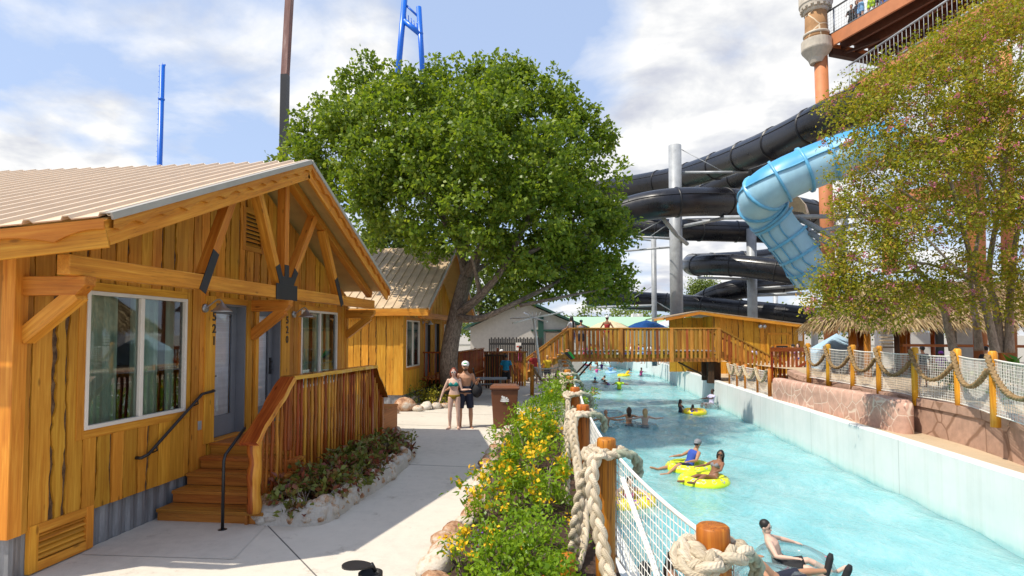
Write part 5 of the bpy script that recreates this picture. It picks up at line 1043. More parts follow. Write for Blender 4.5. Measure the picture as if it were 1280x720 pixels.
far_tree(482, 320, 48, [(470, 292, 48, 1.4), (490, 288, 48, 1.5), (505, 300, 48, 1.6), (480, 312, 48, 2.0), (460, 305, 48, 1.2)], 'pale green tree rising behind the second cabin roof')
far_tree(352, 212, 40, [(352, 207, 40, .55), (345, 210, 40, .4)], 'tree top just showing behind the near cabin ridge')
far_tree(600, 360, 42, [(600, 360, 42, 2.2), (640, 365, 42, 1.6), (560, 350, 44, 2.2), (650, 385, 40, 1.0)], 'dark tree filling the gap behind the big trunk')
# ------------------------------------------------------------------ water slides
def plastic(name, c, rough=.25, var=.1):
    m, nt, N, L, bs = newmat(name); tc = N.new('ShaderNodeTexCoord').outputs['Object']; n = noise(nt, mapping(nt, tc, (1, 1, .3)).outputs[0], .9, 7, .7)
    L.new(ramp(nt, [(.3, tuple(x*(1-var) for x in c)), (.7, tuple(min(1, x*(1+var)) for x in c))], n.outputs['Fac']).outputs[0], bs.inputs['Base Color'])
    L.new(ramp(nt, [(.3, (rough*.8,)*3), (.7, (rough*1.6,)*3)], n.outputs['Fac']).outputs[0], bs.inputs['Roughness']); return m
BLK = plastic('black_slide_plastic', (.012, .012, .016), .25, .5); BLK2 = plain('black_flange', (.010, .010, .013), .4)
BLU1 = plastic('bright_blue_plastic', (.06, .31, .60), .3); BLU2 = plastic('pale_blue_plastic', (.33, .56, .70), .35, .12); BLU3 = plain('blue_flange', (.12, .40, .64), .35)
def slide(pts, r, label, seed=0, flstep=3.6, parent=None, name='slide_tube'):
    path = spline([at(*p) for p in pts], 12); m = MB(); m.tube(path, r, 20, up=(0, 0, 1)); m.mi = 1
    fr = frames(path, (0, 0, 1)); L_ = 0; nxt = .6
    for i in range(1, len(path)):
        L_ += (path[i]-path[i-1]).length
        if L_ >= nxt:
            nxt += flstep; T_ = fr[i][0]; m.tube([path[i]-T_*.05, path[i]+T_*.05], r*1.055, 20, up=(0, 0, 1))
    for sgn in (-1, 1): m.tube([p+f[1]*(sgn*r*.93)+f[2]*(r*.38) for p, f in zip(path, fr)], .045, 4)
    return tag(m.build(name, [BLK, BLK2]), label, 'water slide', 'black slide tubes')
slide([(735, 240, 54), (770, 236, 52), (810, 230, 49), (850, 222, 46), (900, 206, 41), (940, 191, 37), (985, 172, 33), (1030, 150, 30), (1085, 125, 28)], .97, 'black slide tube climbing highest, up to the orange tower column')
slide([(820, 262, 58), (872, 244, 52), (920, 223, 47), (970, 202, 42), (1030, 178, 38), (1075, 160, 36)], .9, 'black slide tube tucked just under the highest one')
slide([(700, 330, 44), (740, 292, 40), (765, 273, 38), (795, 261, 37), (835, 254, 36), (880, 252, 36.5), (930, 254, 38.5), (975, 258, 42), (1022, 268, 44), (1045, 280, 47)], .92, 'broad black slide tube curving in front of the grey column')
slide([(762, 276, 52), (800, 283, 51), (840, 287, 50), (900, 289, 50.5), (960, 291, 50), (1010, 296, 48)], .92, 'black slide tube level behind the grey column and blue slide')
slide([(1045, 350, 45), (985, 340, 46), (930, 333, 48), (890, 331, 50), (868, 332, 52.5), (868, 329, 55.5), (900, 327, 58), (960, 322, 59), (1030, 308, 58)], .92, 'black slide tube with a rounded U-turn end')
slide([(1040, 345, 53), (985, 352, 54), (930, 360, 54), (895, 369, 56), (872, 380, 58)], .98, 'black slide tube slanting down behind the slim column')
slide([(735, 371, 58), (780, 375, 57), (830, 378, 57), (865, 381, 55), (910, 386, 53), (960, 391, 51), (1020, 398, 49)], .92, 'lowest black slide tube running above the hut roof')
def column(name, x, y0, d, w, y1, label, mat, z0=0, n=20):
    t = at(x, y0, d); b = at(x+(y1-y0)*(x-640)/18700, y1, d); b.z = z0; m = MB(); r = w*d/720/2; m.cyl(b, t, r, n=n); return tag(m.build(name, mat), label, 'column'), t, b
c1, ct, cb = column('steel_column', 843.5, 182, 40, 16, 395, 'tall thick grey slide column left of the tube coils', GREYP)
m = MB()
for a, b, r in (((853, 215.5, 40), (935, 215, 38), .09), ((853, 283, 40), (908, 272, 37), .12), ((838, 298, 40), (792, 296, 41), .09), ((838, 309, 40), (780, 314, 42), .07), ((829, 273, 37), (845, 293, 38.8), .14), ((845, 293, 38.8), (859, 305, 40), .14), ((853, 274, 41), (900, 273, 42), .06)): m.cyl(at(*a), at(*b), r, n=8)
o = m.build('support_arm', GREYP, c1); m = MB()
for a, b in (((852, 187, 40), (903, 214, 38.8)), ((795, 293, 41), (826, 276, 37)), ((812, 296, 41), (834, 281, 37))): m.cyl(at(*a), at(*b), .03, n=5)
m.build('stay_cable', GREYP, c1)
c2, _, _ = column('steel_column', 817, 298, 45, 6.5, 410, 'slim grey column beside the thick one', GREYP)
m = MB(); m.cyl(at(817, 301, 45), at(785, 297, 46), .07, n=8); m.cyl(at(815, 382, 45), at(745, 384, 50), .10, n=8); m.build('support_arm', GREYP, c2); m = MB(); m.cyl(at(815, 358, 45), at(776, 382, 47), .03, n=5); m.cyl(at(820, 377, 45), at(842, 390, 48), .04, n=5); m.build('stay_cable', GREYP, c2)
c3, _, _ = column('steel_column', 939, 286, 49.3, 12, 400, 'grey column standing behind the rounded tube turn', GREYP)
m = MB(); m.cyl(at(937, 349, 49.3), at(872, 347, 50), .11, n=8); m.cyl(at(945, 324, 49.5), at(990, 316, 50), .13, n=8); m.cyl(at(945, 361, 49.3), at(1005, 357, 48), .14, n=8); m.cyl(at(945, 369, 49.3), at(1005, 367, 48), .14, n=8); m.build('support_arm', GREYP, c3)
column('steel_column', 969, 362, 75, 6, 400, 'far grey column seen under the lower tubes', GREYP); column('steel_column', 1017, 360, 62, 8, 400, 'pale column behind the thatch edge', GREYP)
# blue slide: upper shell, lower shell, flanges
bp = spline([at(*p) for p in [(1130, 176, 24.5), (1085, 186, 25), (1050, 196, 25.6), (1010, 211, 26.2), (975, 227, 26.6), (953, 243, 27.2), (952, 258, 28), (966, 274, 28.3), (985, 296, 28.3), (1000, 316, 28.3), (1010, 332, 28.3), (1017, 345, 28.5)]], 10)
bl = empty('blue_slide', bp[0], 'blue tube slide bending down into an open ribbed chute beside the orange column', 'water slide'); fr = frames(bp, (0, 0, 1)); rB = 1.0
def shell(mb, i0, i1, a0, a1, r, th=.03, n=14):
    vs = []
    for i in range(i0, i1):
        for k in range(n+1):
            a = a0+(a1-a0)*k/n; d = fr[i][1]*cos(a)+fr[i][2]*sin(a); vs += [bp[i]+d*r]
    k = n+1; mb.add(vs, [(j*k+q, j*k+q+1, (j+1)*k+q+1, (j+1)*k+q) for j in range(i1-i0-1) for q in range(n)], None, True)
NB = len(bp); cut = 68
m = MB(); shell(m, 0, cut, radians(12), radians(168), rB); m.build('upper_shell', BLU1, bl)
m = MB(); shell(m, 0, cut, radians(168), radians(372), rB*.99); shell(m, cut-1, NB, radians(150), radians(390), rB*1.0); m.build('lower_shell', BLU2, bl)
for i in list(range(4, cut, 9))+[cut+2, cut+12, cut+22, cut+32]:
    if i >= NB-1: continue
    m = MB(); T_ = fr[i][0]
    if i < cut: m.tube([bp[i]-T_*.06, bp[i]+T_*.06], rB*1.1, 22, up=(0, 0, 1))
    else:
        vs = []
        for q in (-.07, .07):
            for k in range(15):
                a = radians(145)+radians(250)*k/14; d = fr[i][1]*cos(a)+fr[i][2]*sin(a); vs += [bp[i]+T_*q+d*rB*1.09]
        m.add(vs, [(k, k+1, 16+k, 15+k) for k in range(14)], None, True)
    m.build('flange', BLU3, bl)
m = MB()
for k in range(5):
    a = radians(205+k*32.5); m.tube([bp[i]+(fr[i][1]*cos(a)+fr[i][2]*sin(a))*rB*1.03 for i in range(cut+2, NB-2)], .035, 4)
m.tube([bp[i]+(fr[i][1]*cos(radians(12))+fr[i][2]*sin(radians(12)))*rB*1.03 for i in range(0, cut)], .05, 5); m.tube([bp[i]+(fr[i][1]*cos(radians(168))+fr[i][2]*sin(radians(168)))*rB*1.03 for i in range(0, cut)], .05, 5)
m.build('stiffener_rib', BLU3, bl)
m = MB(); CRM = plain('cream_fibreglass', (.62, .55, .42), .5, 0, .1); vs = []
for i in range(12):
    t = i/11
    for k in range(7):
        a = pi*k/6; c = at(990+18*t, 268-6*sin(pi*t)+t*2, 28.6); vs.append(c+RT*(cos(a)*(.75+.1*t))+V((0, 0, 1))*(sin(a)*(1.0-.5*t))+F0*(t*1.2))
m.add(vs, [(7*i+k, 7*i+k+1, 7*i+8+k, 7*i+7+k) for i in range(11) for k in range(6)], None, True); m.build('splash_guard', CRM, bl)
m = MB()
for a, b, r in (((905, 272, 29), (1075, 270, 27), .11), ((1000, 274, 27.6), (1062, 306, 26.5), .13), ((1012, 291, 27.4), (1078, 327, 26), .13), ((1012, 291, 27.4), (1070, 281, 27), .11), ((1050, 266, 28), (1053, 345, 28), .2)): m.cyl(at(*a), at(*b), r, n=10)
m.build('slide_bracket', GREYP, bl); MB().cyl(at(1160, 256, 22), at(1096, 312, 22.5), .14, n=8).build('slide_bracket', GREYP, bl)
# ------------------------------------------------------------------ tower
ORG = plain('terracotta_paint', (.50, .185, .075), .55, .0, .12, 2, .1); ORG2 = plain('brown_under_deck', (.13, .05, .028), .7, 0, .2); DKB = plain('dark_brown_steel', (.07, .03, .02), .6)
tw = empty('tower', at(1038, 430, 30), 'tall terracotta slide tower with castle turret column and a high railed deck', 'tower')
tp, bt = at(1026, 72, 30), at(1040, 440, 30); bt.z = 0; m = MB(); m.cyl(bt, tp, .33, n=22); m.build('column', ORG, tw)
b2 = at(1222, 440, 27); b2.z = 0; t2 = at(1214, -60, 27); MB().cyl(b2, t2, .36, n=20).build('column', ORG, tw)
b3 = at(1262, 440, 33); b3.z = 0; t3 = at(1256, 60, 33); MB().cyl(b3, t3, .33, n=20).build('column', ORG, tw)
tc_ = at(1021, 74, 30); z0 = tc_.z; m = MB(); m.lathe([(.33, -.25), (.42, 0), (.62, .28), (.72, .42), (.74, .48), (.74, .95), (.66, 1.0), (.6, 1.02)], tc_, 28, False); tu = m.build('turret_base', CASTLE, tw)
m = MB(); m.lathe([(.60, 1.0), (.60, 1.22), (.56, 1.25), (.55, 1.7), (.53, 2.6)], tc_, 28); m.build('turret_drum', STONET, tw)
MB().lathe([(.56, 1.22), (.64, 1.24), (.64, 1.34), (.56, 1.36)], tc_, 28).build('turret_band', CASTLE, tw); m = MB(); m.lathe([(.54, 2.45), (.60, 2.5), (.62, 2.62), (.72, 2.7), (.76, 2.72), (.78, 2.85), (.82, 2.9), (.82, 3.6), (.7, 3.6)], tc_, 28, False)
for k in range(16):
    a = 2*pi*k/16; m.box(0, 0, 0, 0, 0, 0) if False else m.beam(tc_+V((cos(a)*.55, sin(a)*.55, 2.66)), tc_+V((cos(a)*.76, sin(a)*.76, 2.66)), .14, .12)
m.build('turret_cornice', CASTLE, tw)
d1 = (F0-RT*.3306).normalized(); d2 = (RT+F0*.3306).normalized(); P0 = at(1033, 62, 30); P0.z += .0; H_ = .62
def para(mb, o, a, b, h): mb.prism([o, o+a, o+a+b, o+b], V((0, 0, h)))
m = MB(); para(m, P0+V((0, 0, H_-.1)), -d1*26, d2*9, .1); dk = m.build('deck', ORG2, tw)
m = MB(); m.beam(P0+V((0, 0, H_/2)), P0-d1*26+V((0, 0, H_/2)), .12, H_); m.beam(P0+V((0, 0, H_/2-.15)), P0+d2*9+V((0, 0, H_/2-.15)), .12, .4); m.build('fascia_beam', ORG, tw)
m = MB()
for k in range(1, 9): m.beam(P0+d2*k+V((0, 0, .3)), P0+d2*k-d1*26+V((0, 0, .3)), .14, .42)
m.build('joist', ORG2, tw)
m = MB(); m.beam(P0+d2*.3+V((0, 0, -.1)), P0+d2*9+V((0, 0, -.1)), .3, .35)
for k in range(4): m.beam(P0+d2*(1.0+2*k)+V((0, 0, -.1)), P0+d2*(2.2+2*k)-d1*1.8+V((0, 0, .2)), .12, .12)
m.build('cross_beam', DKB, tw)
m = MB()
for k in range(8): m.cyl(P0-d1*(.5+2.6*k)+V((0, 0, H_)), P0-d1*(.5+2.6*k)+V((0, 0, H_+1.35)), .045, n=8)
for z in (.06, 1.35): m.cyl(P0+V((0, 0, H_+z)), P0-d1*24+V((0, 0, H_+z)), .045, n=8)
rl2 = m.build('deck_railing', GALV, tw); m = MB(); net(m, P0+V((0, 0, H_)), P0-d1*14+V((0, 0, H_)), .05, 1.3, .16, .006, .01); m.build('rail_mesh', GALV, tw).parent = rl2
BLUW = plain('royal_blue_panel', (.02, .07, .42), .6); m = MB(); m.beam(P0-d1*1.9+d2*1.5+V((0, 0, 2.2)), P0-d1*14+d2*1.5+V((0, 0, 2.2)), .1, 3.0); m.build('blue_screen', BLUW, tw)
# lower flight
Q0 = at(1062, 116, 28.5); m = MB(); q1 = Q0-d1*9+V((0, 0, 1.2)); m.prism([Q0, q1, q1+d2*2.5, Q0+d2*2.5], (0, 0, .3)); q2 = q1-d1*10+V((0, 0, .3)); m.prism([q1, q2, q2+d2*2.5, q1+d2*2.5], (0, 0, .3)); m.build('stair_flight', ORG, tw)
m = MB()
for z in (.35, 1.4): m.cyl(Q0+V((0, 0, z)), q1+V((0, 0, z)), .05, n=8); m.cyl(q1+V((0, 0, z)), q2+V((0, 0, z)), .05, n=8)
for k in range(46): p = Q0.lerp(q1, k/45); m.cyl(p+V((0, 0, .35)), p+V((0, 0, 1.4)), .014, n=4); p = q1.lerp(q2, k/45); m.cyl(p+V((0, 0, .35)), p+V((0, 0, 1.4)), .014, n=4)
m.cyl(q1, q1+V((0, 0, 1.45)), .09, n=8); m.build('stair_railing', GREYP, tw)
m = MB(); m.beam(at(1060, 190, 29), at(1220, 170, 27), .4, .5); m.beam(at(1115, 250, 29), at(1225, 232, 27), .4, .7); m.beam(at(1060, 190, 29), at(1262, 200, 33), .3, .4); m.beam(at(1115, 250, 29), at(1112, 340, 29), .5, .5); m.build('cross_beam', ORG, tw)
# ------------------------------------------------------------------ thatched palapa
TH = leafmat('thatch_straw', [(0, (.14, .085, .04)), (.4, (.27, .185, .09)), (.75, (.38, .28, .15)), (1, (.50, .39, .22))], .1, .9); THB = plain('thatch_core', (.10, .065, .03), .95, 0, .3, 6, .5)
pa = empty('palapa', at(1150, 440, 22), 'thatched open bar shelter behind the rope fence and crape myrtle', 'palapa')
ap0, ap1 = at(1088, 352, 23.5), at(1300, 340, 23.5); ring = []
e = lambda lat, dep, z=2.95: cf(lat, dep, z)
dA = 23.5; la0, la1 = (1088-640)/720*dA, (1300-640)/720*dA; zt = ap0.z
for k in range(13):
    a = pi/2+pi*k/12; ring.append(cf(la0+2.1*cos(a), dA+2.6*sin(a), 2.85))
ring += [cf(la1, dA-2.6, 2.85)]; ring = [cf(la1, dA+2.6, 2.85)]+ring
m = MB(); vs = list(ring); n_ = len(vs); vs += [cf(la0, dA, zt), cf(la1, dA, zt)]; m.add(vs, [(0, 1, n_, n_+1)]+[(k, k+1, n_) for k in range(1, n_-2)]+[(n_-2, n_-1, n_+1, n_)]); m.build('roof_core', THB, pa)
P = []; Dd = []; Nn = []
for t in range(15000):
    u = rng.random()**.7
    if rng.random() < .55: lat = rng.uniform(la0, la1); side = -1 if rng.random() < .8 else 1; top = cf(lat, dA, zt); bot = cf(lat+rng.normal(0, .1), dA+side*2.75, 2.8)
    else: a = pi/2+pi*rng.random(); top = cf(la0, dA, zt); bot = cf(la0+2.2*cos(a), dA+2.75*sin(a), 2.8)
    p = top.lerp(bot, u); d = (bot-top).normalized()+V((rng.normal(0, .16), rng.normal(0, .16), rng.normal(0, .12)-.15*u)); P.append(np3(p+V((0, 0, rng.uniform(0, .13))))); Dd.append(np3(d)); Nn.append([rng.normal(0, .3), rng.normal(0, .3), 1])
leaf_mesh('thatch', np.array(P), np.array(Dd), np.array(Nn), rng.uniform(.45, .8, len(P)), rng.uniform(.03, .06, len(P)), rng.random(len(P)), TH, pa, mids=.3)
for x, d, w, mt in ((1066, 22.8, 10, W_POST), (1084, 21.6, 8, W_POST), (1121, 21.8, 6, W_DARK), (1129, 22.4, 8, W_POST), (1134, 24, 7, W_CED), (1166, 23, 5, W_CED), (1250, 22, 9, W_POST), (1076, 25.2, 8, W_CED)):
    p = at(x, 430, d); MB().cyl((p.x, p.y, .8), (p.x, p.y, 2.8), w*d/1440, n=10).build('post', mt, pa)
m = MB(); m.beam(at(1125, 431.5, 22), at(1290, 433, 21), .5, .10); m.build('counter', W_CED, pa)
# things seen under the thatch
TARP = plain('pale_blue_canvas', (.36, .52, .66), .7); m = MB(); c = cf(15.2, 27, 0); vs = [c+V((-1.1, -1, 1.6)), c+V((1.1, -1, 1.6)), c+V((1.1, 1, 1.6)), c+V((-1.1, 1, 1.6)), c+V((0, 0, 2.5))]; m.add(vs, [(0, 1, 4), (1, 2, 4), (2, 3, 4), (3, 0, 4)])
m.add([v+V((0, 0, -1.1)) for v in vs[:4]]+vs[:4], [(0, 1, 5, 4), (1, 2, 6, 5), (2, 3, 7, 6), (3, 0, 4, 7)]); tn = tag(m.build('canvas_booth', TARP), 'pale blue peaked canvas booth behind the thatched shelter', 'booth')
m = MB(); a, b = at(1097, 420, 28), at(1112, 420, 28); m.beam(V((a.x, a.y, 1.9)), V((b.x, b.y, 1.9)), .5, 2.4); tag(m.build('white_cabinet', WHITE), 'tall white cabinet behind the palapa posts', 'cabinet')
st = empty('stair', at(1108, 432, 26.5), 'short flight of pale wooden steps behind the palapa posts', 'steps')
for k in range(6): a, b = at(1101, 434-4.2*k, 26.5+.25*k), at(1116, 434-4.2*k, 26.5+.25*k); MB().beam(a, b, .28, .06).build('tread', plain('pale_tread', (.42, .33, .22), .7) if k == 0 else MATS['pale_tread'], st)
m = MB(); a, b = at(1196, 420, 25), at(1216, 420, 25); m.beam(V((a.x, a.y, 2.0)), V((b.x, b.y, 2.0)), .1, 1.7, F0) if False else m.prism([V((a.x, a.y, 1.0)), V((b.x, b.y, 1.0)), V((b.x, b.y, 3.0)), V((a.x, a.y, 3.0))], F0*.4); tag(m.build('grey_locker', plain('pale_grey_panel', (.52, .50, .48), .5)), 'pale grey corrugated panel under the thatch', 'panel')
m = MB(); a, b = at(1135, 424, 27), at(1172, 424, 27); m.prism([V((a.x, a.y, 1.2)), V((b.x, b.y, 1.2)), V((b.x, b.y, 2.55)), V((a.x, a.y, 2.55))], F0*.5); tag(m.build('white_stall', WHITE), 'white stall front beyond the bar counter', 'stall')
m = MB(); a, b = at(1172, 420, 25), at(1180, 420, 25); m.prism([V((a.x, a.y, .9)), V((b.x, b.y, .9)), V((b.x, b.y, 2.7)), V((a.x, a.y, 2.7))], F0*.4); tag(m.build('dark_speaker', BLACKM), 'dark tall cabinet beside the bar counter', 'cabinet')
# ------------------------------------------------------------------ background beyond the bridge
PGR = plain('pale_green_roof', (.34, .55, .36), .6, 0, .05); pv = empty('pavilion', cf(6, 62, 0), 'long low pavilion with pale green roof beyond the bridge', 'pavilion')
lat = lambda x, d: (x-640)/720*d
m = MB(); q = [cf(lat(690, 62), 60, 2.95), cf(lat(846, 62), 60, 2.95), cf(lat(846, 62), 66, 4.35), cf(lat(690, 62), 66, 4.35)]; m.prism(q, (0, 0, .1)); m.build('roof', PGR, pv)
for k in range(6): m = MB(); c = cf(lat(692+30*k, 62), 60.3, 0); m.cyl(c, c+V((0, 0, 3)), .09, n=8); m.build('post', WHITE, pv)
m = MB(); a = cf(lat(690, 66), 67, 0); b = cf(lat(850, 66), 67, 0); m.prism([a, b, b+V((0, 0, 3.2)), a+V((0, 0, 3.2))], F0*.2); m.build('back_wall', plain('pavilion_wall', (.42, .42, .36), .8), pv)
for x0, x1 in ((791, 797), (799, 804)): m = MB(); d = 68; m.prism([cf(lat(x0, d), d, 4.2), cf(lat(x1, d), d, 4.2), cf(lat(x1, d), d, 4.9), cf(lat(x0, d), d, 4.9)], F0); m.build('roof_unit', WHITE, pv)
def umbrella(x, y, d, r, h, mat, label):
    c = at(x, y, d); o = empty('parasol', (c.x, c.y, 0), label, 'parasol'); m = MB(); vs = [c]; n = 10
    for k in range(n): a = 2*pi*k/n; vs.append(c+V((cos(a)*r*.55, sin(a)*r*.55, -h*.42)))
    for k in range(n): a = 2*pi*k/n; vs.append(c+V((cos(a)*r, sin(a)*r, -h)))
    m.add(vs, [(0, 1+k, 1+(k+1) % n) for k in range(n)]+[(1+k, n+1+k, n+1+(k+1) % n, 1+(k+1) % n) for k in range(n)]); m.build('canopy', mat, o); MB().cyl((c.x, c.y, 0), c, .03, n=6).build('pole', WHITE, o)
umbrella(762, 400, 42, 1.55, .6, plain('beige_canvas', (.62, .52, .33), .8), 'beige parasol behind the middle of the bridge'); umbrella(808, 400, 42, 1.5, .55, plain('blue_canvas', (.04, .22, .62), .7), 'bright blue parasol by the slim grey column'); umbrella(834, 400, 47, 1.2, .55, plain('pale_canvas', (.55, .58, .62), .8), 'pale grey parasol next to the blue one')
m = MB(); a, b, c, d = at(690, 399, 44), at(737, 409, 44), at(730, 411, 40), at(688, 412, 40); m.prism([a, b, c, d], (0, 0, .06)); yc = m.build('yellow_awning', plain('yellow_canvas', (.72, .46, .03), .7)); tag(yc, 'yellow sloping awning behind the walkers on the bridge', 'awning')
m = MB(); p_ = at(700, 415, 43); m.cyl((p_.x, p_.y, 0), at(700, 406, 43), .05, n=6); m.build('post', WHITE, yc)
# snack house
HW = plain('pale_house_wall', (.52, .48, .43), .8, 0, .08); HG = plain('dark_green_trim', (.02, .07, .05), .5); hs = empty('snack_house', cf(0, 37, 0), 'pale walled house with dark green gable trim beyond the stair of the bridge', 'house')
d = 37; A0, A1, Ap = lat(588, d), lat(728, d), lat(655, d); zE, zA = 2.9, 4.5
m = MB(); m.prism([cf(A0, d, 0), cf(A1, d, 0), cf(A1, d, zE), cf(Ap, d, zA), cf(A0, d, zE)], F0*8); m.build('wall', HW, hs)
m = MB()
for a, za in ((A0-.4, zE-.15), (A1+.4, zE-.15)): m.prism([cf(a, d-.5, za), cf(Ap, d-.5, zA+.1), cf(Ap, d+8.3, zA+.1), cf(a, d+8.3, za)], (0, 0, .15))
rf = m.build('roof', HG, hs)
m = MB(); m.beam(cf(lat(676, d), d-.06, 0), cf(lat(676, d), d-.06, 3.6), .35, .12, F0); m.beam(cf(lat(664, d), d-.05, 2.7), cf(lat(726, d), d-.05, 2.7), .1, .12); m.build('trim', HG, hs)
m = MB(); m.prism([cf(lat(682, d), d-.04, .1), cf(lat(712, d), d-.04, .1), cf(lat(712, d), d-.04, 2.6), cf(lat(682, d), d-.04, 2.6)], -F0*.03); m.build('shutter', plain('brown_shutter', (.22, .17, .13), .7), hs)
dg = empty('picket_fence', cf(-.2, 33.5, 0), 'dark grey picket fence with a small notice in front of the pale house', 'fence'); FD = plain('charcoal_picket', (.03, .03, .032), .6)
for k in range(30): c = cf(lat(612+2.25*k, 33.5), 33.5, 0); MB().beam(c, c+V((0, 0, 2.2+.08*(k % 2))), .085, .03, F0).build('picket', FD, dg)
MB().beam(cf(lat(612, 33.5), 33.55, 1.9), cf(lat(678, 33.5), 33.55, 1.9), .05, .12).build('rail', FD, dg)
c = cf(lat(648, 33.4), 33.4, 1.75); m = MB(); m.beam(c-RT*.16, c+RT*.16, .02, .45); m.build('notice', WHITE, dg); m = MB(); m.beam(c-RT*.11-F0*.013, c+RT*.11-F0*.013, .004, .09); m.build('notice_print', plain('red_print', (.5, .08, .05), .6), dg)
# white parasol frame without cloth
pf = empty('bare_parasol', at(677, 470, 25), 'bare white metal parasol frame without cloth by the bridge stair', 'parasol'); top = at(667, 397, 25); bt = at(678, 480, 25); bt.z = 0
MB().cyl(bt, top, .055, n=10).build('pole', WHITE, pf)
for x, y, d in ((641, 404, 24), (638, 398, 26), (704, 390, 25.5), (684, 402, 23.6), (655, 391, 26.5), (690, 393, 26.5)):
    m = MB(); m.cyl(top, at(x, y, d), .035, n=6); m.build('arm', WHITE, pf)
m = MB()
for x in (661, 665, 671, 676): m.cyl(top+V((0, 0, -.3)), at(x, 390, 25), .02, n=5)
m.build('hub_strut', WHITE, pf)
# timber fence and gate behind the couple
df = empty('plank_fence', cf(-1, 27.5, 0), 'reddish timber fence with gate behind the couple and picnic table', 'fence')
for k in range(30):
    x = 566+3.1*k; c = cf(lat(x, 27.5), 27.5, 0); MB().beam(c, c+V((0, 0, 1.62 if k % 9 else 1.8)), .105, .03, F0).build('picket', random.choice([W_CED, W_BRIR, W_BRI]), df)
MB().beam(cf(lat(563, 27.5), 27.42, 1.62), cf(lat(660, 27.5), 27.42, 1.62), .16, .06).build('top_rail', W_CED, df)
gd = empty('plank_fence', cf(-.9, 26.3, 0), 'dark wooden gate panel in front of the blue-shirted person', 'gate')
for k in range(9): c = cf(lat(608+3.0*k, 26.3), 26.3, 0); MB().beam(c, c+V((0, 0, 1.5)), .07, .03, F0).build('picket', W_DARK, gd)
MB().beam(cf(lat(606, 26.3), 26.25, 1.5), cf(lat(634, 26.3), 26.25, 1.5), .08, .08).build('top_rail', W_DARK, gd)
# poles and sky ride
m = MB(); b = at(353, 215, 26); b.z = 0; mid = at(356.5, 94, 26); top = at(362.5, -14, 26); m.beam(b, mid, .30, .30, (0, 1, 0)); pl_ = m.build('light_pole', BLACKM); tag(pl_, 'tall square pole, black below and rust-red above, behind the near cabin', 'pole')
m = MB(); m.beam(mid, top, .285, .285, (0, 1, 0)); m.build('upper_shaft', RUST, pl_)
m = MB(); b = at(198, 230, 85); b.z = 0; t = at(203, 82, 85); m.cyl(b, t, .36, n=12); bm = m.build('ride_mast', BLUEP); tag(bm, 'slim bright blue steel mast rising behind the near cabin roof', 'mast'); m = MB()
for k in range(46): p = t.lerp(b, k*.019); m.beam(p+V((-.34, 0, 0)), p+V((-.6, 0, 0)), .06, .05)
m.beam(t+V((0, 0, .05)), t+V((.5, 0, .05)), .1, .25); m.cyl(t, t+V((0, 0, .5)), .03, n=5); m.lathe([(.42, -.15), (.48, 0), (.42, .15)], t.lerp(b, .12), 12); m.lathe([(.42, -.15), (.48, 0), (.42, .15)], t.lerp(b, .42), 12); m.build('rung', BLUEP, bm)
rf_ = empty('ride_tower', at(510, 80, 100), 'bright blue A-shaped ride tower top behind the big tree crown', 'ride tower')
m = MB(); m.cyl(at(494, 130, 100), at(507, -15, 100), .52, n=12); m.build('mast', BLUEP, rf_); m = MB(); m.cyl(at(530, 120, 100), at(523.5, 9, 100), .48, n=12); m.build('mast', BLUEP, rf_)
m = MB(); m.cyl(at(505, 26, 100), at(527, 44, 100), .5, n=12); m.cyl(at(506, 5, 100), at(524, 22, 100), .2, n=8)
for k in range(5): m.cyl(at(507+3.4*k, 16+3.2*k, 100), at(507.5+3.6*k, 25+3.4*k, 100), .08, n=5)
m.build('walkway', BLUEP, rf_)
# ------------------------------------------------------------------ small props
BRN = plain('brown_bin_plastic', (.17, .06, .025), .45, 0, .08); bp_ = on(631, 534); bn = empty('wheelie_bin', bp_, 'brown wheeled bin with closed lid and white emblem beside the flower bed', 'bin')
def tap(mb, c, w0, d0, w1, d1_, z0, z1): mb.add([c+RT*(sx*w)+F0*(sy*dd)+V((0, 0, z)) for z, w, dd in ((z0, w0/2, d0/2), (z1, w1/2, d1_/2)) for sx, sy in ((-1, -1), (1, -1), (1, 1), (-1, 1))], [(3,2,1,0),(4,5,6,7),(0,1,5,4),(1,2,6,5),(2,3,7,6),(3,0,4,7)])
m = MB(); tap(m, bp_, .58, .6, .70, .76, .03, 1.02); m.build('body', BRN, bn, .02)
m = MB(); tap(m, bp_, .76, .82, .78, .84, 1.02, 1.07); tap(m, bp_, .74, .8, .60, .6, 1.07, 1.12); m.build('lid', BRN, bn, .015)
m = MB(); m.cyl(bp_+F0*.44+RT*-.3+V((0, 0, 1.0)), bp_+F0*.44+RT*.3+V((0, 0, 1.0)), .02, n=8); m.build('handle', BRN, bn)
for s_ in (-.28, .28): m = MB(); m.cyl(bp_+F0*.28+RT*(s_-.03)+V((0, 0, .1)), bp_+F0*.28+RT*(s_+.03)+V((0, 0, .1)), .1, n=14); m.build('wheel', BLACKM, bn)
m = MB(); e = bp_-F0*.372+V((0, 0, .78))
for lat_, z, w, h in ((0, -.05, .24, .05), (-.02, .0, .17, .04), (-.02, .045, .08, .05), (-.06, .06, .05, .06), (.05, .03, .05, .04), (.08, -.005, .06, .03)): m.add([e+RT*(lat_+w/2*cos(a))+V((0, 0, z+h/2*sin(a)))+F0*(z*-.035-.006) for a in [2*pi*k/10 for k in range(10)]], [tuple(range(10))])
m.build('emblem', WHITE, bn); m = MB(); e = bp_-F0*.36+V((0, 0, .6))+RT*.2; m.beam(e, e+RT*.16, .02, .03); m.build('latch', BLACKM, bn)
tbp = on(608, 497); tb_ = empty('picnic_table', tbp, 'grey metal picnic table standing in the shade beyond the bin', 'table'); GT = plain('grey_table_mesh', (.16, .17, .18), .5)
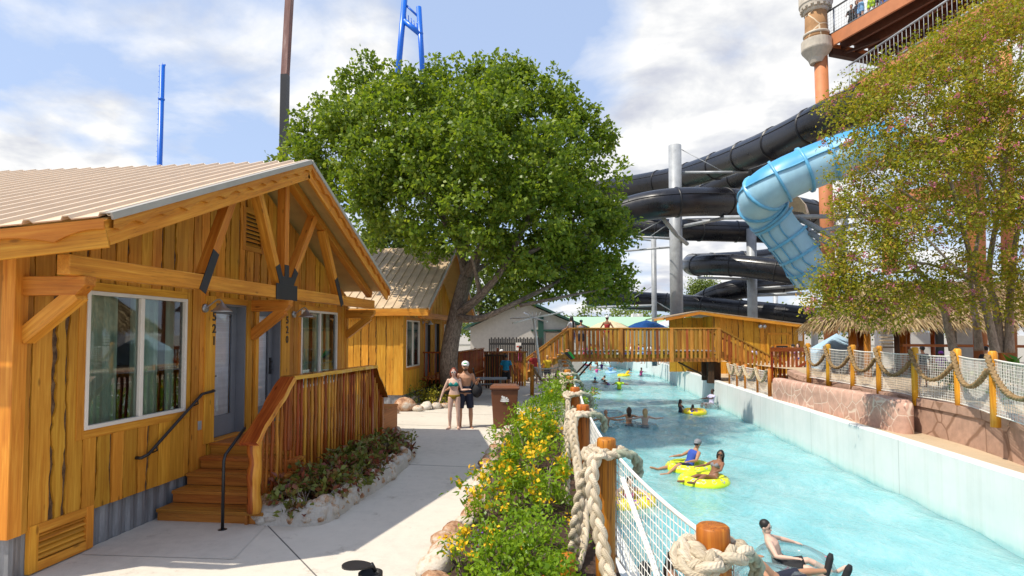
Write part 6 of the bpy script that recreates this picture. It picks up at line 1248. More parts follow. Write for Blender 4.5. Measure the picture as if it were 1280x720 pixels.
m = MB(); m.beam(tbp-RT*.8+V((0, 0, .74)), tbp+RT*.8+V((0, 0, .74)), .8, .05); m.build('tabletop', GT, tb_)
for s_ in (-.55, .55): m = MB(); m.beam(tbp+RT*s_+V((0, 0, 0)), tbp+RT*s_+V((0, 0, .72)), .08, .08, F0); m.beam(tbp+RT*s_-F0*.5+V((0, 0, .03)), tbp+RT*s_+F0*.5+V((0, 0, .03)), .06, .06); m.build('leg', GT, tb_)
m = MB(); m.beam(tbp-RT*.8+F0*.75+V((0, 0, .45)), tbp+RT*.8+F0*.75+V((0, 0, .45)), .28, .04); m.build('bench', GT, tb_)
kb = V((-2.07, 5.62, 0)); kp = on(468, 722, .0); kk = cf((466-640)/720*5.6, 5.6, 0); bo = empty('bollard_light', (kk.x, kk.y, 0), 'short black round ashtray post with its flat lid swung open on the path', 'ashtray post')
m = MB(); r = .115; m.lathe([(r, 0), (r, .175), (r-.012, .18), (r-.012, .06), (0, .06)], kk, 24); m.build('body', BLACKM, bo)
m = MB(); vs = []; c = kk+V((-.13, -.0, .235)); n_ = 28
for z in (-.008, .008):
    for k in range(n_):
        a = 2*pi*k/n_; x = cos(a)*.15; y = sin(a)*.105*(1-.25*cos(a)); vs.append(c+V((x, y, z)))
m.add(vs, [tuple(range(n_-1, -1, -1)), tuple(range(n_, 2*n_))]+[(k, (k+1) % n_, n_+(k+1) % n_, n_+k) for k in range(n_)]); m.build('lid', BLACKM, bo); m = MB(); m.cyl(kk+V((.03, .05, .17)), kk+V((.0, .02, .25)), .02, n=10); m.build('hinge', BLACKM, bo)
# ------------------------------------------------------------------ people
def skinm(name, c): return plain(name, c, .5, 0, .07, 9, 0, .35)
SK = {'fair': skinm('fair_skin', (.58, .33, .22)), 'tan': skinm('tan_skin', (.46, .235, .135)), 'brown': skinm('brown_skin', (.27, .125, .07)), 'dark': skinm('dark_skin', (.085, .042, .028)), 'pale': skinm('pale_skin', (.66, .43, .33))}
CL = {k: plain(k+'_cloth', c, .8, 0, .1, 12) for k, c in dict(navy=(.012, .016, .035), teal=(.0, .20, .18), mustard=(.34, .21, .015), white=(.75, .75, .75), black=(.012, .012, .014), blue=(.03, .08, .42), cyan=(.01, .28, .50), pink=(.70, .08, .33), lime=(.55, .80, .03), yellow=(.80, .52, .02), lavender=(.55, .52, .72), red=(.42, .03, .03), purple=(.22, .05, .35), orange=(.75, .22, .02), green=(.05, .35, .10), grey=(.22, .22, .24), sky=(.22, .45, .75)).items()}
HR = {k: plain(k+'_hair', c, .55, 0, .25, 30) for k, c in dict(black=(.012, .009, .008), brown=(.06, .028, .014), red=(.22, .04, .015), blonde=(.50, .33, .15), grey=(.25, .22, .20)).items()}
def basis(f): f = V(f); f.z = 0; f.normalize(); return V((f.y, -f.x, 0)), f
def person(label, P, f, spine=(0, 0, 1), H=1.72, fem=False, skin='tan', ua=((1, 0, -2), (-1, 0, -2)), fa=((.2, .3, -1), (-.2, .3, -1)), th=((.1, .05, -1), (-.1, .05, -1)), sh=((0, -.05, -1), (0, -.05, -1)), ft=((.25, 1, -.1), (-.25, 1, -.1)),
           look=(0, 1, 0), hair='black', hairlen=0, wear=(), vox=.02, group=None, face=0, hands=False, bald=False, kid=1.0, cut=False):
    s = H/1.75; r_, f_ = basis(f); W = lambda v: r_*v[0]+f_*v[1]+V((0, 0, v[2])); U = lambda v: W(v).normalized()
    P = V(P); sp = U(spine); fw = (f_-sp*f_.dot(sp)).normalized() if abs(f_.dot(sp)) < .95 else V((0, 0, 1)); rt = fw.cross(sp).normalized()
    org = V((P.x, P.y, P.z)); hs = (.88 if fem else 1.0)
    Q = lambda a, b, c: P+(rt*a+fw*b+sp*c)*s
    shw = .165*hs+.01
    torso = [(Q(0, 0, -.09), .10, .085), (Q(0, -.01, 0), .158, .108), (Q(0, -.005, .07), .150, .10), (Q(0, 0, .16), .125*hs+.004, .088), (Q(0, .005, .28), .150*hs, .105), (Q(0, .005, .36), .172*hs, .112), (Q(0, -.01, .44), .160*hs, .088), (Q(0, -.012, .49), .085, .066), (Q(0, .0, .54), .052, .055)]
    def etube(mb, secs, inf=0, n=14):
        mb.tube([q[0] for q in secs], [(q[1]+inf)*s for q in secs], n, up=fw, r2=[(q[2]+inf)*s for q in secs])
    J = {}
    for i, sg in ((0, 1), (1, -1)):
        a0 = Q(shw*sg, -.01, .425); a1 = a0+U(ua[i])*.285*s; a2 = a1+U(fa[i])*.25*s; hd = U(fa[i]); J['a%d' % i] = (a0, a1, a2, hd)
        l0 = Q(.088*sg, 0, -.04); l1 = l0+U(th[i])*.43*s; l2 = l1+U(sh[i])*.43*s; l3 = l2+U(ft[i])*.20*s; J['l%d' % i] = (l0, l1, l2, l3)
    lk = U(look); hc = Q(0, .015, .655)+lk*.012*s; hu = (V((0, 0, 1))*.5+sp*.5); hu = (hu-lk*hu.dot(lk)).normalized(); hr = lk.cross(hu)
    hp = lambda a, b, c: hc+(hr*a+lk*b+hu*c)*s*kid
    R3 = Matrix((hr, lk, hu)).transposed()
    m = MB(); etube(m, torso)
    if fem:
        for sg in (1, -1): m.sph(Q(.072*sg, .085, .315), (.062*s, .055*s, .06*s), 10, 8)
    m.tube([Q(0, -.01, .46), hp(0, -.02, -.06)], [.058*s, .052*s], 10)
    m.sph(hp(0, -.012, .02), (.074*s*kid, .092*s*kid, .098*s*kid), 14, 10, R3); m.sph(hp(0, .018, -.055), (.058*s*kid, .066*s*kid, .062*s*kid), 12, 8, R3)
    m.sph(hp(0, .088, -.022), (.014*s*kid, .020*s*kid, .022*s*kid), 8, 6, R3); m.sph(hp(0, .06, -.098), (.026*s*kid, .02*s*kid, .018*s*kid), 8, 6, R3)
    for sg in (1, -1): m.sph(hp(.076*sg, -.005, -.012), (.012*s*kid, .02*s*kid, .03*s*kid), 8, 6, R3)
    ar = .9 if fem else 1.0
    for i in (0, 1):
        a0, a1, a2, hd = J['a%d' % i]
        m.sph(a0, .058*s*ar, 10, 8); m.tube([a0, a0.lerp(a1, .4), a1, a1.lerp(a2, .3), a2], [.054*s*ar, .05*s*ar, .039*s*ar, .042*s*ar, .027*s*ar], 10)
        sd = hd.cross(V((0, 0, 1))); sd = sd.normalized() if sd.length > .1 else rt; nn = sd.cross(hd)
        m.tube([a2, a2+hd*.05*s, a2+hd*.09*s], [.028*s, .040*s, .036*s], 8, up=nn, r2=[.022*s, .02*s, .016*s])
        for k in range(4):
            o_ = sd*((k-1.5)*.019*s); L_ = (.062, .075, .072, .055)[k]*s; b_ = a2+hd*.085*s+o_; m.tube([b_, b_+hd*L_*.5+o_*.1, b_+hd*L_-nn*.018*s], [.0095*s, .009*s, .007*s], 6)
        q = 1 if i else -1; m.tube([a2+hd*.03*s+sd*(.028*s*q), a2+hd*.065*s+sd*(.055*s*q), a2+hd*.09*s+sd*(.06*s*q)], [.012*s, .0105*s, .008*s], 6)
        if not cut:
            l0, l1, l2, l3 = J['l%d' % i]
            m.tube([l0, l0.lerp(l1, .3), l1, l1.lerp(l2, .28), l1.lerp(l2, .7), l2], [.088*s, .082*s, .054*s, .057*s, .042*s, .034*s], 12)
            m.sph(l2, .037*s, 8, 6); m.tube([l2-(l3-l2)*.25, l2+(l3-l2)*.4, l3, l3+(l3-l2)*.22], [.034*s, .036*s, .034*s, .02*s], 9)
    b = m.build('person', SK[skin], None, remesh=vox, smooth_it=2 if vox > .012 else 3, origin=org); tag(b, label, 'person', group); b['_o'] = tuple(org)
    def child(nm, mb, mat, rm=None, sm=1):
        o = mb.build(nm, mat, b, remesh=(vox if rm is None else rm), smooth_it=sm); return o
    if hair and not bald:
        m = MB(); m.sph(hp(0, -.026, .038), (.083*s*kid, .094*s*kid, .094*s*kid), 14, 10, R3)
        if hairlen:
            m.tube([hp(0, -.07, .03), hp(0, -.09, -.08), Q(0, -.11, .46), Q(0, -.12, .46-hairlen)], [.085*s, .085*s, .08*s, .04*s], 10, r2=[.05*s, .045*s, .04*s, .025*s], up=lk)
            for sg in (1, -1): m.tube([hp(.068*sg, -.01, .05), hp(.082*sg, -.015, -.03), hp(.078*sg, -.02, -.13)], [.03*s, .03*s, .022*s], 8)
        child('hair', m, HR[hair], vox*.8, 1)
    if face:
        m = MB()
        for sg in (1, -1): m.sph(hp(.031*sg, .081, .004), (.0115*s, .006*s, .0065*s), 8, 6, R3)
        child('eyes', m, HR['black'], 0, 0)
        m = MB()
        for sg in (1, -1): m.beam(hp(.014*sg, .086, .024), hp(.05*sg, .073, .024), .008*s, .008*s)
        child('eyebrows', m, HR[hair or 'black'], 0, 0)
        m = MB(); m.sph(hp(0, .083, -.066), (.024*s, .006*s, .0075*s), 10, 6, R3); child('mouth', m, skinm('lip_skin', (.42, .14, .11)) if 'lip_skin' not in MATS else MATS['lip_skin'], 0, 0)
    for w in wear:
        k, c = w[0], CL.get(w[1]); m = MB()
        if k in ('shirt', 'tank'):
            etube(m, torso[1:8] if k == 'shirt' else torso[1:7], .016)
            if k == 'shirt':
                for i in (0, 1): a0, a1 = J['a%d' % i][:2]; m.sph(a0, .068*s, 10, 8); m.tube([a0, a0.lerp(a1, .62)], [.068*s, .06*s], 10)
            if fem:
                for sg in (1, -1): m.sph(Q(.072*sg, .09, .315), (.070*s, .062*s, .068*s), 10, 8)
            child('shirt' if k == 'shirt' else 'tank_top', m, c)
        elif k == 'shorts':
            etube(m, torso[1:4] if len(w) < 3 else torso[1:3], .014)
            for i in (0, 1):
                l0, l1 = J['l%d' % i][:2]; m.tube([l0, l0.lerp(l1, .3), l0.lerp(l1, .85)], [.106*s, .105*s, .092*s], 12)
            child('shorts', m, c)
        elif k == 'bottom':
            etube(m, [(Q(0, 0, -.10), .075, .085), (Q(0, -.01, -.03), .150, .112), (Q(0, -.005, .035), .158, .110)], .010); child('swim_bottom', m, c)
        elif k == 'bra':
            etube(m, [(Q(0, .004, .27), .148*hs, .104), (Q(0, .004, .32), .158*hs, .108)], .008)
            for sg in (1, -1): m.sph(Q(.072*sg, .087, .315), (.066*s, .060*s, .062*s), 10, 8); m.tube([Q(.07*sg, .11, .36), Q(.07*sg, .06, .43), Q(.05*sg, -.02, .48)], .010*s, 6)
            child('swim_top', m, c, min(vox, .014))
        elif k == 'suit':
            etube(m, [(Q(0, 0, -.09), .09, .09)]+torso[1:6], .012)
            for sg in (1, -1): m.sph(Q(.072*sg, .088, .315), (.068*s, .060*s, .066*s), 10, 8)
            child('swimsuit', m, c)
        elif k == 'cap':
            m.sph(hp(0, -.014, .062), (.100*s, .114*s, .088*s), 14, 10, R3); m.sph(hp(0, .10, .045), (.062*s, .06*s, .012*s), 12, 6, R3); child('cap', m, c, min(vox, .014))
            if len(w) > 2: m = MB(); m.sph(hp(0, .07, .075), (.05*s, .03*s, .035*s), 10, 8, R3); child('cap_panel', m, CL[w[2]], 0, 0)
        elif k == 'glasses':
            for sg in (1, -1): m.sph(hp(.034*sg, .083, .004), (.028*s, .012*s, .022*s), 10, 6, R3)
            m.beam(hp(-.03, .09, .008), hp(.03, .09, .008), .008*s, .008*s)
            for sg in (1, -1): m.beam(hp(.06*sg, .075, .008), hp(.078*sg, -.01, .008), .006*s, .01*s)
            child('sunglasses', m, c, 0, 0)
            if w[1] == 'white':
                m = MB()
                for sg in (1, -1): m.sph(hp(.034*sg, .090, .004), (.020*s, .010*s, .015*s), 10, 6, R3)
                child('lens', m, CL['black'], 0, 0)
        elif k == 'beard': m.sph(hp(0, .03, -.072), (.060*s, .066*s, .050*s), 12, 8, R3); m.sph(hp(0, .078, -.046), (.026*s, .012*s, .008*s), 8, 6, R3); child('beard', m, HR['brown'], min(vox, .012))
        elif k == 'shoes':
            for i in (0, 1):
                l2, l3 = J['l%d' % i][2:]; d_ = l3-l2; m.tube([l2-d_*.35, l2+d_*.2, l3, l3+d_*.35], [.045*s, .050*s, .052*s, .03*s], 10)
            child('shoes', m, c)
    return b, J, Q, hp
def ring(c, R, r, mat, label, tilt=(0, 0), pat=None, group=None):
    c = V(c); m = MB(); n, k = 36, 14; rot = Matrix.Rotation(tilt[0], 3, 'X') @ Matrix.Rotation(tilt[1], 3, 'Y'); vs = []
    for i in range(n):
        for j in range(k):
            a, b_ = 2*pi*i/n, 2*pi*j/k; q = r*(1+.02*sin(a*9)); vs.append(c+rot @ V(((R+q*cos(b_))*cos(a), (R+q*cos(b_))*sin(a), q*sin(b_)*.9)))
    m.add(vs, [(i*k+j, ((i+1) % n)*k+j, ((i+1) % n)*k+(j+1) % k, i*k+(j+1) % k) for i in range(n) for j in range(k)], None, True)
    o = m.build('swim_ring', mat, origin=c); tag(o, label, 'swim ring', group); o['_o'] = tuple(c)
    if pat:
        m = MB()
        for i in range(pat[1]):
            a = 2*pi*i/pat[1]; vs = []
            for da, b_ in ((-.11, .75), (0, .45), (.11, .75), (.06, 1.25), (0, 1.45), (-.06, 1.25)): vs.append(c+rot @ V(((R+(r*1.012)*cos(b_))*cos(a+da), (R+(r*1.012)*cos(b_))*sin(a+da), r*1.03*sin(b_)*.9)))
            m.add(vs, [tuple(range(6))])
        m.build('print', pat[0], o)
    return o
YV = plain('yellow_vinyl', (.80, .62, .02), .3, 0, .04); LV = plain('lime_vinyl', (.68, .80, .02), .3, 0, .04); PURP = plain('purple_print', (.28, .05, .45), .4); GRYP = plain('grey_print', (.35, .35, .42), .4)
toC = -F0; W0 = V((0, 0, WZ))
wp = lambda x, y, dz=0: on(x, y, WZ)+V((0, 0, dz))
# the couple
pm, pw = on(581.5, 534.5), on(567.5, 536)
tc2 = (toC+RT*.05)
b, J, Q, hp = person('bare-chested bearded man in navy shorts and white-fronted cap, arm round the red-haired woman', pm+V((0, 0, .93)), tc2, (0, 0, 1), 1.80, False, 'tan', ua=((.4, -.28, -1.0), (-.35, -.15, -1)), fa=((.6, -.1, -.35), (-.25, .9, .65)), th=((.10, .05, -1), (-.12, .0, -1)), sh=((.0, -.08, -1), (-.02, -.04, -1)), look=(.05, 1, -.02), hair='brown', wear=(('shorts', 'navy'), ('cap', 'white', 'green'), ('beard', 'brown')), vox=.011, face=1)
def bag(c, sx, label):
    m = MB(); m.sph(c, (.15, .13, .20), 14, 10, jit=.04); o = m.build('shoulder_bag', CL['black'], origin=c); tag(o, label, 'bag'); o['_o'] = tuple(c); m = MB(); m.tube(spline([c+V((0, 0, .15)), c+RT*-.06+V((0, 0, .38)), c+RT*-.10+toC*.02+V((0, 0, .58))], 6), .02, 6); m.build('strap', CL['black'], o)
bag(pm+RT*.30+F0*.05+V((0, 0, .98)), 0, 'black shoulder bag hanging at the bare-chested man\'s side')
person('red-haired woman in teal bikini top, mustard bottoms and white sunglasses', pw+V((0, 0, .86)), (toC-RT*.05), (.02, 0, 1), 1.62, True, 'pale', ua=((.5, -.05, -1), (-.25, .1, -1)), fa=((.35, .2, -1), (-.8, .75, .15)), th=((.06, .08, -1), (-.07, .04, -1)), sh=((.02, -.12, -1), (0, -.06, -1)), look=(-.1, 1, 0), hair='red', hairlen=.05, wear=(('bra', 'teal'), ('bottom', 'mustard'), ('glasses', 'white')), vox=.011, face=1)
# boy in the clear ring
c = wp(992, 708, .03); ring(c, .44, .17, CLEARV, 'big clear vinyl ring holding the dark-haired boy', (.12, 0), (plain('pink_print', (.75, .16, .25), .4), 3))
fb = (RT*1.0+toC*.45)
person('dark-haired bare-chested boy sitting back in the clear vinyl ring', c-RT*.20+V((0, 0, -.0)), fb, (0, -.42, 1), 1.62, False, 'pale', ua=((.75, .35, -.42), (-.8, .55, -.25)), fa=((.25, 1, .15), (-.25, 1, -.22)), th=((.28, 1, .28), (-.1, 1, .32)), sh=((.05, 1, -.45), (-.05, 1, -.40)), ft=((.1, .7, .45), (-.1, .7, .5)), look=(.35, .8, -.12), hair='black', wear=(('shorts', 'black'),), vox=.0095, face=1)
# feet floating in
fc = wp(985, 735, .1); ring(fc-RT*.25-V((0, 0, .05)), .44, .17, CLEARV, 'clear ring of the floater in patterned water shoes at the frame bottom')
person('floater in navy shorts and dark patterned water shoes, feet toward the boy', fc-RT*.15, RT*1.0+F0*.02, (0, -.8, .6), 1.72, False, 'tan', ua=((1, .1, -.2), (-1, .1, -.2)), fa=((.3, 1, -.1), (-.3, 1, -.1)), th=((.16, 1, .25), (-.2, 1, .18)), sh=((.1, 1, -.02), (-.12, 1, .0)), ft=((.15, .35, 1), (-.15, .35, 1)), wear=(('shorts', 'navy', 1), ('shoes', 'black')), vox=.012)
# two heads behind the near net
person('dark-haired woman in the water close behind the white net', wp(806, 740, -.30), (RT+F0*.3), (0, 0, 1), 1.65, True, 'brown', hair='black', hairlen=.1, wear=(('bra', 'black'),), vox=.014, cut=True); person('dark-haired swimmer facing the boy, seen through the near net', wp(840, 728, -.28), (RT+toC*.2), (0, 0, 1), 1.65, True, 'tan', hair='brown', hairlen=.15, wear=(('bra', 'red'),), vox=.014, cut=True)
# pair on lime rings
c = wp(880, 603, .03); ring(c, .46, .17, LV, 'lime-yellow ring with grey print carrying the woman in sunglasses', (0, 0), (GRYP, 14), 'lime rings of the floating pair')
ft_ = (RT*-1.0+toC*.5)
person('smiling woman with long dark hair and sunglasses lying back on a lime ring', c+RT*.22+V((0, 0, .10)), ft_, (0, -.55, 1), 1.62, True, 'brown', ua=((.9, .2, -.5), (-.5, .8, -.45)), fa=((.2, 1, -.1), (-.2, 1, -.05)), th=((.1, 1, .22), (-.12, 1, .36)), sh=((.05, 1, -.26), (-.05, 1, -.34)), ft=((.1, 1, .1), (0, 1, .2)), look=(-.55, .8, 0), hair='black', hairlen=.22, wear=(('bra', 'grey'), ('bottom', 'grey'), ('glasses', 'black')), vox=.013, face=1)
c = wp(866, 590, .03); ring(c+F0*.35, .46, .17, LV, 'lime-yellow ring under the man in the blue tank top', (0, 0), (GRYP, 14), 'lime rings of the floating pair')
person('man in blue tank top, cap and dark shorts lying back on a lime ring', c+F0*.35-RT*.02+V((0, 0, .06)), (RT*-1.0+toC*.35), (0, -.6, 1), 1.75, False, 'tan', ua=((.6, .6, -.5), (-.5, .7, -.6)), fa=((.1, 1, -.05), (-.1, 1, .0)), th=((.1, 1, .05), (-.2, 1, .30)), sh=((.05, 1, -.12), (-.1, 1, -.55)), ft=((.1, 1, .3), (0, 1, 0)), look=(-.4, .8, 0), hair='black', wear=(('tank', 'blue'), ('shorts', 'navy'), ('cap', 'grey'), ('glasses', 'black')), vox=.014, face=1)
# yellow ring with two children, man on clear ring
c = wp(868, 516, .04); ring(c, .40, .17, YV, 'yellow ring with purple print between two children', (0, 0), (PURP, 8))
person('long-haired girl standing in the water, just behind the yellow ring', c-RT*.66+V((0, 0, .0)), RT+toC*.4, (0, 0, 1), 1.35, True, 'brown', ua=((1, .6, -.5), (-1, .6, -.5)), hair='black', hairlen=.15, wear=(('suit', 'navy'),), vox=.02, cut=True); person('small child with dark hair leaning on the yellow ring', c-RT*.28-F0*.42+V((0, 0, -.12)), RT+F0*.3, (0, .2, 1), 1.2, True, 'brown', ua=((.3, 1, .1), (-.3, 1, .1)), fa=((0, 1, 0), (0, 1, 0)), hair='black', hairlen=.1, wear=(('suit', 'blue'),), vox=.02, cut=True)
c = wp(891, 509, .04); ring(c, .46, .17, CLEARV, 'clear ring under the man in the lavender shirt')
person('man in lavender shirt sitting up in a clear ring by the white wall', c-RT*.08+V((0, 0, .12)), RT*-1-F0*.25, (0, -.15, 1), 1.75, False, 'dark', ua=((.7, .5, -.6), (-.5, .8, -.4)), fa=((.2, 1, -.1), (-.1, 1, .05)), th=((.2, 1, .1), (-.2, 1, .1)), hair='black', wear=(('shirt', 'lavender'), ('shorts', 'grey')), vox=.02)
# three backs
for x, y, hair, lab, sk, kw in ((757, 536, None, 'bald broad man seen from behind, leftmost of three floaters side by side', 'tan', dict(bald=True)), (786, 532, 'brown', 'dark-haired woman seen from behind between the bald man and the blonde', 'tan', dict(fem=True, hairlen=.06)), (806, 534, 'blonde', 'blonde woman seen from behind stretching an arm to the side', 'pale', dict(fem=True, hairlen=.02))):
    c = wp(x, y, .0); ring(c+F0*.2+V((0, 0, -.02)), .42, .16, CLEARV, 'clear ring under the '+('bald man' if not hair else 'dark-haired woman' if hair == 'brown' else 'blonde woman')+' seen from behind')
    person(lab, c+V((0, 0, .02)), F0+RT*.1, (0, -.25, 1), 1.72, skin=sk, hair=hair or 'grey', ua=((1, .1, -.25), (-1, .1, -.3)), fa=((1, .3, .1), (-1, .3, -.1)), th=((.2, 1, .1), (-.2, 1, .1)), wear=(('bottom', 'navy'),), vox=.018, **kw)
c = wp(764, 518, .03); ring(c, .42, .15, CLEARV, 'empty-looking clear ring drifting behind the bald man')
c = wp(787, 628, .03); ring(c, .42, .17, YV, 'yellow ring with purple flowers half hidden by the near net', (0, 0), (PURP, 9)); person('swimmer resting on the purple-flowered ring behind the near net', c+F0*.25+V((0, 0, -.1)), toC, (0, .5, 1), 1.6, True, 'pale', ua=((.6, .6, -.1), (-.6, .6, -.1)), fa=((0, 1, 0), (0, 1, 0)), hair='brown', wear=(('bra', 'pink'),), vox=.018, cut=True)
# distant swimmers
def swim(x, y, lab, sk='brown', hair='black', wear=(), dz=-.12, f=None, H=1.6, ua=((1, .4, -.4), (-1, .4, -.4)), fa=((.6, 1, 0), (-.6, 1, 0)), fem=False, sp=(0, .1, 1), **kw):
    return person(lab, wp(x, y, dz+.07), f or V((rng.normal(), rng.normal(), 0)), sp, H, fem, sk, ua=ua, fa=fa, hair=hair, wear=wear, vox=.028, cut=True, **kw)
swim(742, 492, 'boy\'s head and shoulders alone nearest the rope wraps', 'tan', 'brown', dz=-.38, f=toC, fem=False)
swim(743, 478, 'swimmer in a blue cap far left of the lime-shirted man', 'tan', 'black', (('cap', 'blue'),), -.4)
swim(750, 476, 'dark-haired swimmer stretched out beside the blue cap', 'tan', 'black', (), -.22, RT, sp=(0, .6, .8)); swim(763, 481, 'dark-haired swimmer paddling next to the lime-shirted man', 'brown', 'black', (('tank', 'purple'),), -.22, RT*-1, sp=(0, .7, .7))
swim(774, 487, 'man in a bright lime shirt holding a clear ring', 'brown', 'black', (('shirt', 'lime'),), -.02, toC, 1.7); c = wp(779, 486, .0); ring(c, .42, .14, CLEARV, 'clear ring beside the lime-shirted man')
c = wp(780, 470, .05); ring(c, .42, .17, YV, 'yellow ring with a dark-haired swimmer lying over it'); swim(782, 470, 'dark-haired swimmer lying across the yellow ring', 'tan', 'black', (('shirt', 'yellow'),), .02, RT, sp=(0, .6, .8))
c = wp(764, 466, .03); ring(c, .42, .16, plain('pale_blue_vinyl', (.35, .55, .80), .3), 'pale blue ring beyond the lime-shirted man'); swim(763, 466, 'swimmer in a light blue shirt on the pale blue ring', 'tan', 'grey', (('shirt', 'sky'),), .02, toC, bald=False)
c = wp(806, 470, .02); ring(c, .42, .14, CLEARV, 'clear ring near the far white wall corner'); swim(801, 470, 'swimmer in a magenta top with an outstretched arm by the wall corner', 'brown', 'black', (('tank', 'pink'),), -.02, RT+toC, fem=True)
swim(738, 465, 'bare-backed boy standing waist deep near the bridge foot', 'tan', 'brown', (), .14, RT, 1.5); swim(746, 465, 'small swimmer in front of the standing boy', 'tan', 'black', (('tank', 'pink'),), -.2)
swim(731, 466, 'lone head low in the water beside the rope wraps', 'fair', 'black', (), -.4)
swim(752, 460, 'dark-haired swimmer with crossed arms under the bridge edge', 'tan', 'black', (('tank', 'purple'),), -.1, toC); swim(747, 457, 'orange-topped swimmer under the bridge edge', 'fair', 'red', (('shirt', 'orange'),), -.1)
swim(760, 455, 'dark-haired swimmer directly under the bridge beam', 'tan', 'black', (('tank', 'white'),), -.1); swim(767, 457, 'child in dark green under the bridge beam', 'brown', 'black', (('tank', 'green'),), -.1); swim(776, 454, 'far swimmer with brown hair by the yellow mat', 'tan', 'brown', (('tank', 'white'),), -.1)
c = wp(787, 457.5, .05); ring(c, .45, .18, YV, 'flat yellow ring floating by itself under the bridge'); c = wp(781, 453.5, .05); ring(c, .45, .18, YV, 'small far yellow ring half under the bridge beam')
c = wp(733, 457, .03); ring(c, .4, .15, plain('red_vinyl', (.5, .03, .06), .3), 'dark red ring near the bridge foot')
# on the bridge
def stand(x, d, z, lab, f, H=1.65, hip=None, **kw):
    p = at(x, 430, d); return person(lab, V((p.x, p.y, z+.53*H)), f, (0, 0, 1), H, vox=.022 if d < 36 else .03, **kw)
stand(714.5, 30.9, 1.6, 'girl with long black hair, white top and blue shorts crossing the bridge', RT*-.4+F0*.4, 1.88, fem=True, skin='tan', hair='black', hairlen=.3, wear=(('shirt', 'white'), ('shorts', 'blue')), ua=((.4, .4, -1), (-.4, .4, -1)), fa=((0, .8, -.3), (0, .8, -.3)))
stand(726.5, 30.9, 1.6, 'boy in a dark cap beside the long-haired girl on the bridge', toC, 1.66, skin='tan', hair='black', wear=(('tank', 'grey'), ('shorts', 'navy'), ('cap', 'navy')))
stand(759, 31.0, 1.6, 'woman in white cap and dark red swimsuit, back turned, on the bridge', F0+RT*.5, 1.90, fem=True, skin='brown', hair='brown', wear=(('suit', 'red'), ('cap', 'white')), ua=((.7, -.1, -1), (-.7, -.1, -1)), fa=((-.3, .4, -1), (.3, .4, -1)))
# by the hut
stand(941, 33.6, .1, 'person in patterned white and purple shirt behind the right bridge stair', toC, 1.72, skin='brown', hair='black', wear=(('shirt', 'lavender'), ('shorts', 'navy')))
stand(966, 33, .1, 'dark-haired man bare-chested beside the hut door', RT, 1.7, skin='brown', hair='black', wear=(('shorts', 'navy'),)); stand(970, 31.5, .2, 'shorter dark-haired youth in front of the hut door', toC-RT*.3, 1.5, skin='brown', hair='black', wear=(('shorts', 'navy'),))
stand(991, 30, .35, 'woman in purple bikini top and dark cap at the red gate', toC, 1.62, fem=True, skin='pale', hair='black', wear=(('bra', 'purple'), ('bottom', 'white'), ('cap', 'black')))
stand(997.5, 29.6, .35, 'brown-haired woman with hand on hip at the red gate', RT*-.6+toC*.6, 1.68, fem=True, skin='pale', hair='brown', hairlen=.08, wear=(('bra', 'white'), ('bottom', 'blue')), ua=((.9, .1, -.7), (-.9, .1, -.7)), fa=((-.6, .3, -.6), (.6, .3, -.6)))
# by the timber fence
stand(627, 29.2, 0, 'person in white cap and white shirt behind the dark gate', F0-RT*.4, 1.72, skin='brown', hair='black', wear=(('shirt', 'white'), ('shorts', 'navy'), ('cap', 'white'))); stand(632.5, 25.4, 0, 'person in bright turquoise shirt and black trousers by the bridge stair', F0+RT*.2, 1.62, skin='brown', hair='black', wear=(('shirt', 'cyan'), ('shorts', 'black')))
stand(650, 29.5, .3, 'woman in pink strapless top beyond the bridge stair', F0, 1.62, fem=True, skin='brown', hair='black', wear=(('suit', 'pink'),)); stand(617, 29, 0, 'dark-haired visitor in black behind the dark gate', F0, 1.66, skin='brown', hair='black', wear=(('shirt', 'black'), ('shorts', 'black'))); stand(609, 29.3, 0, 'visitor with orange shirt at the end of the timber fence', F0, 1.6, skin='dark', hair='black', wear=(('shirt', 'orange'), ('shorts', 'navy')))
stand(668, 28.5, 0, 'red-shirted visitor behind the stair balusters', toC, 1.6, skin='tan', hair='red', wear=(('shirt', 'red'), ('shorts', 'grey'))); stand(684, 29, 0, 'visitor in yellow shirt behind the stair balusters', toC, 1.45, skin='tan', hair='blonde', wear=(('shirt', 'yellow'), ('shorts', 'navy')))
# crowd beyond the bridge
cols = ['white', 'pink', 'yellow', 'green', 'cyan', 'red', 'blue', 'orange', 'lime', 'white', 'purple', 'sky', 'white', 'pink', 'green', 'yellow']
for i in range(16):
    x = 722+i*7.6+random.uniform(-2, 2); d = random.uniform(88, 96); c_ = cols[i]; p = at(x, 430, 46+random.uniform(0, 6)); hz = .2
    person('small far visitor in %s beyond the bridge railing%s' % (c_, '' if cols.count(c_) == 1 else ''), V((p.x, p.y, .9)), V((rng.normal(), rng.normal(), 0)), (0, 0, 1), 1.65, bool(i % 2), random.choice(['tan', 'brown', 'fair']), hair=random.choice(['black', 'brown', 'blonde']), wear=(('shirt', c_), ('shorts', random.choice(['white', 'navy', 'blue', 'red']))), vox=.035, group='visitors beyond the bridge')
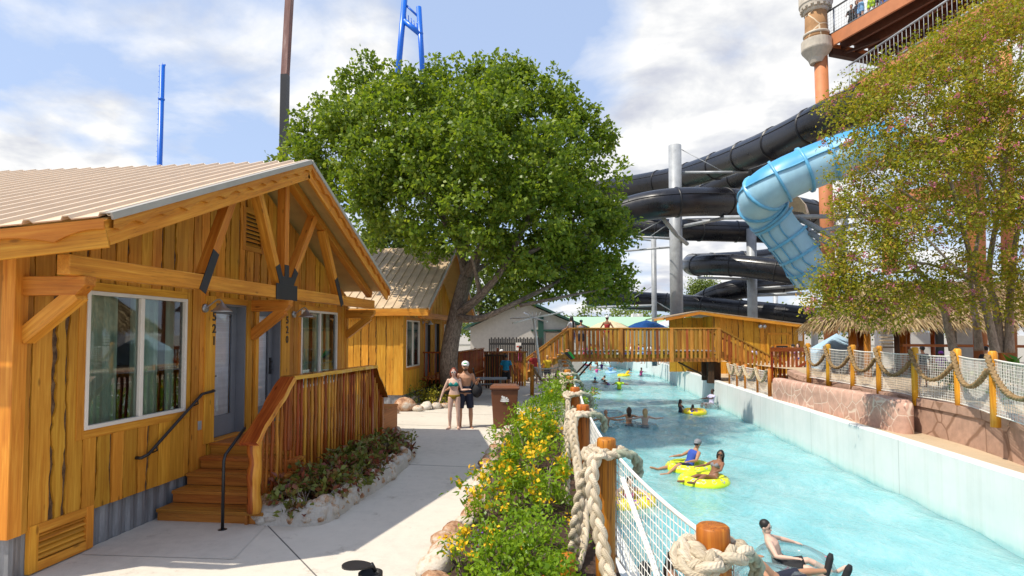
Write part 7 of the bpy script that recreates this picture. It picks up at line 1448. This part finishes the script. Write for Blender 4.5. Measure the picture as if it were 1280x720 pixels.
# up on the tower
for i, (t, o_, c_, lab) in enumerate(((.7, 1.0, 'black', 'dark-clothed visitor by the turret on the tower deck'), (1.15, .9, 'navy', 'second dark visitor near the turret on the tower deck'), (1.75, .4, 'sky', 'visitor in pale blue shorts at the tower deck rail'), (2.25, .5, 'lime', 'visitor in bright green trunks at the tower deck rail'), (2.8, .4, 'black', 'visitor in black trunks at the tower deck rail'), (3.3, .55, 'grey', 'visitor in grey trunks farther along the tower rail'), (3.75, .45, 'pink', 'visitor in pink trunks farther along the tower rail'), (4.2, .6, 'white', 'visitor in white trunks near the end of the visible tower rail'))):
    p = P0-d1*t+d2*o_+V((0, 0, H_+.88)); person(lab, p, -d2+RT*rng.normal()*.3, (0, 0, 1), 1.68, i in (2, 6), ['tan', 'brown', 'fair'][i % 3], hair=['black', 'brown'][i % 2], wear=(('shorts', c_),)+((('shirt', c_),) if i < 2 else ()), ua=((.4, .3, -1), (-.4, .3, -1)), fa=((-.8, .9, .1), (.8, .9, .1)), vox=.03)
stand(1232, 15.8, .86, 'seated visitor with dark hair just above the far net', F0, 1.3, skin='tan', hair='black', wear=(('shirt', 'black'),)); stand(1153, 17.5, .86, 'visitor in black hat behind the tan rope fence', F0, 1.25, skin='brown', hair='black', wear=(('shirt', 'navy'), ('cap', 'black'))); stand(1176, 17.0, .86, 'visitor in purple shirt behind the tan rope fence', F0, 1.12, skin='brown', hair='black', wear=(('shirt', 'purple'), ('cap', 'purple')))
SKY_W, SKY_OFF, SKY_S, SKY_A, SKY_B, EXPO = .3, (3.1, 1.7, 0), 1.5, .45, .60, 0.8
SKY_BLOBS = [(890, 90, 17, .16), (130, 190, 14, .07), (1150, 120, 16, .08), (690, 45, 11, -.16), (255, 160, 8, -.13), (40, 40, 13, -.07), (620, 20, 10, -.07), (400, 60, 10, .05)]
SKY_BLOBS = [(890, 90, 17, .2), (130, 190, 14, .10), (1150, 120, 16, .1), (700, 50, 9, -.14), (255, 160, 7, -.12), (30, 60, 12, -.05), (620, 20, 9, -.06), (400, 60, 10, .06)]
# ------------------------------------------------------------------ camera, world, sun
cam = bpy.data.cameras.new('camera'); co = bpy.data.objects.new('camera', cam); COL.objects.link(co); SC.camera = co
cam.sensor_width = 36; cam.sensor_fit = 'HORIZONTAL'; cam.lens = FPX/1280*36; cam.clip_end = 6000; cam.clip_start = .05
co.location = EYE; co.rotation_euler = (pi/2+PIT, 0, PSI); cam.shift_y = (YC-360)/1280
SUN_EL, SX, SY = radians(57), .83, .56
sd = V((SX, SY, 0)).normalized()*cos(SUN_EL)+V((0, 0, -sin(SUN_EL)))
su = bpy.data.lights.new('sun', 'SUN'); so = bpy.data.objects.new('sun', su); COL.objects.link(so); so.location = (0, 0, 30)
su.energy = 3.0; su.angle = radians(.53); su.color = (1, .93, .80); so.rotation_euler = sd.to_track_quat('-Z', 'Y').to_euler()
wd = bpy.data.worlds.new('World'); SC.world = wd; wd.use_nodes = True; nt = wd.node_tree; N, L = nt.nodes, nt.links; bg = N['Background']
sky = N.new('ShaderNodeTexSky'); sky.sky_type = 'NISHITA'; sky.sun_disc = False; sky.sun_elevation = SUN_EL; sky.sun_rotation = atan2(-SX, -SY)
sky.air_density = 1; sky.dust_density = 1.5
tc = N.new('ShaderNodeTexCoord').outputs['Generated']
sx = N.new('ShaderNodeSeparateXYZ'); L.new(tc, sx.inputs[0])
zc = math_(nt, 'MAXIMUM', math_(nt, 'ADD', sx.outputs[2], .22), .05)
cx = N.new('ShaderNodeCombineXYZ'); L.new(math_(nt, 'DIVIDE', sx.outputs[0], zc), cx.inputs[0]); L.new(math_(nt, 'DIVIDE', sx.outputs[1], zc), cx.inputs[1]); cx.inputs[2].default_value = SKY_W
mp = mapping(nt, cx.outputs[0], (1, 1, 1)); mp.inputs['Location'].default_value = SKY_OFF
n1 = noise(nt, mp.outputs[0], SKY_S, 8, .55, .25)
acc = n1.outputs['Fac']
for x, y, rad, w in SKY_BLOBS:
    d = ray(x, y).normalized(); vm = N.new('ShaderNodeVectorMath'); vm.operation = 'DOT_PRODUCT'; L.new(tc, vm.inputs[0]); vm.inputs[1].default_value = d
    mr = N.new('ShaderNodeMapRange'); mr.interpolation_type = 'SMOOTHSTEP'; mr.inputs[1].default_value = cos(radians(rad)); mr.inputs[2].default_value = cos(radians(rad*.35)); mr.inputs[3].default_value = 0; mr.inputs[4].default_value = w
    L.new(vm.outputs['Value'], mr.inputs[0]); acc = math_(nt, 'ADD', acc, mr.outputs[0])
cov = ramp(nt, [(SKY_A, (0, 0, 0)), (SKY_B, (1, 1, 1))], acc)
n2 = noise(nt, mp.outputs[0], SKY_S*2.3, 6, .55, .2)
shade = ramp(nt, [(.36, (2.5, 2.6, 2.95)), (.47, (3.35, 3.4, 3.5)), (.56, (4.15, 4.12, 4.05))], n2.outputs['Fac'])
L.new(mixc(nt, mixc(nt, sky.outputs[0], (1.95, 2.45, 3.5), .75), shade.outputs[0], cov.outputs[0]), bg.inputs['Color']); bg.inputs['Strength'].default_value = .15
SC.view_settings.view_transform = 'Standard'; SC.view_settings.look = 'None'; SC.view_settings.exposure = EXPO; SC.view_settings.gamma = 1
SC.cycles.use_denoising = True; SC.cycles.max_bounces = 6; SC.cycles.transparent_max_bounces = 24; SC.cycles.diffuse_bounces = 3; SC.cycles.glossy_bounces = 3
SC.cycles.sample_clamp_indirect = 6
